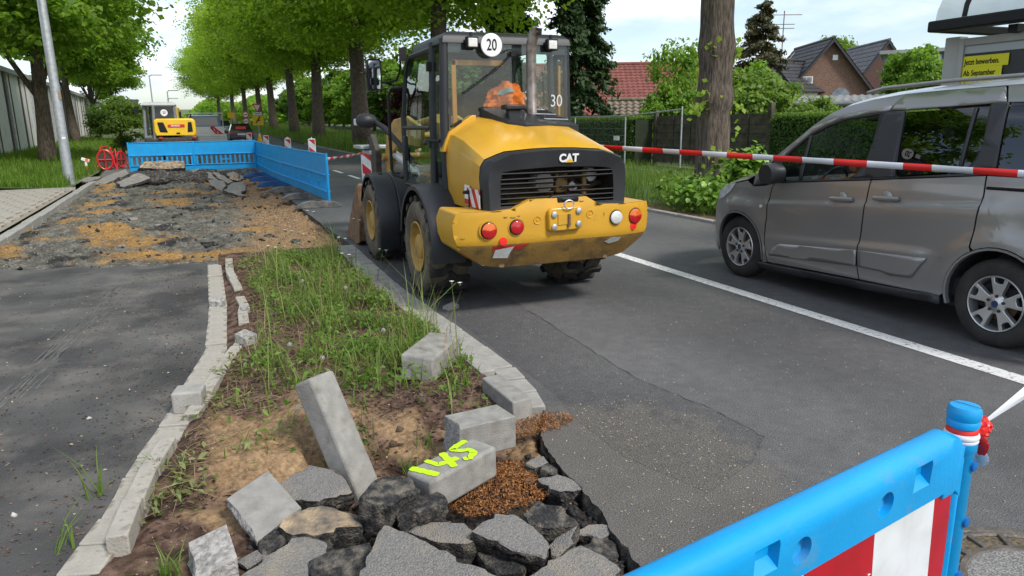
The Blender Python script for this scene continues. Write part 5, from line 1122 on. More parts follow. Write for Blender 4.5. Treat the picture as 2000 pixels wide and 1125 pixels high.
# lamp post at the left
lp = thing('lamp_post', 'tall grey galvanised lamp post leaning slightly, beside the kerb at the left', 'lamp post', (-3.83, 24.6, zg(24.6)))
MB().tube([(0, 0, -.1), (0, 0, 1.0), (-.01, 0, 4), (-.03, 0, 10)], [.145, .135, .12, .08], 18).build('column', M_steel, lp, smooth=50)
MB().box((.10, -.09, 2.55), (.06, .05, .22)).build('sticker_box', mat('weathered_brown', (.25, .16, .10), (.35, .25, .17), 12, .8), lp)
MB().box((.04, -.128, 1.35), (.10, .012, .06)).build('number_plate', M_white, lp)
MB().tube([(-.03, 0, 10), (.3, 0, 10.2), (1.2, 0, 10.3)], .045, 8).box((1.5, 0, 10.28), (.7, .25, .12)).build('lantern', M_steel, lp, smooth=40)
for i, (x, y, h, s) in enumerate(((-6.6, 118, 8.9, 'tallest far street lamp above the excavator, nearest of the three'), (-4.9, 128, 7.2, 'far street lamp with short arm, middle of three'), (-5.4, 140, 6.4, 'farthest and shortest street lamp in the gap between the trees'))):
    t = thing('street_lamp', s, 'street lamp', (x, y, 1.2), 'far street lamps')
    MB().tube([(0, 0, 0), (0, 0, h - 1.4)], .09, 8).tube([(0, 0, h - 1.4), (.3, 0, h - 1.3)], .05, 6).build('column', M_steel, t, smooth=40)
    MB().box((.9, 0, h - 1.25), (1.5, .3, .14)).build('lantern', M_steel, t)
# signs
def sign(name, label, x, y, h, z=None, cat='sign'):
    t = thing(name, label, cat, (x, y, zg(y) if z is None else z)); MB().lathe([(.035, 0), (.035, h), (0, h)], (0, .03, 0), 'z', 10).build('pole', M_steel, t, smooth=40); return t
t = sign('yield_sign_back', 'grey backs of a triangular road sign seen left of the excavator', -4.0, 49.5, 3.1)
for s in (-1, 1):
    MB().py([(s * .02, 1.35 + 0.3), (s * .50, 2.95), (s * .46, 3.02), (s * .02, 3.02)], -.02, .0).build('plate', mat('sign_back_grey', (.07, .075, .08), (.10, .105, .11), 4, .6), t)
    MB().tube([(s * .02, -.025, 1.62), (s * .52, -.025, 2.98), (s * .02, -.025, 3.03)], .02, 6).build('rim', M_steel, t)
t = sign('traffic_signs', 'give-way triangle above a yellow diversion sign on one pole, beside the lime trunks', 4.35, 68, 2.95)
MB().py([(0, 2.25), (.36, 2.88), (-.36, 2.88)], -.02, 0).build('triangle', M_white, t)
for a, b in (((0, 2.25), (.36, 2.88)), ((.36, 2.88), (-.36, 2.88)), ((-.36, 2.88), (0, 2.25))): MB().tube([(a[0], -.025, a[1]), (b[0], -.025, b[1])], .045, 6).build('red_border', M_red, t)
MB().bb(-.34, .34, -.02, 0, 1.98, 2.2).build('text_plate', M_white, t); MB().bb(-.25, .25, -.026, -.021, 2.06, 2.12).build('text_bar', M_blackg, t)
y_ = MB().bb(-.45, .45, -.02, 0, 1.1, 1.93).build('diversion_plate', mat('sign_yellow', (.80, .50, .01), None, rough=.4), t)
MB().tube([(-.2, -.025, 1.3), (-.05, -.025, 1.5), (.2, -.025, 1.55)], .05, 6).tube([(-.05, -.025, 1.5), (.12, -.025, 1.78)], .05, 6).build('diversion_arrow', M_blackg, y_)
MB().py([(.1, 1.68), (.28, 1.84), (.08, 1.86)], -.035, -.021).build('arrow_head', M_blackg, y_)
t = sign('round_signs', 'two round red-rimmed prohibition signs on a pole among the trunks', 3.55, 72, 2.3)
for z in (2.0, 1.42):
    d_ = MB().lathe([(0, -.02), (.29, -.02), (.29, 0)], (0, 0, z), 'y', 24).build('disc', M_red, t); MB().lathe([(0, -.026), (.20, -.026), (.21, -.021)], (0, 0, z), 'y', 24).build('white_field', M_white, d_); MB().bb(-.16, .16, -.034, -.027, z - .035, z + .035).build('pictogram', M_blackg, d_)
t = sign('yellow_sign', 'small yellow sign on a pole farther down the road', 2.75, 86, 2.2)
MB().bb(-.35, .35, -.02, 0, 1.6, 2.2).build('plate', mat('sign_yellow', ()), t)

# ------------------------------------------------------------------ loose kerb stones
def block(name, o3, ax, ay, az, m, label, group=None, cat='kerb stone', bev=.012, chip=0, seed=0, endm=None):
    """a cast block from one corner and three edge vectors; optionally with one broken end"""
    o3, ax, ay, az = map(Vector, (o3, ax, ay, az)); nx_, ny_, nz_ = 14, 4, 4; bm = bmesh.new(); g = {}
    t = thing(name, label, cat, tuple(o3), group, worldco=True)
    fs = MB(); V = {}
    def vert(i, j, k):
        u, v, w_ = i / nx_, j / ny_, k / nz_
        p = o3 + ax * u + ay * v + az * w_
        if chip and u < .14: p = p + ax * (.05 * noise.noise(p * 14 + Vector((seed, 0, 0))) + .04 * noise.noise(p * 35) + (.10 if (v + w_) > 1.2 else 0) * (1 - u / .14) * .5) * (1 - u / .14) * chip
        return p
    idx = {}
    def vid(i, j, k):
        if (i, j, k) not in idx: idx[(i, j, k)] = len(fs.v); fs.v.append(tuple(vert(i, j, k)))
        return idx[(i, j, k)]
    for i in range(nx_):
        for j in range(ny_):
            for k in (0, nz_): fs.f.append((vid(i, j, k), vid(i + 1, j, k), vid(i + 1, j + 1, k), vid(i, j + 1, k))); fs.m.append(0)
        for k in range(nz_):
            for j in (0, ny_): fs.f.append((vid(i, j, k), vid(i + 1, j, k), vid(i + 1, j, k + 1), vid(i, j, k + 1))); fs.m.append(0)
    for j in range(ny_):
        for k in range(nz_):
            for i in (0, nx_): fs.f.append((vid(i, j, k), vid(i, j + 1, k), vid(i, j + 1, k + 1), vid(i, j, k + 1))); fs.m.append(1 if i == 0 and chip else 0)
    fs.build('block', [m, endm or M_broken], t, bevel=bev, smooth=32, seg=3)
    return t
# long stone leaning in the hole
d = Vector((-.170, .255, .585)); a_ = d.normalized(); wv = Vector((.135, .115, .0)); wv = (wv - a_ * wv.dot(a_)).normalized() * .165; tv = a_.cross(wv).normalized() * .13
if tv.y < 0: tv = -tv
block('leaning_kerb_stone', Vector((.515, 3.13, -.10)), d * 1.0, wv, tv, M_conc, 'long grey kerb stone leaning upright out of the dug bed', 'loose kerb stones', bev=.016)
K2 = block('sprayed_kerb_stone', (.745, 2.735, .01), (.385, .205, 0), (-.075, .145, 0), (0, 0, .158), M_conc, 'grey kerb stone sprayed with neon yellow numerals, lying on wood chips', 'loose kerb stones', bev=.016)
# the sprayed numerals follow the stone's top face
M_neon = mat('neon_spray', (.40, .64, .0), (.50, .76, .01), 60, .8, lo=.3, hi=.6)
U, Vv, O = Vector((.385, .205, 0)), Vector((-.075, .145, 0)), Vector((.745, 2.735, .1705))
hz = [0.0]
def stroke(pts, w=.013, drip=()):
    mb = MB(); P = [O + U * a + Vv * b for a, b in pts]; Q = []
    for p, q in zip(P, P[1:]): Q += [p.lerp(q, k / 6) for k in range(6)]
    Q.append(P[-1]); rr = random.Random(len(pts)); top = []; bot = []
    for i, p in enumerate(Q):
        dd = (Q[min(i + 1, len(Q) - 1)] - Q[max(i - 1, 0)]).normalized(); s_ = Vector((-dd.y, dd.x, 0)); ww = w * rr.uniform(.85, 1.15) * (.7 if i in (0, len(Q) - 1) else 1); top.append(p + s_ * ww); bot.append(p - s_ * ww)
    n_ = len(Q); hz[0] += .0006; mb.add([p + Vector((0, 0, hz[0])) for p in top + bot], [(i, i + 1, n_ + i + 1, n_ + i) for i in range(n_ - 1)]); return mb.build('sprayed_numeral', M_neon, K2)
stroke([(.14, .10), (.10, .55), (.06, .98)], .020)
stroke([(.27, .98), (.29, .52), (.42, .42), (.53, .38)], .017); stroke([(.36, .06), (.43, .5), (.50, .95)], .018)
stroke([(.88, .95), (.72, .92), (.62, .85), (.66, .62), (.74, .45), (.72, .22), (.60, .10), (.54, .2)], .017)
mb = MB(); rg = random.Random(6)
for k in range(150):      # overspray speckle
    a, b = rg.choice([(.10, .5), (.36, .6), (.42, .4), (.68, .6), (.75, .85), (.6, .2)]); p = O + U * (a + rg.gauss(0, .045)) + Vv * min(.96, max(.04, b + rg.gauss(0, .26))) + Vector((0, 0, .0004)); s_ = rg.uniform(.0008, .0024); mb.add([p + Vector((s_, 0, 0)), p + Vector((0, s_, 0)), p - Vector((s_, 0, 0)), p - Vector((0, s_, 0))], [(0, 1, 2, 3)])
stuff(mb.build('overspray', M_neon, K2))
block('broken_kerb_stone', (1.005, 3.13, .03), (.315, .03, 0), (-.03, .19, 0), (.0, .0, .172), M_conc, 'squat grey kerb stone with a white broken left end', 'loose kerb stones', chip=1.0, seed=2, bev=.016)
block('tilted_kerb_stone', (1.19, 4.20, .04), (.33, .43, .0), (-.19, .12, .02), (0, 0, .165), M_conc, 'pale weathered kerb stone lying among the weeds at the edge', 'loose kerb stones', chip=.8, seed=5, bev=.016, endm=M_conc)
block('kerb_cube', (-.345, 4.44, .002), (.165, -.03, 0), (.03, .15, 0), (.0, .0, .135), M_kgrey, 'small pale cube of kerb stone standing on the left edging', 'loose kerb stones', bev=.018)
block('kerb_stump', (1.44, 3.47, -.10), (.13, .02, 0), (-.02, .45, 0), (0, .02, .235), M_conc, 'upright broken kerb stone at the end of the right-hand edging', 'loose kerb stones', chip=0, bev=.014)
block('white_concrete_lump', (-.20, 2.62, -.05), (.15, .05, .02), (-.03, .18, .05), (.0, .02, .075), M_broken, 'ragged white lump of concrete at the bottom left of the hole', 'rubble', 'concrete lump', chip=1.6, seed=8, bev=.02)
block('thin_concrete_slab', (.03, 2.80, .005), (.19, .14, .03), (-.11, .27, .07), (.0, -.008, .03), M_conc, 'thin pale concrete slab leaning beside the sandy soil', 'rubble', 'concrete slab', chip=1.2, seed=3, bev=.006)
for i, (x, y, z, a, s, lb) in enumerate(((.12, 5.55, .01, .5, (.10, .16, .11), 'pale broken kerb piece leaning outward halfway along the left edging'), (-.02, 7.05, .02, 1.1, (.08, .12, .06), 'small broken grey stone on the left edging near its middle'), (.14, 6.6, .03, .2, (.07, .09, .06), 'small broken stone between the two rows of the left edging'), (1.88, 6.05, .0, .4, (.13, .09, .035), 'flat pale stone lying on the road beside the right edging'))):
    c, s_ = math.cos(a), math.sin(a); block('stone_piece', (x, y, z - .02), (s[0] * c, s[0] * s_, .02), (-s[1] * s_, s[1] * c, .01), (0, .01, s[2]), M_broken if i != 3 else M_conc, lb, 'rubble', 'stone', chip=1.2, seed=i, bev=.012)

# ------------------------------------------------------------------ kerb rows round the bed
def along(pts, step, off):
    """stones set along a polyline, shifted sideways by off"""
    P = [Vector(p) for p in pts]; L_ = [0]
    for a, b in zip(P, P[1:]): L_.append(L_[-1] + (b - a).length)
    s = step / 2; out = []
    while s < L_[-1]:
        i = max(0, min(len(P) - 2, int(np.searchsorted(L_, s) - 1))); t = (s - L_[i]) / (L_[i + 1] - L_[i]); d_ = (P[i + 1] - P[i]).normalized(); p = P[i].lerp(P[i + 1], t) + Vector((-d_.y, d_.x)) * off
        out.append((p.x, p.y, math.atan2(d_.y, d_.x))); s += step
    return out
LE = thing('bed_edging', 'row of pale pavers and tilted kerb stones along the left side of the weedy bed', 'edging', (-.2, 6, 0), worldco=True)
def row(parent, pts, step, off, size, z, m, nm, seed, jit=.012, skip=()):
    rng = random.Random(seed)
    tmp = MB().box((0, 0, 0), (step * .955, size[0], size[1])).build(nm, m, bevel=.008); me = tmp.data; bpy.data.objects.remove(tmp)
    for k, (x, y, a) in enumerate(along(pts, step, off)):
        if k in skip: continue
        o = inst(nm, me, parent, (x, y, z - size[1] / 2 + rng.uniform(-jit, jit * .5)), (rng.gauss(0, jit * 1.2), rng.gauss(0, jit * 2), a + rng.gauss(0, jit * 1.2)))
        o.location = Vector(o.location) - (parent.location if parent.get('_w') else Vector())
        b = o.modifiers.new('bevel', 'BEVEL'); b.width = .007; b.segments = 2
pl_ = [p for p in PL[::-1] if p[1] > 2.0][0:]
row(LE, pl_, .20, -.076, (.16, .10), .012, M_paver, 'paver', 1, .013)
pin = [(.11, 9.55), (.10, 8.6), (.15, 7.7), (.16, 6.9), (.13, 6.2), (.10, 5.75), (-.02, 5.3), (-.12, 4.8), (-.2, 4.45), (-.32, 4.05), (-.42, 3.65), (-.46, 3.3), (-.5, 3.0)][::-1]
row(LE, pin, .33, 0, (.085, .24), .062, M_paver, 'kerb_stone', 2, .018, (3, 9, 13))
RE = thing('road_edging', 'double row of grey kerb stones between the weedy bed and the road', 'edging', (1.7, 6, 0), worldco=True)
pr = [(1.66, 9.9), (1.65, 9.0), (1.63, 8.0), (1.62, 7.0), (1.66, 6.0), (1.69, 5.34), (1.71, 4.74), (1.72, 4.25), (1.68, 3.9), (1.62, 3.62)][::-1]
row(RE, pr, .245, 0, (.165, .14), .03, M_kgrey, 'gutter_stone', 3, .006)
pr2 = [(a - .140, b) for a, b in pr]
row(RE, pr2[2:], .33, 0, (.105, .24), .055, M_kgrey, 'kerb_stone', 4, .008)
# manhole in the road
M_iron = mat('cast_iron', (.085, .075, .065), (.16, .14, .12), 14, .6, .3, 60, metal=.3)
MH = thing('manhole_cover', 'round iron manhole cover with concrete infill partly hidden behind the barrier post', 'manhole', (2.62, 1.32, .004))
MB().lathe([(.43, .0), (.43, .012), (.40, .014), (.395, .004)], (0, 0, 0), 'z', 60).build('outer_ring', M_iron, MH, smooth=30)
MB().lathe([(.0, .006), (.27, .006)], (0, 0, 0), 'z', 48).build('concrete_infill', mat('speckled_concrete', (.13, .125, .12), (.30, .29, .27), 120, .9, .6, 160, lo=.4, hi=.6), MH)
MB().lathe([(.27, .004), (.275, .013), (.295, .013), (.30, .004)], (0, 0, 0), 'z', 48).lathe([(.375, .004), (.38, .013), (.394, .013), (.395, .004)], (0, 0, 0), 'z', 48).build('rim', M_iron, MH, smooth=30)
MB().lathe([(.295, .002), (.38, .002)], (0, 0, 0), 'z', 48).build('slot_floor', mat('grate_dirt', (.05, .04, .03), (.16, .12, .07), 60, .9), MH)
for k in range(18):
    a = 2 * math.pi * k / 18; MB().box((.337 * math.cos(a), .337 * math.sin(a), .007), (.085, .022, .012), Matrix.Rotation(a, 3, 'Z')).build('rib', M_iron, MH, bevel=.003)
    if k % 2 == 0: MB().box((.405 * math.cos(a), .405 * math.sin(a), .018), (.03, .045, .012), Matrix.Rotation(a, 3, 'Z')).build('stud', M_iron, MH, bevel=.003)

# ------------------------------------------------------------------ asphalt slabs
M_top = mat('asphalt_slab_top', (.18, .171, .160), (.28, .265, .243), 90, .95, 1.0, 140, lo=.30, hi=.62, detail=4, dirt=(.36, .31, .24), dscale=5, dlo=.50, dhi=.68)
LBL = {'big': 'largest pale grey asphalt slab, flat, at the bottom centre', 'c2': 'grey asphalt slab left of the leaning kerb stone', 'c4': 'black crumbly asphalt chunk with sandy top', 'c5': 'cracked grey asphalt slab at the bottom left', 'c6': 'narrow black asphalt sliver at the bottom left', 'c7': 'tall black asphalt lump against the foot of the leaning kerb stone', 'c8': 'black asphalt chunk touching the sprayed kerb stone',
       'c9': 'brownish asphalt slab right behind the largest slab', 'c10': 'light grey asphalt slab in the middle of the rubble', 'c11': 'dark asphalt lump to the right of the largest slab', 'c12': 'black asphalt lump below the road edge', 'c13': 'grey-topped black asphalt piece hanging at the broken road edge', 'c14': 'brown asphalt plate standing on edge', 'c15': 'small pale asphalt piece in the corner of the hole', 'c16': 'big pale asphalt slab at the bottom right by the barrier', 'c17': 'small grey asphalt piece at the top of the road edge', 'c18': 'small dark asphalt cube on the road edge', 'c20': 'rough black asphalt chunk left of the largest slab',
       'f1': 'large flat grey asphalt slab at the far left of the trench', 'f2': 'dark tilted asphalt slab by the left kerb of the trench', 'f3': 'thin dark asphalt slab on the kerb by the lamp post', 'f4': 'sand-covered asphalt slab standing against the blue barriers', 'f5': 'pale pointed asphalt slab at the far right of the trench', 'f6': 'long pale asphalt slab leaning behind the pointed one', 'f7': 'dark asphalt slab leaning at the right of the trench', 'f8': 'thin low asphalt slab in front of the leaning dark one', 'f9': 'black asphalt block under the sand-covered slab, left', 'f10': 'black asphalt block under the sand-covered slab, right', 'f11': 'black asphalt block in front of the right blue barrier', 'f12': 'brown clod of asphalt and earth at the right of the trench', 'f13': 'dark asphalt block at the barrier corner'}
def slab(key, P, th, seed):
    P = [Vector(p) for p in P]; c = sum(P, Vector()) / len(P)
    nrm = (P[1] - P[0]).cross(P[2] - P[0]); nrm = nrm.normalized() if nrm.length > 1e-9 else Vector((0, 0, 1))
    if nrm.z < 0: nrm = -nrm
    rng = random.Random(seed); R = []
    far = key[0] == 'f' and key[:4] != 'frag'; stp = .10 if far else .022
    for a, b in zip(P, P[1:] + P[:1]):
        k = max(2, int((b - a).length / stp))
        for i in range(k):
            p = a.lerp(b, i / k); s = (1 - 2.6 * abs(noise.noise(p * (4 if far else 13) + Vector((seed, 0, 0))))) * (.05 if far else .016) + noise.noise(p * (12 if far else 60)) * (.03 if far else .009)
            R.append(p + (p - c).normalized() * s)
    n_ = len(R); mb = MB(); rings = []
    for f in (0, .35, .7, .92): rings.append([c.lerp(p, f) + nrm * ((.030 if far else .008) * noise.noise(c.lerp(p, f) * (3 if far else 9)) + (.0 if f < .9 else 0)) for p in R])
    top = rings + [[p - nrm * .004 for p in R]]
    mb.loft(top, True, False, 0)
    sd_ = [top[-1]]
    for f in (.12, .25, .4, .55, .7, .85, 1.0):
        sd_.append([p - nrm * th * f + (p - c).normalized() * ((.014 if not far else .04) * noise.noise(p * 30 + Vector((0, 0, f * 9))) + (.008 if not far else 0) * noise.noise(p * 90 + Vector((0, 0, f * 23))) + (.004 if not far else .02) * math.sin(f * 3.1) - .02 * f * f) for p in R])
    mb.loft(sd_, True, False, 1); mb.add(sd_[-1], [tuple(range(n_))], 1)
    t = thing('asphalt_slab', LBL[key], 'asphalt slab', tuple(c - nrm * th), 'broken asphalt slabs', worldco=True)
    dark = (key[:4] in ('frag', 'fhea') and int(seed * 10) % 3 > 0) or key in ('c4', 'c7', 'c8', 'c11', 'c12', 'c20', 'f9', 'f10', 'f11', 'f13', 'c18')
    mb.build('slab_body', [M_tar if dark and key not in ('c4',) else M_sand if key in ('c4', 'f4', 'f12') else M_top, M_tar], t, smooth=38)
    return t
M_sand = mat('sandy_asphalt', (.10, .09, .08), (.42, .31, .19), 12, .95, .8, 60, detail=9)
for i, (k, (P, th)) in enumerate(CH.items()): slab(k, P, th, i * 3.7)
rg = random.Random(21); LBL['frag'] = 'small jagged asphalt fragment wedged among the larger broken slabs'; LBL['fragfar'] = 'small asphalt fragment lying on the dug bed of the trench'
for i in range(34):
    x, y = rg.uniform(.05, 1.38), rg.uniform(2.15, 3.05)
    if x > .75 and y > 2.72 and x < 1.28: continue
    r_ = rg.uniform(.035, .085); n_ = rg.randint(4, 6); a0 = rg.uniform(0, 6); sx_, sy_ = rg.uniform(-.5, .5), rg.uniform(-.3, .7); z0 = soil_h(x, y) + rg.uniform(.03, .07)
    P = []
    for k in range(n_):
        a = a0 + 2 * math.pi * (k + rg.uniform(-.25, .25)) / n_; dx_, dy_ = r_ * rg.uniform(.7, 1.3) * math.cos(a), r_ * rg.uniform(.7, 1.3) * math.sin(a); P.append((x + dx_, y + dy_, z0 + dx_ * sx_ + dy_ * sy_))
    slab('frag', P, rg.uniform(.03, .07), 200 + i * 1.7)
for i in range(22):
    x, y = rg.uniform(-2.6, 1.3), rg.uniform(10.2, 25); r_ = rg.uniform(.06, .16); z0 = bed_h(x, y) + .03; a0 = rg.uniform(0, 6); sy_ = rg.uniform(-.2, .3); P = []
    for k in range(5):
        a = a0 + 2 * math.pi * (k + rg.uniform(-.25, .25)) / 5; dx_, dy_ = r_ * rg.uniform(.7, 1.3) * math.cos(a), r_ * rg.uniform(.7, 1.3) * math.sin(a); P.append((x + dx_, y + dy_, z0 + dy_ * sy_))
    slab('fragfar', P, .05, 300 + i * 1.3)
LBL['fheap'] = 'black asphalt lump in the heap at the foot of the blue barriers'
for i in range(17):
    x, y = -2.5 + 3.7 * (i + rg.random()) / 17, rg.uniform(24.9, 26.3); r_ = rg.uniform(.16, .34); a0 = rg.uniform(0, 6); sx_, sy_ = rg.uniform(-.3, .3), rg.uniform(-.2, .6); z0 = zg(y) + rg.uniform(.02, .16); P = []
    for k in range(6):
        a = a0 + 2 * math.pi * (k + rg.uniform(-.25, .25)) / 6; dx_, dy_ = 1.5 * r_ * rg.uniform(.7, 1.3) * math.cos(a), r_ * rg.uniform(.7, 1.3) * math.sin(a); P.append((x + dx_, y + dy_, z0 + dx_ * sx_ + dy_ * sy_))
    slab('fheap', P, rg.uniform(.12, .2), 400 + i * 1.9)
# ------------------------------------------------------------------ hall wall at the left
HW = thing('hall_building', 'long white hall with brown vertical strips behind the left-hand trees', 'building', (-9, 50, .3), worldco=True)
M_hw = mat('hall_white_panel', (.78, .78, .75), (.84, .84, .81), 1.2, .6, dirt=(.42, .41, .37), dscale=1.2, dlo=.55, dhi=.8)
M_hb = mat('hall_brown_strip', (.085, .045, .045), (.12, .065, .062), 2, .6)
A0, A1 = Vector((-7.9, 22)), Vector((-10.6, 96)); dw = (A1 - A0); Lw = dw.length; dw /= Lw; nw = Vector((dw.y, -dw.x))
hm = Matrix(((dw.x, -nw.x, 0), (dw.y, -nw.y, 0), (0, 0, 1)))
def wallbox(name, s0, s1, d0, d1, z0, z1, m, parent=HW):
    mb = MB(); pts = []
    for z in (z0, z1):
        for s, d in ((s0, d0), (s1, d0), (s1, d1), (s0, d1)): p = A0 + dw * s + nw * d; pts.append((p.x, p.y, z))
    mb.add(pts, [(0, 1, 2, 3), (7, 6, 5, 4), (0, 1, 5, 4), (1, 2, 6, 5), (2, 3, 7, 6), (3, 0, 4, 7)]); return mb.build(name, m, parent)
s = 0; k = 0; HT = 4.3; rng = random.Random(6)
while s < Lw - .5:
    w_ = 1.18
    wallbox('panel', s + .008, s + w_ - .008, -.15, .0, .1 + .002 * s, HT, M_hw); s += w_; k += 1
    if k % 3 == 0 or k % 3 == 1:
        q = .34 if k % 3 == 0 else .14
        wallbox('strip', s, s + q, -.13, .03, .1, HT + .01, M_hb); s += q
    if k % 5 == 0: wallbox('downpipe', s + .06, s + .16, .0, .11, .1, HT, M_steel)
wallbox('gable_roof', -.2, Lw, -9, .18, HT, HT + .22, mat('hall_fascia', (.45, .45, .44), None, rough=.5)); wallbox('core', 0, Lw, -8.8, -.16, .0, HT - .01, M_hw)
wallbox('grey_door', 15.2, 16.6, .005, .05, .2, 2.5, mat('door_grey', (.16, .17, .18), None, rough=.5))

# ------------------------------------------------------------------ excavator behind the barriers
EX = thing('mini_excavator', 'yellow mini excavator with grey cab behind the blue barriers, seen from the rear', 'excavator', (-1.1, 30.6, zg(30) + .04), worldco=True)
M_ey = mat('excavator_yellow', (.78, .48, .012), (.82, .52, .015), 4, .4, coat=.1)
M_eg = mat('excavator_grey', (.16, .165, .17), (.20, .205, .21), 5, .5)
ze = zg(30) + .04
for x in (-1.75, -.45):
    MB().px([(29.7, ze + .02), (31.6, ze + .02), (31.8, ze + .2), (31.75, ze + .48), (31.5, ze + .55), (29.8, ze + .55), (29.5, ze + .45), (29.48, ze + .2)], x - .2, x + .2).build('track', M_rub, EX, bevel=.04)
MB().bb(-2.06, -.28, 29.55, 31.4, .9, 1.28).build('turntable', M_grime, EX, bevel=.05)
eb = MB().loft([[(-1.68 + k, y, 1.34), (-.34 - k, y, 1.33), (-.30 - k, y, 1.5), (-.32 - k, y, 1.88 - q), (-.42 - k, y, 1.955 - q), (-1.60 + k, y, 1.96 - q), (-1.70 + k, y, 1.88 - q), (-1.72 + k, y, 1.5)] for y, k, q in ((29.50, .03, .03), (29.56, 0, 0), (30.9, 0, .0))]).build('engine_cover', M_ey, EX, bevel=.03)
for x0, x1, x2, x3 in ((-1.58, -1.38, -1.26, -1.52), (-.44, -.56, -.60, -.42)): MB().py([(x0, 1.82), (x1, 1.82), (x2, 1.46), (x3, 1.48)], 29.47, 29.51).build('vent', M_blackg, eb, bevel=.02)
MB().bb(-1.24, -.68, 29.48, 29.505, 1.64, 1.74).build('name_plate', M_red, eb)
put_text('NEUSON', .075, M_white, eb, (-.99, 29.475, 1.69), (1, 0, 0), (0, 0, 1), bold=.003, name='name_lettering')
MB().bb(-.98, -.86, 29.48, 29.51, 1.40, 1.45).build('lock', M_blackg, eb)
for x in (-1.52, -.40): MB().bb(x - .06, x + .06, 29.48, 29.56, 1.22, 1.30).build('tail_light', M_taill, EX, bevel=.01)
for nm, pts in (('cab_post', [(-2.02, 29.75, 1.2), (-1.97, 29.8, 2.42)]), ('cab_post', [(-1.72, 29.6, 1.2), (-1.66, 29.65, 2.42)]), ('cab_post', [(-.96, 29.65, 1.9), (-.98, 29.7, 2.40)]), ('cab_post', [(-2.02, 31.0, 1.2), (-1.97, 30.9, 2.42)])):
    MB().tube(pts, .055, 8).build(nm, M_eg, EX, smooth=50)
MB().loft([[(-2.02 + k, 29.6 + k, z), (-.92 - k, 29.6 + k, z), (-.92 - k, 31.0 - k, z), (-2.02 + k, 31.0 - k, z)] for z, k in ((2.40, 0), (2.47, .0), (2.54, .10))]).build('cab_roof', mat('excavator_roof', (.42, .43, .43), (.5, .51, .51), 5, .5), EX, bevel=.03)
MB().bb(-2.04, -1.70, 29.7, 31.0, 1.0, 1.35).build('cab_side', M_eg, EX, bevel=.02)
pane('rear_window', [(-1.66, 29.66, 1.96), (-.98, 29.68, 1.96), (-1.0, 29.7, 2.40), (-1.64, 29.68, 2.40)], parent=EX); pane('side_window', [(-2.02, 29.78, 1.35), (-2.02, 30.95, 1.35), (-1.98, 30.9, 2.4), (-1.98, 29.8, 2.4)], parent=EX)
pane('corner_window', [(-1.98, 29.74, 1.35), (-1.70, 29.62, 1.35), (-1.67, 29.66, 2.4), (-1.95, 29.78, 2.4)], parent=EX)
MB().bb(-1.6, -1.05, 30.2, 30.35, 1.6, 2.15).bb(-1.9, -1.0, 30.9, 30.95, 1.2, 2.4).build('seat', M_vdark, EX, bevel=.04)
q_ = MB().lathe([(0, 0), (.12, 0), (.12, .01)], (-1.32, 29.62, 2.16), 'y', 24).build('speed_plate', M_white, EX); put_text('20', .13, M_blackg, q_, (-1.32, 29.615, 2.16), (1, 0, 0), (0, 0, 1), name='plate_numerals', sx_=.8)
MB().tube([(-2.0, 30.0, 2.4), (-2.12, 30.0, 2.42), (-2.2, 30.0, 2.3)], .02, 6).box((-2.25, 29.98, 2.25), (.14, .06, .26)).build('mirror', M_blackg, EX, bevel=.02)
MB().tube([(-.5, 30.6, 1.6), (-.45, 30.2, 2.1)], .03, 6).box((-.8, 29.9, 2.05), (.08, .05, .3)).build('side_mirror', M_blackg, EX, bevel=.02)
MB().tube([(-1.0, 31.2, 1.3), (-1.0, 33, 2.3), (-1.0, 34.4, 1.9)], .14, 8).build('boom', M_ey, EX, smooth=50)

# ------------------------------------------------------------------ flatbed truck and cars beyond
zt = zg(42)
TR = thing('flatbed_truck', 'blue cab pick-up truck with silver drop-side bed, parked beyond the excavator', 'truck', (.1, 43, zt), worldco=True)
MB().bb(-.95, 1.05, 42, 45.6, .72, .82).build('bed_floor', M_grime, TR)
M_alu = mat('bare_aluminium', (.50, .50, .48), (.58, .58, .56), 3, .4, metal=.4)
for nm, b in (('tailgate', (-1.0, 1.0, 42, 42.04)), ('side_board', (-1.0, -.96, 42.06, 45.6)), ('side_board', (1.0, 1.04, 42.06, 45.6))):
    q_ = MB().bb(*b, zt + .62, zt + 1.05).build(nm, M_alu, TR, bevel=.01)
    for z in (.72, .83, .94):
        if nm == 'tailgate': MB().bb(b[0] + .02, b[1] - .02, 41.985, 41.999, zt + z - .008, zt + z + .008).build('rib', M_eg, q_)
MB().bb(-.98, 1.02, 45.65, 45.72, zt + .7, zt + 1.45).build('headboard', M_alu, TR, bevel=.01)
M_tb = mat('truck_blue', (.02, .10, .22), (.03, .12, .25), 4, .35, coat=.5)
MB().loft([[(-.95 + k, y, zt + .5), (.95 - k, y, zt + .5), (.95 - k, y, zt + 1.35), (.80 - k, y, zt + h), (-.80 + k, y, zt + h), (-.95 + k, y, zt + 1.35)] for y, k, h in ((45.9, .02, 2.05), (46.1, 0, 2.12), (48.0, 0, 2.10), (48.7, .05, 1.5), (49.4, .1, 1.3))]).build('cab', M_tb, TR, smooth=30)
pane('rear_window', [(-.72, 45.88, zt + 1.5), (.72, 45.88, zt + 1.5), (.68, 45.9, zt + 1.98), (-.68, 45.9, zt + 1.98)], M_gR, TR)
MB().tube([(-.95, 45.7, zt + 1.0), (-.95, 45.7, zt + 2.2), (.98, 45.7, zt + 2.2), (.98, 45.7, zt + 1.0)], .035, 6).build('ladder_rack', M_alu, TR, smooth=40)
for x in (-.85, .85): MB().lathe([(.34, -.12), (.36, -.08), (.36, .08), (.34, .12), (0, .12)], (x, 43.2, zt + .36), 'x', 20).lathe([(.34, -.12), (.36, -.08), (.36, .08), (.34, .12), (0, .12)], (x, 47.8, zt + .36), 'x', 20).build('wheels', M_rub, TR, smooth=40)
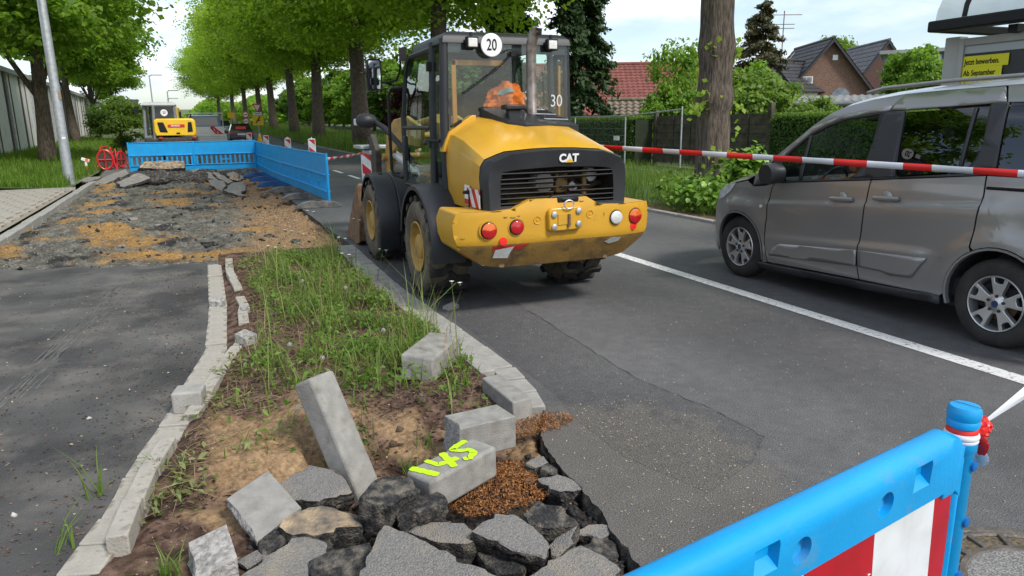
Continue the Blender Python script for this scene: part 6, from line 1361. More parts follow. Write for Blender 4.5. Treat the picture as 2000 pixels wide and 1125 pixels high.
rt = thing('red_ladder', 'red metal ladder frame leaning on the truck bed', 'ladder', (.55, 43, zt + 1.05), worldco=True)
M_rf = mat('red_frame_paint', (.50, .03, .05), (.6, .04, .07), 4, .5)
for nm, pts in (('rail', [(.35, 43, zt + 1.5), (.85, 42.6, zt + 1.05)]), ('rail', [(.28, 43.1, zt + 1.42), (.62, 42.8, zt + .98)]), ('rung', [(.33, 43, zt + 1.46), (.45, 43, zt + 1.20)]), ('rung', [(.5, 42.9, zt + 1.36), (.58, 42.9, zt + 1.1)]), ('rung', [(.65, 42.8, zt + 1.24), (.72, 42.8, zt + .98)])): MB().tube(pts, .045, 6).build(nm, M_rf, rt, smooth=40)
def car(name, label, x, y, body, w=1.78, h=1.45, light=True):
    z = zg(y); c_ = thing(name, label, 'car', (x, y, z))
    MB().loft([[(-w / 2 + k, yy, z0), (w / 2 - k, yy, z0), (w / 2 - k, yy, z1 * .7), (w / 2 - k - .05, yy, z1), (-w / 2 + k + .05, yy, z1), (-w / 2 + k, yy, z1 * .7)] for yy, k, z0, z1 in ((0, .08, .35, .86), (.1, .02, .3, .95), (1.0, 0, .28, .96), (3.2, 0, .28, .95), (4.2, .08, .3, .72))]).build('body', body, c_, smooth=40, bevel=.03)
    gh = [[(-w / 2 + k, yy, .93), (w / 2 - k, yy, .93), (w / 2 - k - .17, yy + d, zt_), (-w / 2 + k + .17, yy + d, zt_)] for yy, k, d, zt_ in ((.35, .08, .3, h - .06), (1.2, .05, 0, h), (2.2, .05, 0, h - .01), (3.3, .08, -.6, h - .1))]
    MB().loft(gh).build('glasshouse', mat('car_dark_glass', (.012, .014, .016), None, rough=.08, coat=1), c_, smooth=30)
    MB().bb(-w / 2 + .24, w / 2 - .24, .75, 2.6, h - .02, h + .015).build('roof', body, c_, bevel=.02)
    for s in (-1, 1):
        MB().bb(s * (w / 2 - .40), s * (w / 2 - .05), -.012, .05, .68, .82).build('tail_light', mat('brake_lit', (.5, .01, .012), None, rough=.2) if light else M_taill, c_, bevel=.02)
        for yy in (.75, 3.4): MB().lathe([(.29, -.11), (.32, -.07), (.32, .09), (.29, .11), (0, .11)], (s * (w / 2 - .12), yy, .32), 'x', 20).build('wheel', M_rub, c_, smooth=40)
    MB().bb(-.26, .26, -.015, .0, .62, .73).build('number_plate', M_white, c_); MB().bb(-.5, .5, -.01, .05, .32, .48).build('bumper', M_vblack, c_, bevel=.01)
    if light: MB().bb(-.36, .36, .40, .44, 1.02, 1.22).build('high_brake_light', mat('brake_glow', (.75, .03, .02), None, rough=.3), c_, bevel=.01)
    return c_
car('dark_car', 'dark blue car with red rear lights queuing on the road, nearer of two', 2.42, 57, mat('car_navy', (.018, .022, .04), None, rough=.25, coat=1), 1.72, 1.40)
car('black_car', 'black and silver car farther down the road behind the dark blue one', 1.55, 76, mat('car_silver', (.30, .31, .33), None, rough=.25, metal=.5, coat=1), 1.8, 1.48, False)

# red cable reels and a marker post on the lawn
RR = thing('red_cable_reel', 'red metal cable reel frame on the grass left of the barriers', 'cable reel', (-3.62, 31.6, lawn_h(-3.62, 31.6) - .05))
for y in (-.16, .16): MB().tube([(.26 * math.cos(t), y, .42 + .36 * math.sin(t)) for t in [2 * math.pi * k / 20 for k in range(21)]], .035, 6).build('reel_rim', M_red, RR, smooth=50)
for nm, p in (('spoke', [(-.26, -.16, .42), (.26, -.16, .42)]), ('spoke', [(0, -.16, .08), (0, -.16, .78)]), ('stand', [(-.32, -.2, -.03), (-.12, 0, .9), (.1, .2, .9)]), ('stand', [(.36, -.2, -.03), (.2, 0, .88)]), ('axle', [(0, -.25, .42), (0, .25, .42)])): MB().tube(p, .028, 6).build(nm, M_red, RR, smooth=50)
MB().lathe([(0, -.15), (.27, -.15), (.27, .15), (0, .15)], (0, 0, .42), 'y', 16).build('cable_drum', M_grime, RR, smooth=50)
o = dup(RR, None, (-3.25, 32.2, zg(32)), .9, 'smaller red cable reel beside the first one, next to the barrier end', .85)
MP = thing('marker_post', 'short red and white marker post standing in the grass by the kerb', 'post', (-4.05, 29.8, lawn_h(-4.05, 29.8)))
MB().lathe([(.04, 0), (.04, .22), (.0401, .22)], (0, 0, 0), 'z', 12).build('red_part', M_red, MP, smooth=40); MB().lathe([(.04, .22), (.04, .40), (0, .40)], (0, 0, 0), 'z', 12).build('white_part', M_white, MP, smooth=40)
MB().box((0, 0, .44), (.26, .10, .10), Matrix.Rotation(.35, 3, 'Y')).build('cap_board', M_white, MP, bevel=.01); MB().box((.05, -.055, .44), (.1, .01, .09)).build('red_stripe', M_orange, MP)

# ------------------------------------------------------------------ bus shelter
BS = thing('bus_shelter', 'bus shelter with curved translucent roof and yellow recruiting poster behind the van', 'bus shelter', (8.6, 4.6, .05), worldco=True)
M_fr = mat('shelter_grey_frame', (.34, .34, .31), (.40, .40, .37), 3, .5)
MB().bb(7.88, 8.02, 5.84, 6.02, .05, 2.53).build('end_post', M_fr, BS, bevel=.012)
MB().bb(7.86, 8.0, 5.775, 5.835, .05, 2.50).bb(7.86, 8.0, 2.6, 5.775, 2.42, 2.50).bb(7.86, 8.0, 2.6, 2.68, .05, 2.42).build('poster_frame', M_fr, BS, bevel=.008)
MB().bb(7.90, 7.98, 2.68, 5.775, .35, 2.42).build('display_case', mat('display_dark', (.02, .022, .026), (.035, .036, .04), 4, .3), BS)
MB().bb(7.892, 7.899, 2.68, 5.775, 2.335, 2.42).build('header_panel', mat('header_grey', (.42, .45, .46), None, rough=.3), BS)
M_py = mat('poster_yellow', (.72, .68, .01), None, rough=.4)
pb = MB().bb(7.884, 7.890, 5.27, 5.77, 2.185, 2.305).bb(7.884, 7.890, 5.33, 5.77, 2.06, 2.184).bb(7.884, 7.890, 5.0, 5.77, 1.7, 2.059).build('poster', M_py, BS)
put_text('Jetzt bewerben.', .083, M_blackg, pb, (7.882, 5.755, 2.24), (0, -1, 0), (0, 0, 1), bold=.0012, align='LEFT', sx_=.74, name='poster_lettering')
put_text('Ab September', .083, M_blackg, pb, (7.882, 5.755, 2.122), (0, -1, 0), (0, 0, 1), bold=.0012, align='LEFT', sx_=.74, name='poster_lettering')
put_text('deine Ausbildung', .083, M_blackg, pb, (7.882, 5.755, 2.0), (0, -1, 0), (0, 0, 1), bold=.0012, align='LEFT', sx_=.74, name='poster_lettering')
MB().bb(7.60, 7.78, 1.8, 6.05, 2.58, 2.70).bb(7.78, 9.3, 5.98, 6.06, 2.58, 2.68).build('roof_beam', M_blackg, BS, bevel=.02)
for y in (5.2, 4.2, 3.2): MB().bb(7.78, 7.95, y - .05, y + .05, 2.50, 2.58).build('bracket', M_blackg, BS)
arcp = [(7.66 + 1.5 * (1 - math.cos(t)), 2.70 + .72 * math.sin(t)) for t in [math.pi * k / 20 for k in range(21)]]
M_acr = glassmat('milky_acrylic', (.80, .84, .80), .08, .25, dust=1.0)
m2 = MATS['milky_acrylic']; ra = [n_ for n_ in m2.node_tree.nodes if n_.type == 'VALTORGB'][0]; ra.color_ramp.elements[0].color = (.55, .55, .55, 1); ra.color_ramp.elements[1].color = (.75, .75, .75, 1)
[n_ for n_ in m2.node_tree.nodes if n_.type == 'BSDF_DIFFUSE'][0].inputs[0].default_value = (.62, .63, .58, 1)
MB().loft([[(x, y, z) for x, z in arcp] for y in (6.0, 5.0, 4.0, 3.0, 1.9)], closed=False, caps=False).build('roof_sheet', M_acr, BS, smooth=60)
for y in (5.66, 4.4, 3.2): MB().loft([[(x, yy, z + dz) for x, z in arcp] for yy, dz in ((y - .03, .006), (y + .03, .006), (y + .03, .03), (y - .03, .03))] + [[(x, y - .03, z + .006) for x, z in arcp]], closed=False, caps=False).build('roof_rib', M_blackg, BS, smooth=40)
for y in (1.9, 5.9): MB().bb(9.2, 9.3, y - .05, y + .05, .05, 2.6).build('rear_post', M_fr, BS)

# ------------------------------------------------------------------ fences and hedges on the right
M_fw = mat('weathered_fence_wood', (.045, .038, .028), (.10, .085, .062), 4, .9, .5, 40, detail=8)
FN = thing('wooden_fence', 'dark weathered wooden fence panels behind the thick lime trunk', 'fence', (15, 20, 0), worldco=True)
FX = lambda y: 15.0 - .05 * (y - 22)
for y in (22.4, 19.5, 16.9): MB().bb(FX(y) - .07, FX(y) + .07, y - .07, y + .07, 0, 2.0 if y > 17 else 2.1).build('post', M_fw, FN, bevel=.01)
rng = random.Random(2)
for y0, y1 in ((19.57, 22.33), (16.97, 19.43)):
    for k in range(12):
        z = .18 + k * .132
        MB().add([(FX(y0) - .02 + (.02 if k % 2 else 0), y0, z), (FX(y1) - .02 + (.02 if k % 2 else 0), y1, z + rng.uniform(-.01, .01)), (FX(y1) + .005, y1, z + .142), (FX(y0) + .005, y0, z + .142), (FX(y0) + .03, y0, z), (FX(y1) + .03, y1, z), (FX(y1) + .04, y1, z + .142), (FX(y0) + .04, y0, z + .142)], [(0, 1, 2, 3), (7, 6, 5, 4), (0, 1, 5, 4), (1, 2, 6, 5), (2, 3, 7, 6), (3, 0, 4, 7)]).build('board', M_fw, FN)
    for t in (.33, .66): y = y0 + (y1 - y0) * t; MB().bb(FX(y) - .055, FX(y) - .025, y - .025, y + .025, .15, 1.76).build('batten', M_fw, FN)
    MB().bb(FX(y0) - .04, FX(y0) + .06, y0, y1, 1.76, 1.81).build('top_cap', M_fw, FN)
MF = thing('mesh_fence', 'galvanised site fence of wire mesh in front of the left hedge', 'fence', (12.6, 21, 0), worldco=True)
def mfx(y): return 12.6
for y in (27.5, 24.1, 20.6): MB().tube([(12.6, y, .0), (12.6, y, 1.82)], .024, 8).build('post', M_steel, MF, smooth=50)
MB().tube([(12.6, 17.55, .0), (12.6, 17.55, 2.03)], .024, 8).build('post', M_steel, MF, smooth=50)
for (a, za), (b, zb_) in (((27.5, 1.8), (24.1, 1.8)), ((24.1, 1.8), (20.6, 1.8)), ((20.6, 1.8), (17.55, 1.95))): MB().tube([(12.6, a, za), (12.6, b, zb_)], .021, 8).tube([(12.6, a, .15), (12.6, b, .15)], .02, 8).build('rail', M_steel, MF, smooth=50)
mb = MB()
for y in np.arange(20.6, 27.5, .09): mb.add([(12.6, y - .003, .15), (12.6, y + .003, .15), (12.6, y + .003, 1.8), (12.6, y - .003, 1.8)], [(0, 1, 2, 3)])
for z in np.arange(.3, 1.8, .22): mb.add([(12.602, 20.6, z - .003), (12.602, 27.5, z - .003), (12.602, 27.5, z + .003), (12.602, 20.6, z + .003)], [(0, 1, 2, 3)])
stuff(mb.build('wire_mesh', M_steel, MF))
MB().bb(12.58, 12.59, 20.95, 21.3, 1.02, 1.16).build('tag_plate', M_white, MF)

# ------------------------------------------------------------------ houses
M_tile_d = mat('dark_roof_tile', (.018, .018, .020), (.036, .035, .037), 1.5, .55)
M_tile_g = mat('grey_roof_tile', (.095, .090, .095), (.14, .135, .14), 1.5, .6)
M_tile_r = mat('red_roof_tile', (.15, .045, .035), (.22, .072, .055), 2.0, .8)
M_tile_b = mat('mossy_concrete_tile', (.13, .105, .075), (.25, .20, .15), 5, .9, dirt=(.07, .065, .035), dscale=4, dlo=.5, dhi=.7)
def brickmat(name, a, b, m_, sc):
    if name in MATS: return MATS[name]
    m = bpy.data.materials.new(name); MATS[name] = m; m.use_nodes = True; t = m.node_tree; n = t.nodes; l = t.links
    tc = n.new('ShaderNodeTexCoord'); mp = n.new('ShaderNodeMapping'); mp.inputs['Rotation'].default_value = (math.radians(90), 0, 0); l.new(tc.outputs['Object'], mp.inputs['Vector'])
    k = n.new('ShaderNodeTexBrick'); k.inputs['Scale'].default_value = sc; k.inputs['Color1'].default_value = (*a, 1); k.inputs['Color2'].default_value = (*b, 1); k.inputs['Mortar'].default_value = (*m_, 1); k.inputs['Mortar Size'].default_value = .018
    l.new(mp.outputs[0], k.inputs['Vector']); l.new(k.outputs['Color'], n['Principled BSDF'].inputs['Base Color']); n['Principled BSDF'].inputs['Roughness'].default_value = .9; return m
def roof_plane(name, p0, p1, p2, p3, m, parent, rows, th=.05, seed=0, cols=0):
    """tiled pitch: eaves p0-p1, ridge p3-p2, courses lapping like tiles"""
    p0, p1, p2, p3 = map(Vector, (p0, p1, p2, p3)); nr = (p1 - p0).cross(p3 - p0).normalized()
    if nr.z < 0: nr = -nr
    mb = MB(); K = cols or max(4, int((p1 - p0).length / .30)); K2_ = K * 4
    for r in range(rows):
        a, b = r / rows, (r + 1.12) / rows; low = []; up_ = []; lowb = []
        for i in range(K2_ + 1):
            u = i / K2_; wv_ = .022 * math.cos(2 * math.pi * u * K)
            q = p0.lerp(p1, u); e = p3.lerp(p2, u); low.append(q.lerp(e, a) + nr * (th + wv_)); up_.append(q.lerp(e, min(1, b)) + nr * (.012 + wv_ * .8)); lowb.append(q.lerp(e, a) + nr * (wv_ * .5))
        mb.loft([lowb, low, up_], closed=False, caps=False)
    return stuff(mb.build(name, m, parent))
def gable_house(name, label, x, y, z, rz, w, l, eave, ridge, wallm, roofm, windows=(), rows=18, over=.35, trim=None):
    """gable faces -y (towards the road) before turning"""
    h_ = thing(name, label, 'house', (x, y, z), rz=rz)
    h_.rotation_euler = (0, 0, rz)
    MB().py([(-w / 2, -1), (w / 2, -1), (w / 2, eave), (0, ridge - .12), (-w / 2, eave)], 0, l).build('wall', wallm, h_)
    sl = (ridge - eave) / (w / 2)
    for s in (-1, 1):
        e0 = (s * (w / 2 + over), -over, eave - over * sl); e1 = (s * (w / 2 + over), l + over, eave - over * sl); r0 = (0, -over, ridge); r1 = (0, l + over, ridge)
        roof_plane('roof', e0, e1, r1, r0, roofm, h_, rows, cols=int(l / .34))
        MB().add([e0, r0, (r0[0], r0[1], r0[2] - .28), (e0[0], e0[1], e0[2] - .28), (e0[0], e0[1] + .05, e0[2]), (r0[0], r0[1] + .05, r0[2]), (r0[0], r0[1] + .05, r0[2] - .28), (e0[0], e0[1] + .05, e0[2] - .28)], [(0, 1, 2, 3), (7, 6, 5, 4), (0, 4, 5, 1), (3, 2, 6, 7), (0, 3, 7, 4)]).build('verge_board', trim or M_vblack, h_)
        MB().add([(e0[0], e0[1], e0[2] - .02), (r0[0], r0[1], r0[2] - .02), (r1[0], r1[1], r1[2] - .02), (e1[0], e1[1], e1[2] - .02)], [(0, 1, 2, 3)]).build('soffit', M_vblack, h_)
    MB().tube([(0, -over, ridge + .03), (0, l + over, ridge + .03)], .13, 8).build('ridge', roofm, h_, smooth=50)
    for wx, wz, ww, wh in windows:
        f = MB().bb(wx - ww / 2, wx + ww / 2, -.05, .0, wz - wh / 2, wz + wh / 2).build('window', M_white, h_)
        for i in range(2):
            for j in range(3):
                MB().bb(wx - ww / 2 + .07 + i * (ww - .10) / 2, wx - ww / 2 + .03 + (i + 1) * (ww - .10) / 2, -.062, -.051, wz - wh / 2 + .06 + j * (wh - .08) / 3, wz - wh / 2 + .03 + (j + 1) * (wh - .08) / 3).build('pane', mat('window_pane', (.10, .12, .15), (.2, .23, .27), 2, .1), f)
    return h_
M_brick = brickmat('brick_brown', (.21, .105, .065), (.115, .055, .038), (.20, .18, .155), 4.2)
M_brick2 = brickmat('brick_plum', (.085, .042, .036), (.105, .052, .043), (.075, .05, .045), 4.2)
hb = gable_house('brick_house', 'brick gabled house with steep black tiled roof behind the shrubs', 46.6, 45.4, 0, math.radians(-26), 8.0, 8.5, 3.0, 7.75, M_brick, M_tile_d, windows=((-1.75, 4.2, .95, 1.35),), rows=15, over=.55)
MB().lathe([(0, -.06), (.75, -.06), (.75, 0)], (1.0, 0, 3.2), 'y', 24).build('arched_window', mat('window_pane', ()), hb); MB().bb(.15, .55, -.08, 0, 6.1, 6.5).build('lantern', M_white, hb)
MB().box((-2.35, 7.6, 5.02), (.10, .3, 6.0), Matrix.Rotation(.69, 3, 'Y')).build('lead_flashing', mat('lead_grey', (.35, .36, .37), None, rough=.5), hb)
hd = gable_house('dormer_house', 'smaller dark-roofed wing with white window left of the brick gable', 42.6, 47.3, 0, math.radians(-80), 4.2, 4, 4.0, 6.2, mat('render_white', (.58, .57, .53), (.65, .64, .6), 3, .8), M_tile_d, windows=((.0, 3.4, 1.7, 1.1),), rows=9)
hg = gable_house('grey_roof_house', 'plum brick house with grey ribbed tile roof, right of the black roof', 57.0, 49.0, 0, math.radians(-26), 8.2, 9, 2.6, 8.3, M_brick2, M_tile_g, windows=((1.9, 4.2, 1.0, 1.2),), rows=14, over=.15)
hr = gable_house('red_roof_house', 'long house with red clay tile roof between the conifer and the lime trunk', 22.6, 49.5, 0, math.radians(-114), 9.0, 13, 2.2, 5.6, mat('render_white', ()), M_tile_r, rows=17, over=.3, trim=mat('verge_brown', (.15, .07, .05), None))
bh = thing('painted_garage', 'low building with blue and white painted panels left of the bus shelter', 'building', (35.2, 28.0, 2.3)); bh.rotation_euler = (0, 0, math.radians(-51))
MB().bb(-1.9, 2.2, 0, 5, -2.4, 2.6).build('wall', mat('garage_wall', (.16, .2, .24), (.2, .24, .28), 2, .8), bh)
for x0, x1, c_ in ((-1.5, -.6, 'b'), (-.5, .8, 'w'), (.9, 2.0, 'b')): MB().bb(x0, x1, -.06, 0, .2, 2.45).build('panel', mat('panel_blue', (.13, .24, .40), (.16, .28, .45), 2, .6) if c_ == 'b' else mat('panel_white', (.66, .66, .62), (.72, .72, .68), 2, .6), bh)
MB().bb(-2.1, 2.4, -.4, 5.2, 2.6, 2.78).build('flat_roof', mat('roof_felt_white', (.35, .35, .36), (.42, .42, .43), 2, .7), bh); MB().bb(-1.85, -1.6, -.05, 0, .8, 1.9).build('window', M_white, bh)
gg = thing('flat_garage_roof', 'low pale corrugated garage roof seen above the van bonnet side', 'building', (20.2, 17.8, .85)); gg.rotation_euler = (0, 0, math.radians(-48))
MB().bb(-2.3, 2.3, 0, 5, -1, 1.25).build('wall', mat('garage_brown', (.10, .075, .055), (.14, .105, .08), 3, .9), gg)
MB().loft([[(-2.4 + .065 * k, y, z + .025 * math.cos(k * math.pi / 2)) for k in range(74)] for y, z in ((-.35, 1.34), (5.2, 1.66))], closed=False, caps=False).build('roof_sheet', mat('fibre_cement', (.16, .16, .15), (.22, .22, .205), 3, .8), gg, smooth=60)
MB().tube([(-2.4, -.36, 1.25), (2.4, -.36, 1.25)], .09, 8).build('gutter', M_eg, gg)
# garden shed with big lapped tiles, each tile its own piece
SH = thing('garden_shed', 'low shed with mossy wavy concrete tile roof behind the hedge', 'shed', (19.3, 29.6, 0)); SH.rotation_euler = (0, 0, math.radians(-32))
MB().bb(-1.8, 1.8, 0, 3, -.5, 1.55).build('wall', mat('shed_wood', (.07, .05, .035), (.1, .08, .05), 4, .9), SH)
mb = MB(); prf = [(-.165 + .33 * i / 8, .035 * math.sin(2 * math.pi * i / 8)) for i in range(9)]
mb.loft([[(x, 0, z + .03) for x, z in prf], [(x, 0, z) for x, z in prf][::1], [(x, .0, z + .03) for x, z in prf], [(x, .40, z) for x, z in prf]], closed=False, caps=False); t_ = mb.build('roof_tile', M_tile_b); tme = t_.data; bpy.data.objects.remove(t_); rng = random.Random(5)
for r in range(7):
    for c_ in range(12): inst('roof_tile', tme, SH, (-1.80 + c_ * .325, -.3 + r * .33, 1.42 + r * .165 + rng.uniform(-.01, .01)), (math.radians(26) + rng.uniform(-.02, .02), 0, rng.uniform(-.015, .015)))
MB().add([(-1.95, -.28, 1.36), (1.95, -.28, 1.36), (1.95, 2.2, 2.62), (-1.95, 2.2, 2.62)], [(0, 1, 2, 3)]).build('roof_board', M_grime, SH); MB().box((1.98, .95, 2.05), (.10, 2.9, .16), Matrix.Rotation(math.radians(26.5), 3, 'X')).build('barge_board', M_steel, SH)
MB().tube([(-1.95, 2.2, 2.66), (1.95, 2.2, 2.66)], .1, 8).build('ridge', M_tile_b, SH, smooth=40)
# aerial on the house
AE = thing('roof_aerial', 'tall rusty television aerial standing on the dark roofs', 'aerial', (42.6, 46.5, 4.6))
MB().tube([(0, 0, 0), (0, 0, 5.2)], .04, 6).build('mast', M_rust, AE)
for z, w_ in ((4.9, 1.3), (4.2, .8), (3.9, .8)): MB().tube([(-w_, .4 * w_, z), (w_, -.4 * w_, z)], .03, 6).build('boom', M_rust, AE)
# ------------------------------------------------------------------ trees
M_bark = None
def barkmat():
    m = bpy.data.materials.new('lime_bark'); m.use_nodes = True; t = m.node_tree; n = t.nodes; l = t.links; p = n['Principled BSDF']; p.inputs['Roughness'].default_value = .95
    tc = n.new('ShaderNodeTexCoord'); mp = n.new('ShaderNodeMapping'); mp.inputs['Scale'].default_value = (1, 1, .16); l.new(tc.outputs['Object'], mp.inputs[0])
    x = n.new('ShaderNodeTexNoise'); x.inputs['Scale'].default_value = 26; x.inputs['Detail'].default_value = 9; x.inputs['Roughness'].default_value = .65; l.new(mp.outputs[0], x.inputs['Vector'])
    r = n.new('ShaderNodeValToRGB'); r.color_ramp.elements[0].position = .36; r.color_ramp.elements[1].position = .66; r.color_ramp.elements[0].color = (.042, .030, .023, 1); r.color_ramp.elements[1].color = (.19, .15, .118, 1); l.new(x.outputs['Fac'], r.inputs[0]); l.new(r.outputs[0], p.inputs['Base Color'])
    b = n.new('ShaderNodeBump'); b.inputs['Strength'].default_value = 1; b.inputs['Distance'].default_value = .05; l.new(x.outputs['Fac'], b.inputs['Height']); l.new(b.outputs[0], p.inputs['Normal']); return m
M_bark = barkmat()
L_lime = leafmat('lime_leaf', (.21, .34, .035), (.37, .51, .075), .54); L_limeb = leafmat('lime_leaf_young', (.23, .37, .04), (.40, .54, .08), .54)
L_map = leafmat('maple_leaf', (.13, .25, .032), (.28, .42, .06), .54); L_con = leafmat('conifer_needles', (.020, .048, .018), (.060, .105, .038), .25); L_conb = leafmat('brown_green_needles', (.035, .050, .015), (.12, .10, .045), .2)
L_bush = leafmat('shrub_leaf', (.10, .20, .025), (.23, .37, .06), .48); L_pale = leafmat('pale_shrub_leaf', (.09, .17, .03), (.23, .33, .075), .45); L_red = leafmat('copper_leaf', (.030, .006, .010), (.085, .018, .024), .3); L_hedge = leafmat('hedge_leaf', (.05, .11, .018), (.12, .21, .04), .4)

def crown_mesh(name, seed, rad, half, zc, K, nleaf, size, m, low=.75, rc=.30, sub=True, topcut=None):
    rng = np.random.default_rng(seed); u = rng.normal(size=(K, 3)); u /= np.linalg.norm(u, axis=1, keepdims=True)
    r = rng.uniform(.50, 1.0, K)[:, None] ** .7; C = u * r * np.array([[rad, rad, half]]) * .84; C[:, 2] = np.where(C[:, 2] < 0, C[:, 2] * low, C[:, 2]); C[:, 2] += zc
    per = max(1, nleaf // (K * 9)); P = []; Nn = []
    for c in C:
        rr = rad * rc * rng.uniform(.65, 1.2); q = rng.normal(size=(9, 3)); q /= np.linalg.norm(q, axis=1, keepdims=True); q[:, 2] = np.abs(q[:, 2]) * .8 - .28
        T = c + q * rr * rng.uniform(.5, 1.05, (9, 1))
        for t in T:
            g = np.clip(rng.normal(size=(per, 3)), -1.7, 1.7) * rr * np.array([[.30, .30, .15]]); P.append(t + g); o_ = (t - c) / rr; Nn.append(np.tile(o_, (per, 1)) * .6 + rng.normal(size=(per, 3)) * .55 + np.array([[0, 0, .75]]))
    P = np.concatenate(P); Nn = np.concatenate(Nn); V, F = leaf_arrays(P, Nn, size, rng); o = npmesh(name, V, None, F, m); me = o.data; bpy.data.objects.remove(o); return me, C
def trunk_mesh(r0, h, C, seed, zsplit, flare=1.35, limbs=9, n=14):
    rng = random.Random(seed); mb = MB(); path = []; rad = []
    for k in range(9):
        t = k / 8; path.append((.12 * math.sin(t * 2.3 + seed), .10 * math.sin(t * 3.1 + seed * 2), h * t - .15)); rad.append(r0 * (flare if k == 0 else 1.06 if k == 1 else 1 - .45 * t))
    mb.tube(path, rad, n); idx = sorted(range(len(C)), key=lambda i: rng.random())[:limbs]
    for i in idx:
        c = C[i]; z0 = min(zsplit + rng.random() * (h - zsplit), c[2]); s_ = Vector((0, 0, z0)); e = Vector(c); m_ = s_.lerp(e, .5) + Vector((0, 0, .12 * (e - s_).length)); r = r0 * rng.uniform(.22, .4); mb.tube([s_, s_.lerp(m_, .5), m_, e], [r, r * .8, r * .55, r * .15], 6)
    me = bpy.data.meshes.new('trunk'); me.from_pydata(mb.v, [], mb.f); me.materials.append(M_bark); me.polygons.foreach_set('use_smooth', [True] * len(me.polygons)); return me
def tree(name, label, loc, tm, cm, cat='tree', group=None, rz=0, sc=(1, 1, 1), tsc=1.0):
    t = thing(name, label, cat, loc, group); t.rotation_euler = (0, 0, rz); inst('trunk', tm, t, (0, 0, 0), (0, 0, 0), (tsc, tsc, 1)); inst('crown', cm, t, (0, 0, 0), (0, 0, 0), sc); return t
lm = [crown_mesh('crown', 11, 7.4, 7.6, 10.8, 190, 72000, .120, L_lime, low=.86, rc=.27), crown_mesh('crown', 12, 7.8, 7.4, 10.6, 200, 85000, .120, L_lime, low=.86), crown_mesh('crown', 13, 7.2, 7.8, 11.0, 190, 85000, .120, L_limeb, low=.86)]
lt = [trunk_mesh(.40, 12, c[1], i, 5, 1.2) for i, c in enumerate(lm)]
LT = [(8.9, 28.5, 1, 1.0, 2, 'lime tree behind the loader cab, trunk showing above its roof'), (8.45, 43, 0, 1.28, .9, 'lime tree with the leaning trunk just left of the loader mirror'), (8.05, 57, 1, 1.1, 1.6, 'lime tree with broad straight trunk, third trunk left of the loader'), (7.65, 72, 2, 1.1, .2, 'lime tree in the middle of the row, second trunk from the widest'), (7.3, 88, 0, 1.1, 3, 'lime tree beside the traffic sign pole, on its right'), (7.05, 105, 1, 1, 4, 'lime tree far along the row just right of the yellow sign'), (6.2, 124, 2, 1, 5, 'lime tree far along the row behind the round signs'), (5.0, 144, 0, 1, .7, 'lime tree near the far end of the row, dark trunk over the cars'), (3.2, 168, 1, 1, 2.5, 'lime tree at the far end of the row above the truck')]
for i, (x, y, v, ts, rz, lb) in enumerate(LT):
    s = (1.04, 1.04, 1.0) if y > 40 else (1, 1, 1)
    t = tree('lime_tree', lb, (x, y, zg(y)), lt[v], lm[v][0], group='lime trees along the road', rz=rz, sc=s, tsc=ts)
# nearest lime: only its thick trunk is in the frame
NL = thing('lime_tree', 'nearest lime tree with thick burred trunk in front of the wooden fence', 'tree', (9.32, 11.95, .05), 'lime trees along the road')
secs = []; nn = 40
for k in range(90):
    z = -.2 + k * .085; b = .325 * (1 + .25 * math.exp(-z / .35)) * (1 - .012 * z) + .040 * math.exp(-((z - 2.0) / .20) ** 2) + .045 * math.exp(-((z - 2.95) / .22) ** 2) - .02 * math.exp(-((z - 1.72) / .1) ** 2); q = []
    for j in range(nn):
        a = 2 * math.pi * j / nn; p = Vector((math.cos(a), math.sin(a), z * .35)); r = b * (1 + .07 * noise.noise(p * 2.2) + .035 * noise.noise(Vector((math.cos(a) * 7, math.sin(a) * 7, z * 1.2))) + .07 * max(0, noise.noise(p * 5 + Vector((0, 0, 7)))) * (1 if 1.5 < z < 3.4 else .3)); q.append((r * math.cos(a) + .02 * math.sin(z), r * math.sin(a), z))
    secs.append(q)
MB().loft(secs).build('trunk', M_bark, NL, smooth=70)
ncm, nC = crown_mesh('crown', 21, 6.0, 5.5, 10.6, 110, 30000, .10, L_limeb, low=.9); inst('crown', ncm, NL)
rng = np.random.default_rng(3)
def sprig(center, rad, n, size, m, parent, name='shoot'):
    P = np.array(center) + rng.normal(size=(n, 3)) * np.array(rad); Nn = rng.normal(size=(n, 3)) * .6 + np.array([[-.5, -.6, .7]]); V, F = leaf_arrays(P, Nn, size, rng, .85, .12); return stuff(npmesh(name, V, None, F, m, parent))
for c, r_, n_ in (((-.34, -.2, 1.95), (.10, .08, .20), 18), ((-.42, -.1, 1.75), (.10, .10, .08), 12), ((.36, -.22, 1.9), (.06, .08, .35), 12), ((.30, -.35, 1.85), (.08, .08, .06), 7), ((.28, -.3, 2.75), (.05, .06, .2), 10), ((-.30, -.25, 2.9), (.07, .08, .15), 12), ((-.1, -.5, .95), (.10, .12, .06), 14)): sprig(c, r_, n_, .065, L_limeb, NL)
sprig((-1.15, -.6, 4.05), (.22, .2, .10), 26, .085, L_limeb, NL); sprig((-1.0, -.55, 3.95), (.10, .1, .14), 14, .085, L_limeb, NL); MB().tube([(-.2, -.1, 5.6), (-.8, -.4, 4.7), (-1.15, -.6, 4.1)], .012, 5).build('twig', M_bark, NL)
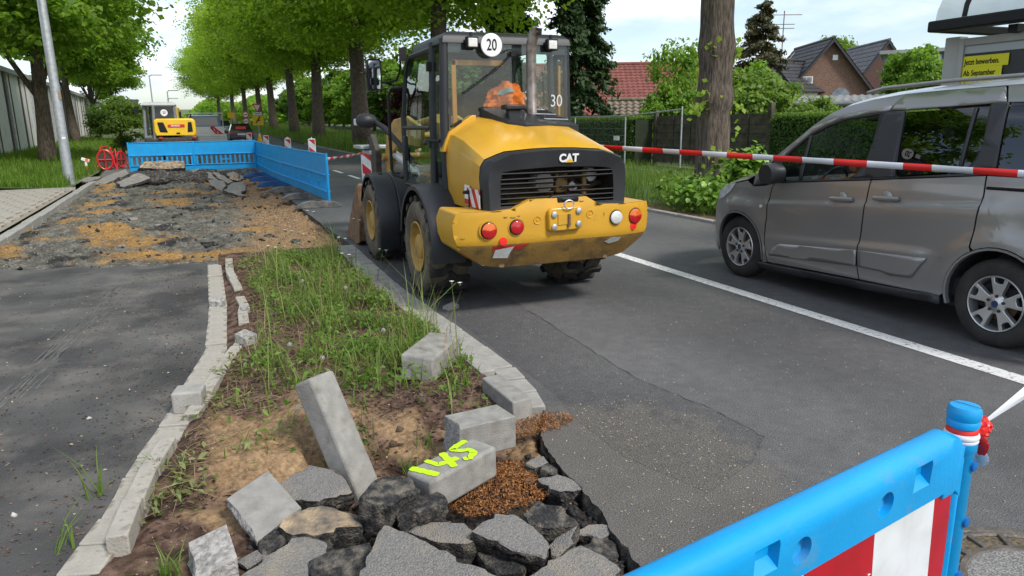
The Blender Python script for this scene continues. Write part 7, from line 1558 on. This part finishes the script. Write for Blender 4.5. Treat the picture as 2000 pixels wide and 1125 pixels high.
# shoots round the foot of that trunk: big leaves one by one
LS = thing('lime_shoots', 'low mass of big bright leaves sprouting round the nearest lime trunk', 'shrub', (8.9, 11.2, .05))
def leafobj(m):
    mb = MB(); o_ = [(0, 0), (.32, .10), (.50, .38), (.42, .70), (.18, .92), (0, 1.05), (-.18, .92), (-.42, .70), (-.50, .38), (-.32, .10)]
    V = [(x, y, .10 * abs(x) * 1.4 - .18 * y * y) for x, y in o_] + [(0, .5, -.05)]; mb.add(V, [(i, (i + 1) % 10, 10) for i in range(10)]); me = bpy.data.meshes.new('leaf'); me.from_pydata(mb.v, [], mb.f); me.materials.append(m); me.polygons.foreach_set('use_smooth', [True] * 10); return me
LO = [leafobj(mat('big_leaf_a', (.09, .20, .02), None, rough=.45)), leafobj(mat('big_leaf_b', (.14, .27, .03), None, rough=.45)), leafobj(mat('big_leaf_c', (.055, .13, .015), None, rough=.45)), leafobj(mat('big_leaf_d', (.22, .34, .05), None, rough=.45))]
lobes = [((-.55, -.55, .25), (.55, .75, .32), 95), ((-.35, .35, .28), (.5, .8, .3), 60), ((.15, -.35, .55), (.35, .40, .42), 62), ((.35, -.55, .85), (.22, .22, .28), 38), ((.4, .5, .2), (.6, .6, .25), 20), ((-.1, -.1, .35), (.6, .6, .2), 20)]
rr = random.Random(9); cnt = 0
for c, r_, n_ in lobes:
    for k in range(n_):
        a = rr.uniform(0, 6.283); e = rr.uniform(-.15, 1.3); d_ = Vector((math.cos(a) * math.cos(e), math.sin(a) * math.cos(e), math.sin(e)))
        if d_.x * .4 + d_.y > .55: d_.y = -d_.y
        p = Vector(c) + Vector((d_.x * r_[0], d_.y * r_[1], d_.z * r_[2])) * rr.uniform(.75, 1.05); s = rr.uniform(.075, .145)
        q = Vector((d_.x, d_.y, .0)).to_track_quat('Y', 'Z').to_euler(); o = inst('leaf', LO[rr.choices((0, 1, 2, 3), (4, 3, 3, 1.2 + 2 * (c[2] > .5)))[0]], LS, p, (rr.uniform(-.9, .35), rr.uniform(-.5, .5), q.z + rr.uniform(-.9, .9)), (s, s, s)); cnt += 1
for c, r_, n_ in lobes:
    P = []
    n2_ = n_ * 9; P = np.array(c) + rng.normal(size=(n2_, 3)) * np.array(r_) * .45; P[:, 2] = np.maximum(P[:, 2], .03); V, F = leaf_arrays(P, rng.normal(size=(n2_, 3)) * .6 + np.array([[0, -.3, .8]]), .055, rng, .8); stuff(npmesh('inner_foliage', V, None, F, L_bush, LS))
for k in range(14): MB().tube([(rr.uniform(-.3, .3), rr.uniform(-.3, .2), 0), (rr.uniform(-.6, .4), rr.uniform(-.8, .3), rr.uniform(.3, .9))], .008, 5).build('stem', M_bark, LS)

mm = [crown_mesh('crown', 31, 5.2, 5.6, 7.9, 72, 34000, .14, L_map, low=.86, rc=.27), crown_mesh('crown', 32, 5.4, 5.6, 8.1, 72, 34000, .14, L_map, low=.86, rc=.27)]
mt = [trunk_mesh(.27, 7, c[1], 5 + i, 2.3, 1.25, 12) for i, c in enumerate(mm)]
for x, y, v, rz, s, lb in ((-6.0, 35, 0, .6, 1.0, 'maple with leaning trunk just left of the lamp post'), (-8.3, 58, 1, 2, 1.0, 'maple in front of the hall, second trunk from the left'), (-9.4, 78, 0, 3.4, 1.0, 'maple behind the triangular road sign'), (-10.2, 19.5, 1, 1.2, .92, 'maple at the left border with its trunk outside the picture'), (-10.5, 104, 1, 5, .9, 'farthest maple on the left, beside the street lamps')):
    tree('maple_tree', lb, (x, y, lawn_h(x, y) - .05 if y < 100 else zg(y)), mt[v], mm[v][0], group='maples in front of the hall', rz=rz, sc=(s, s, s), tsc=1.15 if y < 40 else 1)
def conifer(seed, rad, h, n, m, size, droop=.5, name='crown', ex=.75):
    rng = np.random.default_rng(seed); P = []; Nn = []
    nb = 120
    for b in range(nb):
        z = h * (.06 + .92 * (b / nb)); a = rng.uniform(0, 6.283); R = rad * (1 - (z / h)) ** ex * rng.uniform(.7, 1.15) + .08; k = n // nb; t = rng.uniform(.12, 1, k) ** .7
        x = np.cos(a) * R * t; y = np.sin(a) * R * t; zz = z - droop * R * t ** 1.6 * .9 + .25 * R * np.maximum(0, t - .8); P.append(np.stack([x, y, zz], 1) + rng.normal(size=(k, 3)) * np.array([[.16, .16, .09]]) * (R / rad + .35)); Nn.append(rng.normal(size=(k, 3)) * .5 + np.array([[np.cos(a) * .6, np.sin(a) * .6, .6]]))
    P = np.concatenate(P); P[:, 2] = np.maximum(P[:, 2], .1); V, F = leaf_arrays(P, np.concatenate(Nn), size, rng, .42, .1); o = npmesh(name, V, None, F, m); me = o.data; bpy.data.objects.remove(o); return me
def con_tree(label, loc, me, h, r=.22):
    t = thing('conifer_tree', label, 'tree', loc, 'garden conifers'); MB().tube([(0, 0, -.1), (0, 0, h * .5), (0, 0, h * .96)], [r, r * .6, .03], 10).build('trunk', M_bark, t, smooth=60); inst('crown', me, t); return t
c1 = conifer(41, 2.2, 13, 30000, L_con, .16, .75); c2 = conifer(42, 2.4, 9.3, 26000, L_conb, .12, .3, ex=.5)
con_tree('tall dark drooping conifer behind the right side of the loader cab', (16.8, 31.8, 0), c1, 13); con_tree('tall dark conifer partly behind the loader exhaust, left of the first', (13.8, 33.5, 0), conifer(45, 2.2, 12, 22000, L_con, .16, .7), 12); con_tree('brown-green conifer right of the thick trunk, above the aerial', (34.6, 39.6, 0), c2, 9.6)
# shrubs and garden trees
bm1, bC1 = crown_mesh('crown', 51, 1.0, 1.0, 1.0, 40, 9000, .055, L_bush, low=1, rc=.34); bm2, bC2 = crown_mesh('crown', 52, 1.0, 1.0, 1.0, 40, 9000, .050, L_pale, low=1, rc=.34); bm3, bC3 = crown_mesh('crown', 53, 1.0, 1.0, 1.0, 30, 5000, .055, L_red, low=1, rc=.34); bm4, _ = crown_mesh('crown', 54, 1.0, 1.0, 1.0, 26, 3000, .050, L_bush, low=1, rc=.42); bm5, _ = crown_mesh('crown', 55, 1, 1, 1, 40, 9000, .06, L_hedge, low=1, rc=.34)
bt = trunk_mesh(.10, 1.2, bC1, 3, .25, 1.3, 10, 8)
def shrub(label, loc, s, h, me, name='shrub', cat='shrub', rz=0, group='garden shrubs', zoff=0):
    t = thing(name, label, cat, loc, group); t.rotation_euler = (0, 0, rz); inst('trunk', bt, t, (0, 0, -.1), (0, 0, 0), (s * .6, s * .6, h / 2)); inst('crown', me, t, (0, 0, zoff), (0, 0, 0), (s, s, h / 2)); return t
shrub('round pale-green bush beside the excavator, below the triangular sign', (-4.0, 43, lawn_h(-4, 43)), 1.5, 3.2, bm2)
shrub('airy green garden tree left of the thick lime trunk, over the shed', (17.9, 25.6, 0), 1.3, 3.5, bm1, 'garden_tree', 'tree', 1); shrub('thin airy tree reaching the sky just left of the thick trunk', (19.0, 27, 0), 1.7, 5.4, bm4, 'garden_tree', 'tree', 2)
shrub('bright green bush right of the thick trunk, above the fence', (17.9, 20.6, 0), 1.7, 3.5, bm2, rz=.4); shrub('green bush below the white dormer window', (22.0, 21.5, 0), 1.6, 2.5, bm1, rz=2); shrub('rose bush with pale blossoms in front of the fence corner hedge', (16.4, 16.6, 0), .9, 2.4, bm2, rz=4)
shrub('tall bush under the brown-green conifer, left of the white dormer', (25.6, 30.5, 0), 2.2, 4.9, bm1, 'garden_tree', 'tree', 4)
shrub('round crown of a tree rising behind the brick gable ridge', (66, 62.5, 2), 3.6, 7.6, bm2, 'garden_tree', 'tree', 1, zoff=1.2); shrub('leafy tree left of the bus shelter, in front of the blue panels', (27.0, 21.9, 1.6), 1.35, 3.2, bm1, 'garden_tree', 'tree', 5); shrub('leafy branchy tree top just beside the shelter roof', (24.4, 19.2, 1.4), 1.0, 2.8, bm1, 'garden_tree', 'tree', 2)
shrub('copper-leaved dark red bush between lime trunk and loader mirror', (9.9, 38.5, .6), 1.35, 3.3, bm3, 'copper_bush', 'shrub')
rr = random.Random(4)
for i in range(16):
    y = 53 + i * 6.0; x = 20.0 + sx(y) * .8 + rr.uniform(-1.2, 1.2)
    shrub(['dark green thicket bush behind the lime trunks, %s', ][0] % ('nearest of the hedge row', 'second of the hedge row', 'third of the hedge row', 'fourth of the hedge row', 'fifth of the hedge row', 'sixth of the hedge row', 'seventh of the hedge row', 'eighth of the hedge row', 'ninth of the hedge row', 'tenth of the hedge row', 'eleventh of the hedge row', 'twelfth of the hedge row', 'thirteenth of the hedge row', 'fourteenth of the hedge row', 'fifteenth of the hedge row', 'farthest of the hedge row')[i], (x, y, zg(y) - .2), rr.uniform(3.4, 4.6), rr.uniform(5.5, 9.5), bm1 if i % 3 else bm5, rz=rr.uniform(0, 6), group='thicket behind the limes')
def hedge(label, p0, p1, h, w, n, seed):
    rng = np.random.default_rng(seed); a, b = np.array(p0), np.array(p1); t = rng.random(n); f = rng.integers(0, 3, n); d = (b - a) / np.linalg.norm(b - a); nv = np.array([d[1], -d[0]])
    if nv[0] > 0: nv = -nv
    P = np.zeros((n, 3)); s = rng.uniform(-1, 1, n); zz = rng.uniform(.02, 1, n) * h
    off = np.where(f < 2, 1.0, s) * w / 2; z = np.where(f < 2, zz, h) + rng.normal(size=n) * .035
    P[:, :2] = a + t[:, None] * (b - a) + nv * (off + rng.normal(size=n) * .05)[:, None]; P[:, 2] = z
    Nn = rng.normal(size=(n, 3)) * .5; Nn[:, :2] += nv * (f < 2)[:, None]; Nn[:, 2] += .4 + (f == 2) * .6
    T = thing('hedge', label, 'hedge', (p0[0], p0[1], 0), 'clipped hedges', worldco=True); V, F = leaf_arrays(P, Nn, .035, rng); stuff(npmesh('foliage', V, None, F, L_hedge, T))
    q = rng.random(n // 4) < 2; tt = rng.random(n // 4); PP = np.zeros((n // 4, 3)); PP[:, :2] = a + tt[:, None] * (b - a) + nv * rng.uniform(-w / 2, w / 2, n // 4)[:, None]; PP[:, 2] = h + rng.uniform(-.02, .10, n // 4); V, F = leaf_arrays(PP, rng.normal(size=(n // 4, 3)) * .5 + np.array([[0, 0, .6]]), .032, rng); stuff(npmesh('young_growth', V, None, F, L_pale, T))
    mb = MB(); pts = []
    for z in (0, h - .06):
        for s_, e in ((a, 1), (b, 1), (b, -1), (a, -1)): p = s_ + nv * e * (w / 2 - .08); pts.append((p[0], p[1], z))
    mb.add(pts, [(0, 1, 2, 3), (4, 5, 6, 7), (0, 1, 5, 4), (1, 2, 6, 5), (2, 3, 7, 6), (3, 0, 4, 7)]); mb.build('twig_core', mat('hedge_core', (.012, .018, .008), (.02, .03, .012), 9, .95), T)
hedge('clipped green hedge behind the wire mesh fence', (14.2, 31), (14.6, 22.6), 1.72, .9, 15000, 1); hedge('clipped hedge right of the wooden fence', (15.5, 16.7), (15.9, 11), 1.72, .9, 12000, 2)
# far wood closing the view
rng = np.random.default_rng(8); n = 30000; P = np.stack([rng.uniform(-120, 60, n), rng.uniform(255, 300, n), np.zeros(n)], 1)
H = 6.5 + 2.5 * np.sin(P[:, 0] * .11) + 1.5 * np.sin(P[:, 0] * .37 + 1); P[:, 2] = 1.5 + rng.random(n) ** .5 * H; V, F = leaf_arrays(P, rng.normal(size=(n, 3)) + np.array([[0, -.5, .8]]), .8, rng); o = stuff(npmesh('far_wood', V, None, F, L_map)); tag(o, 'far wooded strip at the end of the road', 'wood')

# ------------------------------------------------------------------ grass, weeds, litter
M_grass = leafmat('grass_blade', (.075, .145, .02), (.20, .29, .065), .4, .6); M_grassd = leafmat('lawn_blade', (.085, .17, .02), (.20, .32, .045), .45, .6); M_dry = leafmat('dry_stalk', (.20, .145, .075), (.38, .30, .17), .2, .8)
def grass(name, n, fx, h, w, m, label, lean=.45, seed=1, parent=None):
    rng = np.random.default_rng(seed); P = fx(rng, n); hh = h * rng.uniform(.45, 1.25, n) * np.array([.55 + .9 * max(0, .5 + noise.noise(Vector((p[0] * 1.7, p[1] * 1.3, 2)))) for p in P]); V, F4, F3 = blades(P, hh, w, rng, lean); o = npmesh(name, V, F4, F3, m, parent); stuff(o)
    if label: tag(o, label, 'grass')
    return o
def verge_pts(rng, n):
    y = 7.5 + 70 * rng.random(n) ** 2.0; x = 7.75 + (13.5 - 7.75) * rng.random(n) ** .8; x = x + np.array([sx(v) for v in y]); return np.stack([x, y, np.array([zg(v) for v in y]) + .02], 1)
grass('verge_grass', 42000, verge_pts, .34, .006, M_grass, 'tall grass on the right-hand verge', .5, 2)
def verge_far(rng, n):
    y = 30 + 90 * rng.random(n) ** 1.2; x = 7.8 + 6 * rng.random(n) + np.array([sx(v) for v in y]); return np.stack([x, y, np.array([zg(v) for v in y])], 1)
grass('far_verge_grass', 16000, verge_far, .62, .02, M_grass, 'long pale grass under the lime row', .5, 3)
def lawn_pts(rng, n):
    y = 23 + 42 * rng.random(n) ** 1.6; x = -3.75 - 6.2 * rng.random(n) - np.maximum(0, y - 38) * .06; return np.stack([x, y, np.array([lawn_h(a, b) for a, b in zip(x, y)])], 1)
grass('lawn_grass', 30000, lawn_pts, .26, .010, M_grassd, 'green grass bank below the white hall', .5, 4)
def bed_pts(rng, n):
    P = []
    while len(P) < n:
        y = rng.uniform(3.45, 9.3); a, b = xl(y) + .38, xr(y) - .31; x = rng.uniform(a, b); d = sst(-.45, .45, noise.noise(Vector((x * 3.1, y * 2.1, 3))) + .4 * noise.noise(Vector((x * 9, y * 7, 5)))); d *= (.06 + .94 * sst(-.05, .5, (x - a) / (b - a) + .35 * noise.noise(Vector((x * 2, y * 1.7, 9))))) * (.16 + .84 * sst(3.9, 4.8, y + .5 * noise.noise(Vector((x * 3, y * 3, 1)))))
        if rng.random() < d: P.append((x, y, soil_h(x, y) - .005))
    return np.array(P)
grass('bed_grass', 2300, bed_pts, .13, .0042, M_grass, 'green grass and weeds covering the planting bed', .6, 5); grass('bed_tall_grass', 420, bed_pts, .42, .0040, leafmat('pale_grass', (.13, .20, .04), (.30, .36, .11), .4, .6), 'tall grass stems in the planting bed', .45, 6); grass('bed_dry_stalks', 900, bed_pts, .26, .0022, M_dry, 'dry straw stalks in the planting bed', 1.1, 7)
rng = np.random.default_rng(15); P = bed_pts(rng, 6500); P[:, 2] += rng.uniform(.01, .14, len(P)); V, F = leaf_arrays(P, rng.normal(size=(len(P), 3)) * .5 + np.array([[0, -.2, .9]]), .024, rng, .42); tag(stuff(npmesh('weed_leaves', V, None, F, leafmat('weed_leaf', (.065, .15, .018), (.19, .31, .05), .4))), 'small broad weed leaves in the planting bed', 'weeds')
M_stem = mat('weed_stem', (.10, .17, .05), None, rough=.6); M_petal = mat('white_petal', (.72, .72, .68), None, rough=.7); M_puff = mat('seed_head', (.36, .35, .32), (.46, .45, .41), 40, .95)
rr = random.Random(3)
def campion(x, y, h, dx, dy, label):
    z = soil_h(x, y); t = thing('white_campion', label, 'flower', (x, y, z), 'white-flowered weeds in the bed')
    MB().tube([(0, 0, 0), (dx * .3, dy * .3, h * .55), (dx, dy, h)], [.004, .003, .002], 5).build('stem', M_stem, t, smooth=60)
    mb = MB()
    for k in range(5):
        a = k * 1.26 + rr.random(); z_ = h * (.2 + .15 * k); c = Vector((dx * z_ / h * .8, dy * z_ / h * .8, z_)); d_ = Vector((math.cos(a), math.sin(a), .35)); s_ = Vector((-math.sin(a), math.cos(a), 0)); mb.add([c, c + d_ * .04 + s_ * .009, c + d_ * .085, c + d_ * .04 - s_ * .009], [(0, 1, 2, 3)])
    mb.build('leaves', mat('campion_leaf', (.07, .15, .025), None, rough=.6), t)
    for k in range(2):
        o_ = Vector((dx + (.035 * (k * 2 - 1)), dy + .01 * k, h - .02 * k)); MB().lathe([(.002, -.012), (.008, 0), (.006, .014)], o_, 'z', 8).build('calyx', M_stem, t, smooth=60); mb = MB()
        for q in range(5):
            a = q * 1.256; d_ = Vector((math.cos(a), math.sin(a), .25)); s_ = Vector((-math.sin(a), math.cos(a), 0)); c = o_ + Vector((0, 0, .013)); mb.add([c, c + d_ * .010 + s_ * .007, c + d_ * .019 + s_ * .004, c + d_ * .019 - s_ * .004, c + d_ * .010 - s_ * .007], [tuple(range(5))])
        mb.build('petals', M_petal, t)
for x, y, h, dx, dy, lb in ((1.35, 8.6, .62, -.3, .1, 'white campion nearest the trench, tallest one'), (1.45, 8.2, .55, .06, .1, 'white campion in front of the front wheel'), (1.5, 7.4, .62, .1, .0, 'white campion leaning towards the loader wheel'), (1.2, 7.9, .42, .05, -.1, 'white campion in the middle of the bed'), (.62, 7.5, .45, -.12, 0, 'white campion at the left of the bed'), (1.05, 6.9, .40, .08, 0, 'white campion in the dense weeds'), (1.35, 5.2, .40, .35, .05, 'white campion arching over the pale kerb stone'), (.9, 8.8, .4, -.1, .1, 'white campion at the far end of the bed')): campion(x, y, h, dx, dy, lb)
def dandelion(x, y, h, label):
    z = soil_h(x, y); t = thing('dandelion', label, 'flower', (x, y, z), 'dandelion seed heads'); MB().tube([(0, 0, 0), (.01, .01, h * .5), (.03, -.01, h)], .003, 5).build('stem', mat('dandelion_stem', (.22, .20, .12), None), t); mb = MB(); rg = random.Random(int(x * 100))
    for k in range(150):
        a = rg.uniform(0, 6.283); u = rg.uniform(-.9, 1); d_ = Vector((math.cos(a) * math.sqrt(1 - u * u), math.sin(a) * math.sqrt(1 - u * u), u)); c = Vector((.03, -.01, h)) + d_ * .017; s_ = d_.orthogonal().normalized() * .0026; q = d_.cross(s_); mb.add([c - s_, c + q, c + s_, c - q], [(0, 1, 2, 3)])
    mb.lathe([(0, -.006), (.006, 0), (0, .006)], (.03, -.01, h), 'z', 8); mb.build('seed_head', M_puff, t)
for x, y, h, lb in ((1.02, 5.0, .17, 'round dandelion seed head left of the pale kerb stone'), (.98, 6.3, .22, 'dandelion seed head in the middle of the weeds'), (.36, 4.95, .16, 'dandelion seed head at the left of the weeds'), (.68, 6.9, .2, 'dandelion seed head on the far side of the weeds'), (.28, 3.75, .06, 'dandelion seed head beside the leaning kerb stone'), (.52, 4.55, .17, 'half-bare dandelion head behind the leaning kerb stone')): dandelion(x, y, h, lb)
def tuft(x, y, n, h, label, lean=.7, w=.004):
    z = soil_h(x, y) if xl(y) < x < xr(y) else 0; rg = np.random.default_rng(int(abs(x) * 1000 + y * 10)); P = np.zeros((n, 3)); P[:, :2] = rg.normal(size=(n, 2)) * .022; V, F4, F3 = blades(P, h, w, rg, lean); t = thing('grass_tuft', label, 'grass tuft', (x, y, z), 'single grass tufts'); npmesh('blades', V, F4, F3, M_grass, t)
for x, y, n_, h, lb in ((-.30, 2.75, 46, .12, 'grass tuft at the bottom left of the hole'), (-.40, 3.72, 40, .09, 'feathery green tuft on the left edging'), (-.62, 3.55, 9, .20, 'broad grass blades growing out of the left edging'), (-.70, 3.12, 8, .15, 'grass blades lying over the path at the lower left'), (.80, 3.32, 24, .10, 'small green tuft between the leaning and the sprayed kerb stones'), (.93, 3.45, 14, .09, 'small green tuft in the dark earth'), (1.33, 4.02, 22, .09, 'green tuft beside the kerb stump'), (1.22, 3.9, 14, .07, 'low green tuft left of the kerb stump'), (1.02, 4.55, 30, .34, 'long-bladed grass clump left of the pale kerb stone'), (.86, 4.45, 26, .30, 'long-bladed grass clump behind the leaning kerb stone'), (1.28, 4.4, 12, .22, 'grass blades in front of the pale kerb stone'), (.42, 3.42, 7, .12, 'few blades flattened beside the leaning kerb stone')): tuft(x, y, n_, h, lb, .8, .0055 if n_ < 12 else .004)
# loose chips, stones, litter
def chips(name, P, size, m, label, seed, aspect=.35, flat=True, th=.0):
    rng = np.random.default_rng(seed); n = len(P); Nn = rng.normal(size=(n, 3)) * (.25 if flat else .8) + np.array([[0, 0, 1.0]]); V, F = leaf_arrays(P, Nn, size, rng, aspect, .12); o = stuff(npmesh(name, V, None, F, m)); tag(o, label, 'litter'); return o
def stones(name, P, size, m, label, seed, parent=None):
    rng = np.random.default_rng(seed); n = len(P); B = np.array([[1, 0, 0], [-1, 0, 0], [0, 1, 0], [0, -1, 0], [0, 0, .7], [0, 0, -.7], ]) ; J = rng.uniform(.6, 1.4, (n, 6, 1)) * B[None] + rng.normal(size=(n, 6, 3)) * .18; a = rng.uniform(0, 6.283, n); ca, sa = np.cos(a)[:, None], np.sin(a)[:, None]; X = J[:, :, 0] * ca - J[:, :, 1] * sa; Y = J[:, :, 0] * sa + J[:, :, 1] * ca; J = np.stack([X, Y, J[:, :, 2]], 2); s = (size * rng.uniform(.4, 1.5, n) ** 1.6)[:, None, None]; V = (P[:, None, :] + J * s).reshape(-1, 3); f = np.array([[0, 2, 4], [2, 1, 4], [1, 3, 4], [3, 0, 4], [2, 0, 5], [1, 2, 5], [3, 1, 5], [0, 3, 5]]); F = (np.arange(n)[:, None, None] * 6 + f[None]).reshape(-1, 3); o = stuff(npmesh(name, V, None, F, m, parent)); tag(o, label, 'gravel'); return o
rng = np.random.default_rng(77)
def on(fn, n, x0, x1, y0, y1, dz=.004, cond=None):
    P = []
    while len(P) < n:
        x, y = rng.uniform(x0, x1), rng.uniform(y0, y1)
        if cond is None or cond(x, y): P.append((x, y, fn(x, y) + dz))
    return np.array(P)
inbed = lambda x, y: xl(y) + .24 < x < xr(y) - (.30 if y > 3.5 else .05)
M_mulch = leafmat('bark_mulch', (.025, .014, .010), (.17, .105, .08), .0, .9); M_wood = leafmat('fresh_wood_chip', (.12, .040, .012), (.42, .19, .06), .0, .85); M_fl = leafmat('pale_flakes', (.20, .16, .10), (.46, .39, .27), .0, .9); M_stn = leafmat('mixed_gravel', (.05, .048, .043), (.26, .245, .205), 0, .9); M_stn2 = leafmat('tan_gravel', (.14, .085, .045), (.42, .29, .17), 0, .9); M_stn3 = leafmat('bitumen_crumbs', (.008, .008, .009), (.05, .048, .045), 0, .8)
chips('mulch_chips', on(soil_h, 10000, -.5, 1.7, 3.0, 9.5, .004, lambda x, y: inbed(x, y) and soil_c(x, y)[0] < .2), .018, M_mulch, 'brown bark mulch over the planting bed', 1)
P = on(soil_h, 1300, -.5, 1.4, 3.5, 8.6, .012, lambda x, y: inbed(x, y) and rng.random() < math.exp(-((x - xl(y) - .5) / .4) ** 2)); V, F = leaf_arrays(P, rng.normal(size=(len(P), 3)) * .3 + np.array([[0, 0, 1.0]]), .075, rng, .022, .02); tag(stuff(npmesh('straw', V, None, F, M_dry)), 'flattened straw and dead stems on the planting bed', 'litter')
WL = leafmat('wilted_leaf', (.13, .17, .05), (.30, .34, .14), .35)
for k, (cx, cy, r_, n_, lb) in enumerate(((.12, 5.0, .14, 130, 'wilted pale plant lying beside the left edging'), (-.28, 3.45, .13, 140, 'uprooted wilted plant at the left of the sandy soil'), (.30, 8.9, .12, 90, 'low leafy plant by the far end of the left edging'), (-.12, 4.35, .10, 60, 'small wilted sprig on the mulch by the kerb cube'))):
    P = np.zeros((n_, 3)); P[:, 0] = cx + rng.normal(size=n_) * r_; P[:, 1] = cy + rng.normal(size=n_) * r_ * 1.3; P[:, 2] = [soil_h(a, b) + .012 for a, b in P[:, :2]]; P = P[P[:, 2] > -.15]; P[:, 2] += rng.uniform(0, .05, len(P)); t = thing('wilted_plant', lb, 'plant', (cx, cy, soil_h(cx, cy)), worldco=True)
    V, F = leaf_arrays(P, rng.normal(size=(len(P), 3)) * .5 + np.array([[0, 0, .9]]), .026, rng, .38); stuff(npmesh('leaves', V, None, F, WL, t)); Q = P[:40].copy(); V, F = leaf_arrays(Q, rng.normal(size=(len(Q), 3)) * .3 + np.array([[0, 0, 1.0]]), .10, rng, .018, .02); stuff(npmesh('stems', V, None, F, M_dry, t))
wp = lambda x, y: ((x - 1.12) / .30) ** 2 + ((y - 2.93) / .26) ** 2 < 1 + .5 * noise.noise(Vector((x * 8, y * 8, 0)))
P = on(lambda x, y: max(soil_h(x, y), -.06 + .05 * math.exp(-((x - 1.1) ** 2 + (y - 2.9) ** 2) / .05)), 5200, .8, 1.45, 2.62, 3.28, .0, wp); P[:, 2] += rng.uniform(0, .018, len(P)); chips('wood_chips', P, .011, M_wood, 'heap of orange-brown wood chips round the sprayed kerb stone', 2, .22, False)
P = on(lambda x, y: max(0, soil_h(x, y)), 1500, 1.3, 1.88, 3.22, 3.62, .004, lambda x, y: ((x - 1.52) / .26) ** 2 + ((y - 3.42) / .12) ** 2 < 1); P[:, 2] += rng.uniform(.0, .03, len(P)); chips('wood_chips', P, .011, M_wood, 'orange-brown wood chips scattered at the end of the road edging', 3, .22, False)
P = np.concatenate([on(lambda x, y: 0, 2400, 1.9, 5.2, 1.4, 7, .003), on(lambda x, y: 0, 1200, 1.45, 2.4, 1.5, 3.6, .003, lambda x, y: x > xr(y) + .02)]); chips('road_litter', P, .0065, M_fl, 'pale blossom flakes scattered on the road', 4, .4)
chips('path_litter', on(lambda x, y: 0, 2600, -2.6, -.2, 2.2, 9.2, .003, lambda x, y: x < xl(y) - .02 and rng.random() < math.exp((x - xl(y)) / .7)), .010, M_mulch, 'brown leaf crumbs on the old asphalt beside the edging', 5, .5)
chips('path_flakes', on(lambda x, y: 0, 700, -2.6, -.3, 2.2, 9.2, .003, lambda x, y: x < xl(y) - .02), .010, M_fl, 'pale flakes on the old asphalt', 6, .5)
for k, (x, y) in enumerate(((-.62, 6.2), (-.80, 4.6), (-.95, 3.5))): stones('white_pebble', np.array([(x, y, .004)]), .009, M_puff, 'small white pebble on the old asphalt, %s' % ('farthest', 'middle one', 'nearest')[k], 30 + k)
bb_ = lambda x, y: True
stones('trench_gravel', on(bed_h, 16000, -3.0, 1.6, 9.7, 24, -.004), .012, M_stn, 'grey gravel in the excavated bed', 7); stones('trench_rubble', on(bed_h, 7000, .2, 1.66, 9.7, 26, -.004, lambda x, y: rng.random() < (x - .1) / 1.4), .014, M_stn2, 'tan stony rubble along the road side of the trench', 8); stones('bitumen_crumbs', on(bed_h, 500, -3.0, 1.4, 9.8, 27, .01), .024, M_stn3, 'black asphalt crumbs in the excavated bed', 9)
stones('hole_crumbs', on(soil_h, 3600, .0, 1.42, 2.0, 3.2, .0), .011, M_stn3, 'black crumbs between the broken slabs', 10); stones('hole_gravel', on(soil_h, 1500, -.5, 1.42, 2.0, 4.2, -.003, inbed), .0055, M_stn2, 'tan crumbs of soil between the slabs', 11)
CL = on(soil_h, 70, .62, 1.42, 3.4, 4.2, .0); stones('earth_clods', CL, .022, M_earth, 'dark clods of earth in the dug bed', 12)
for o in bpy.data.objects:
    if '_w' in o: del o['_w']
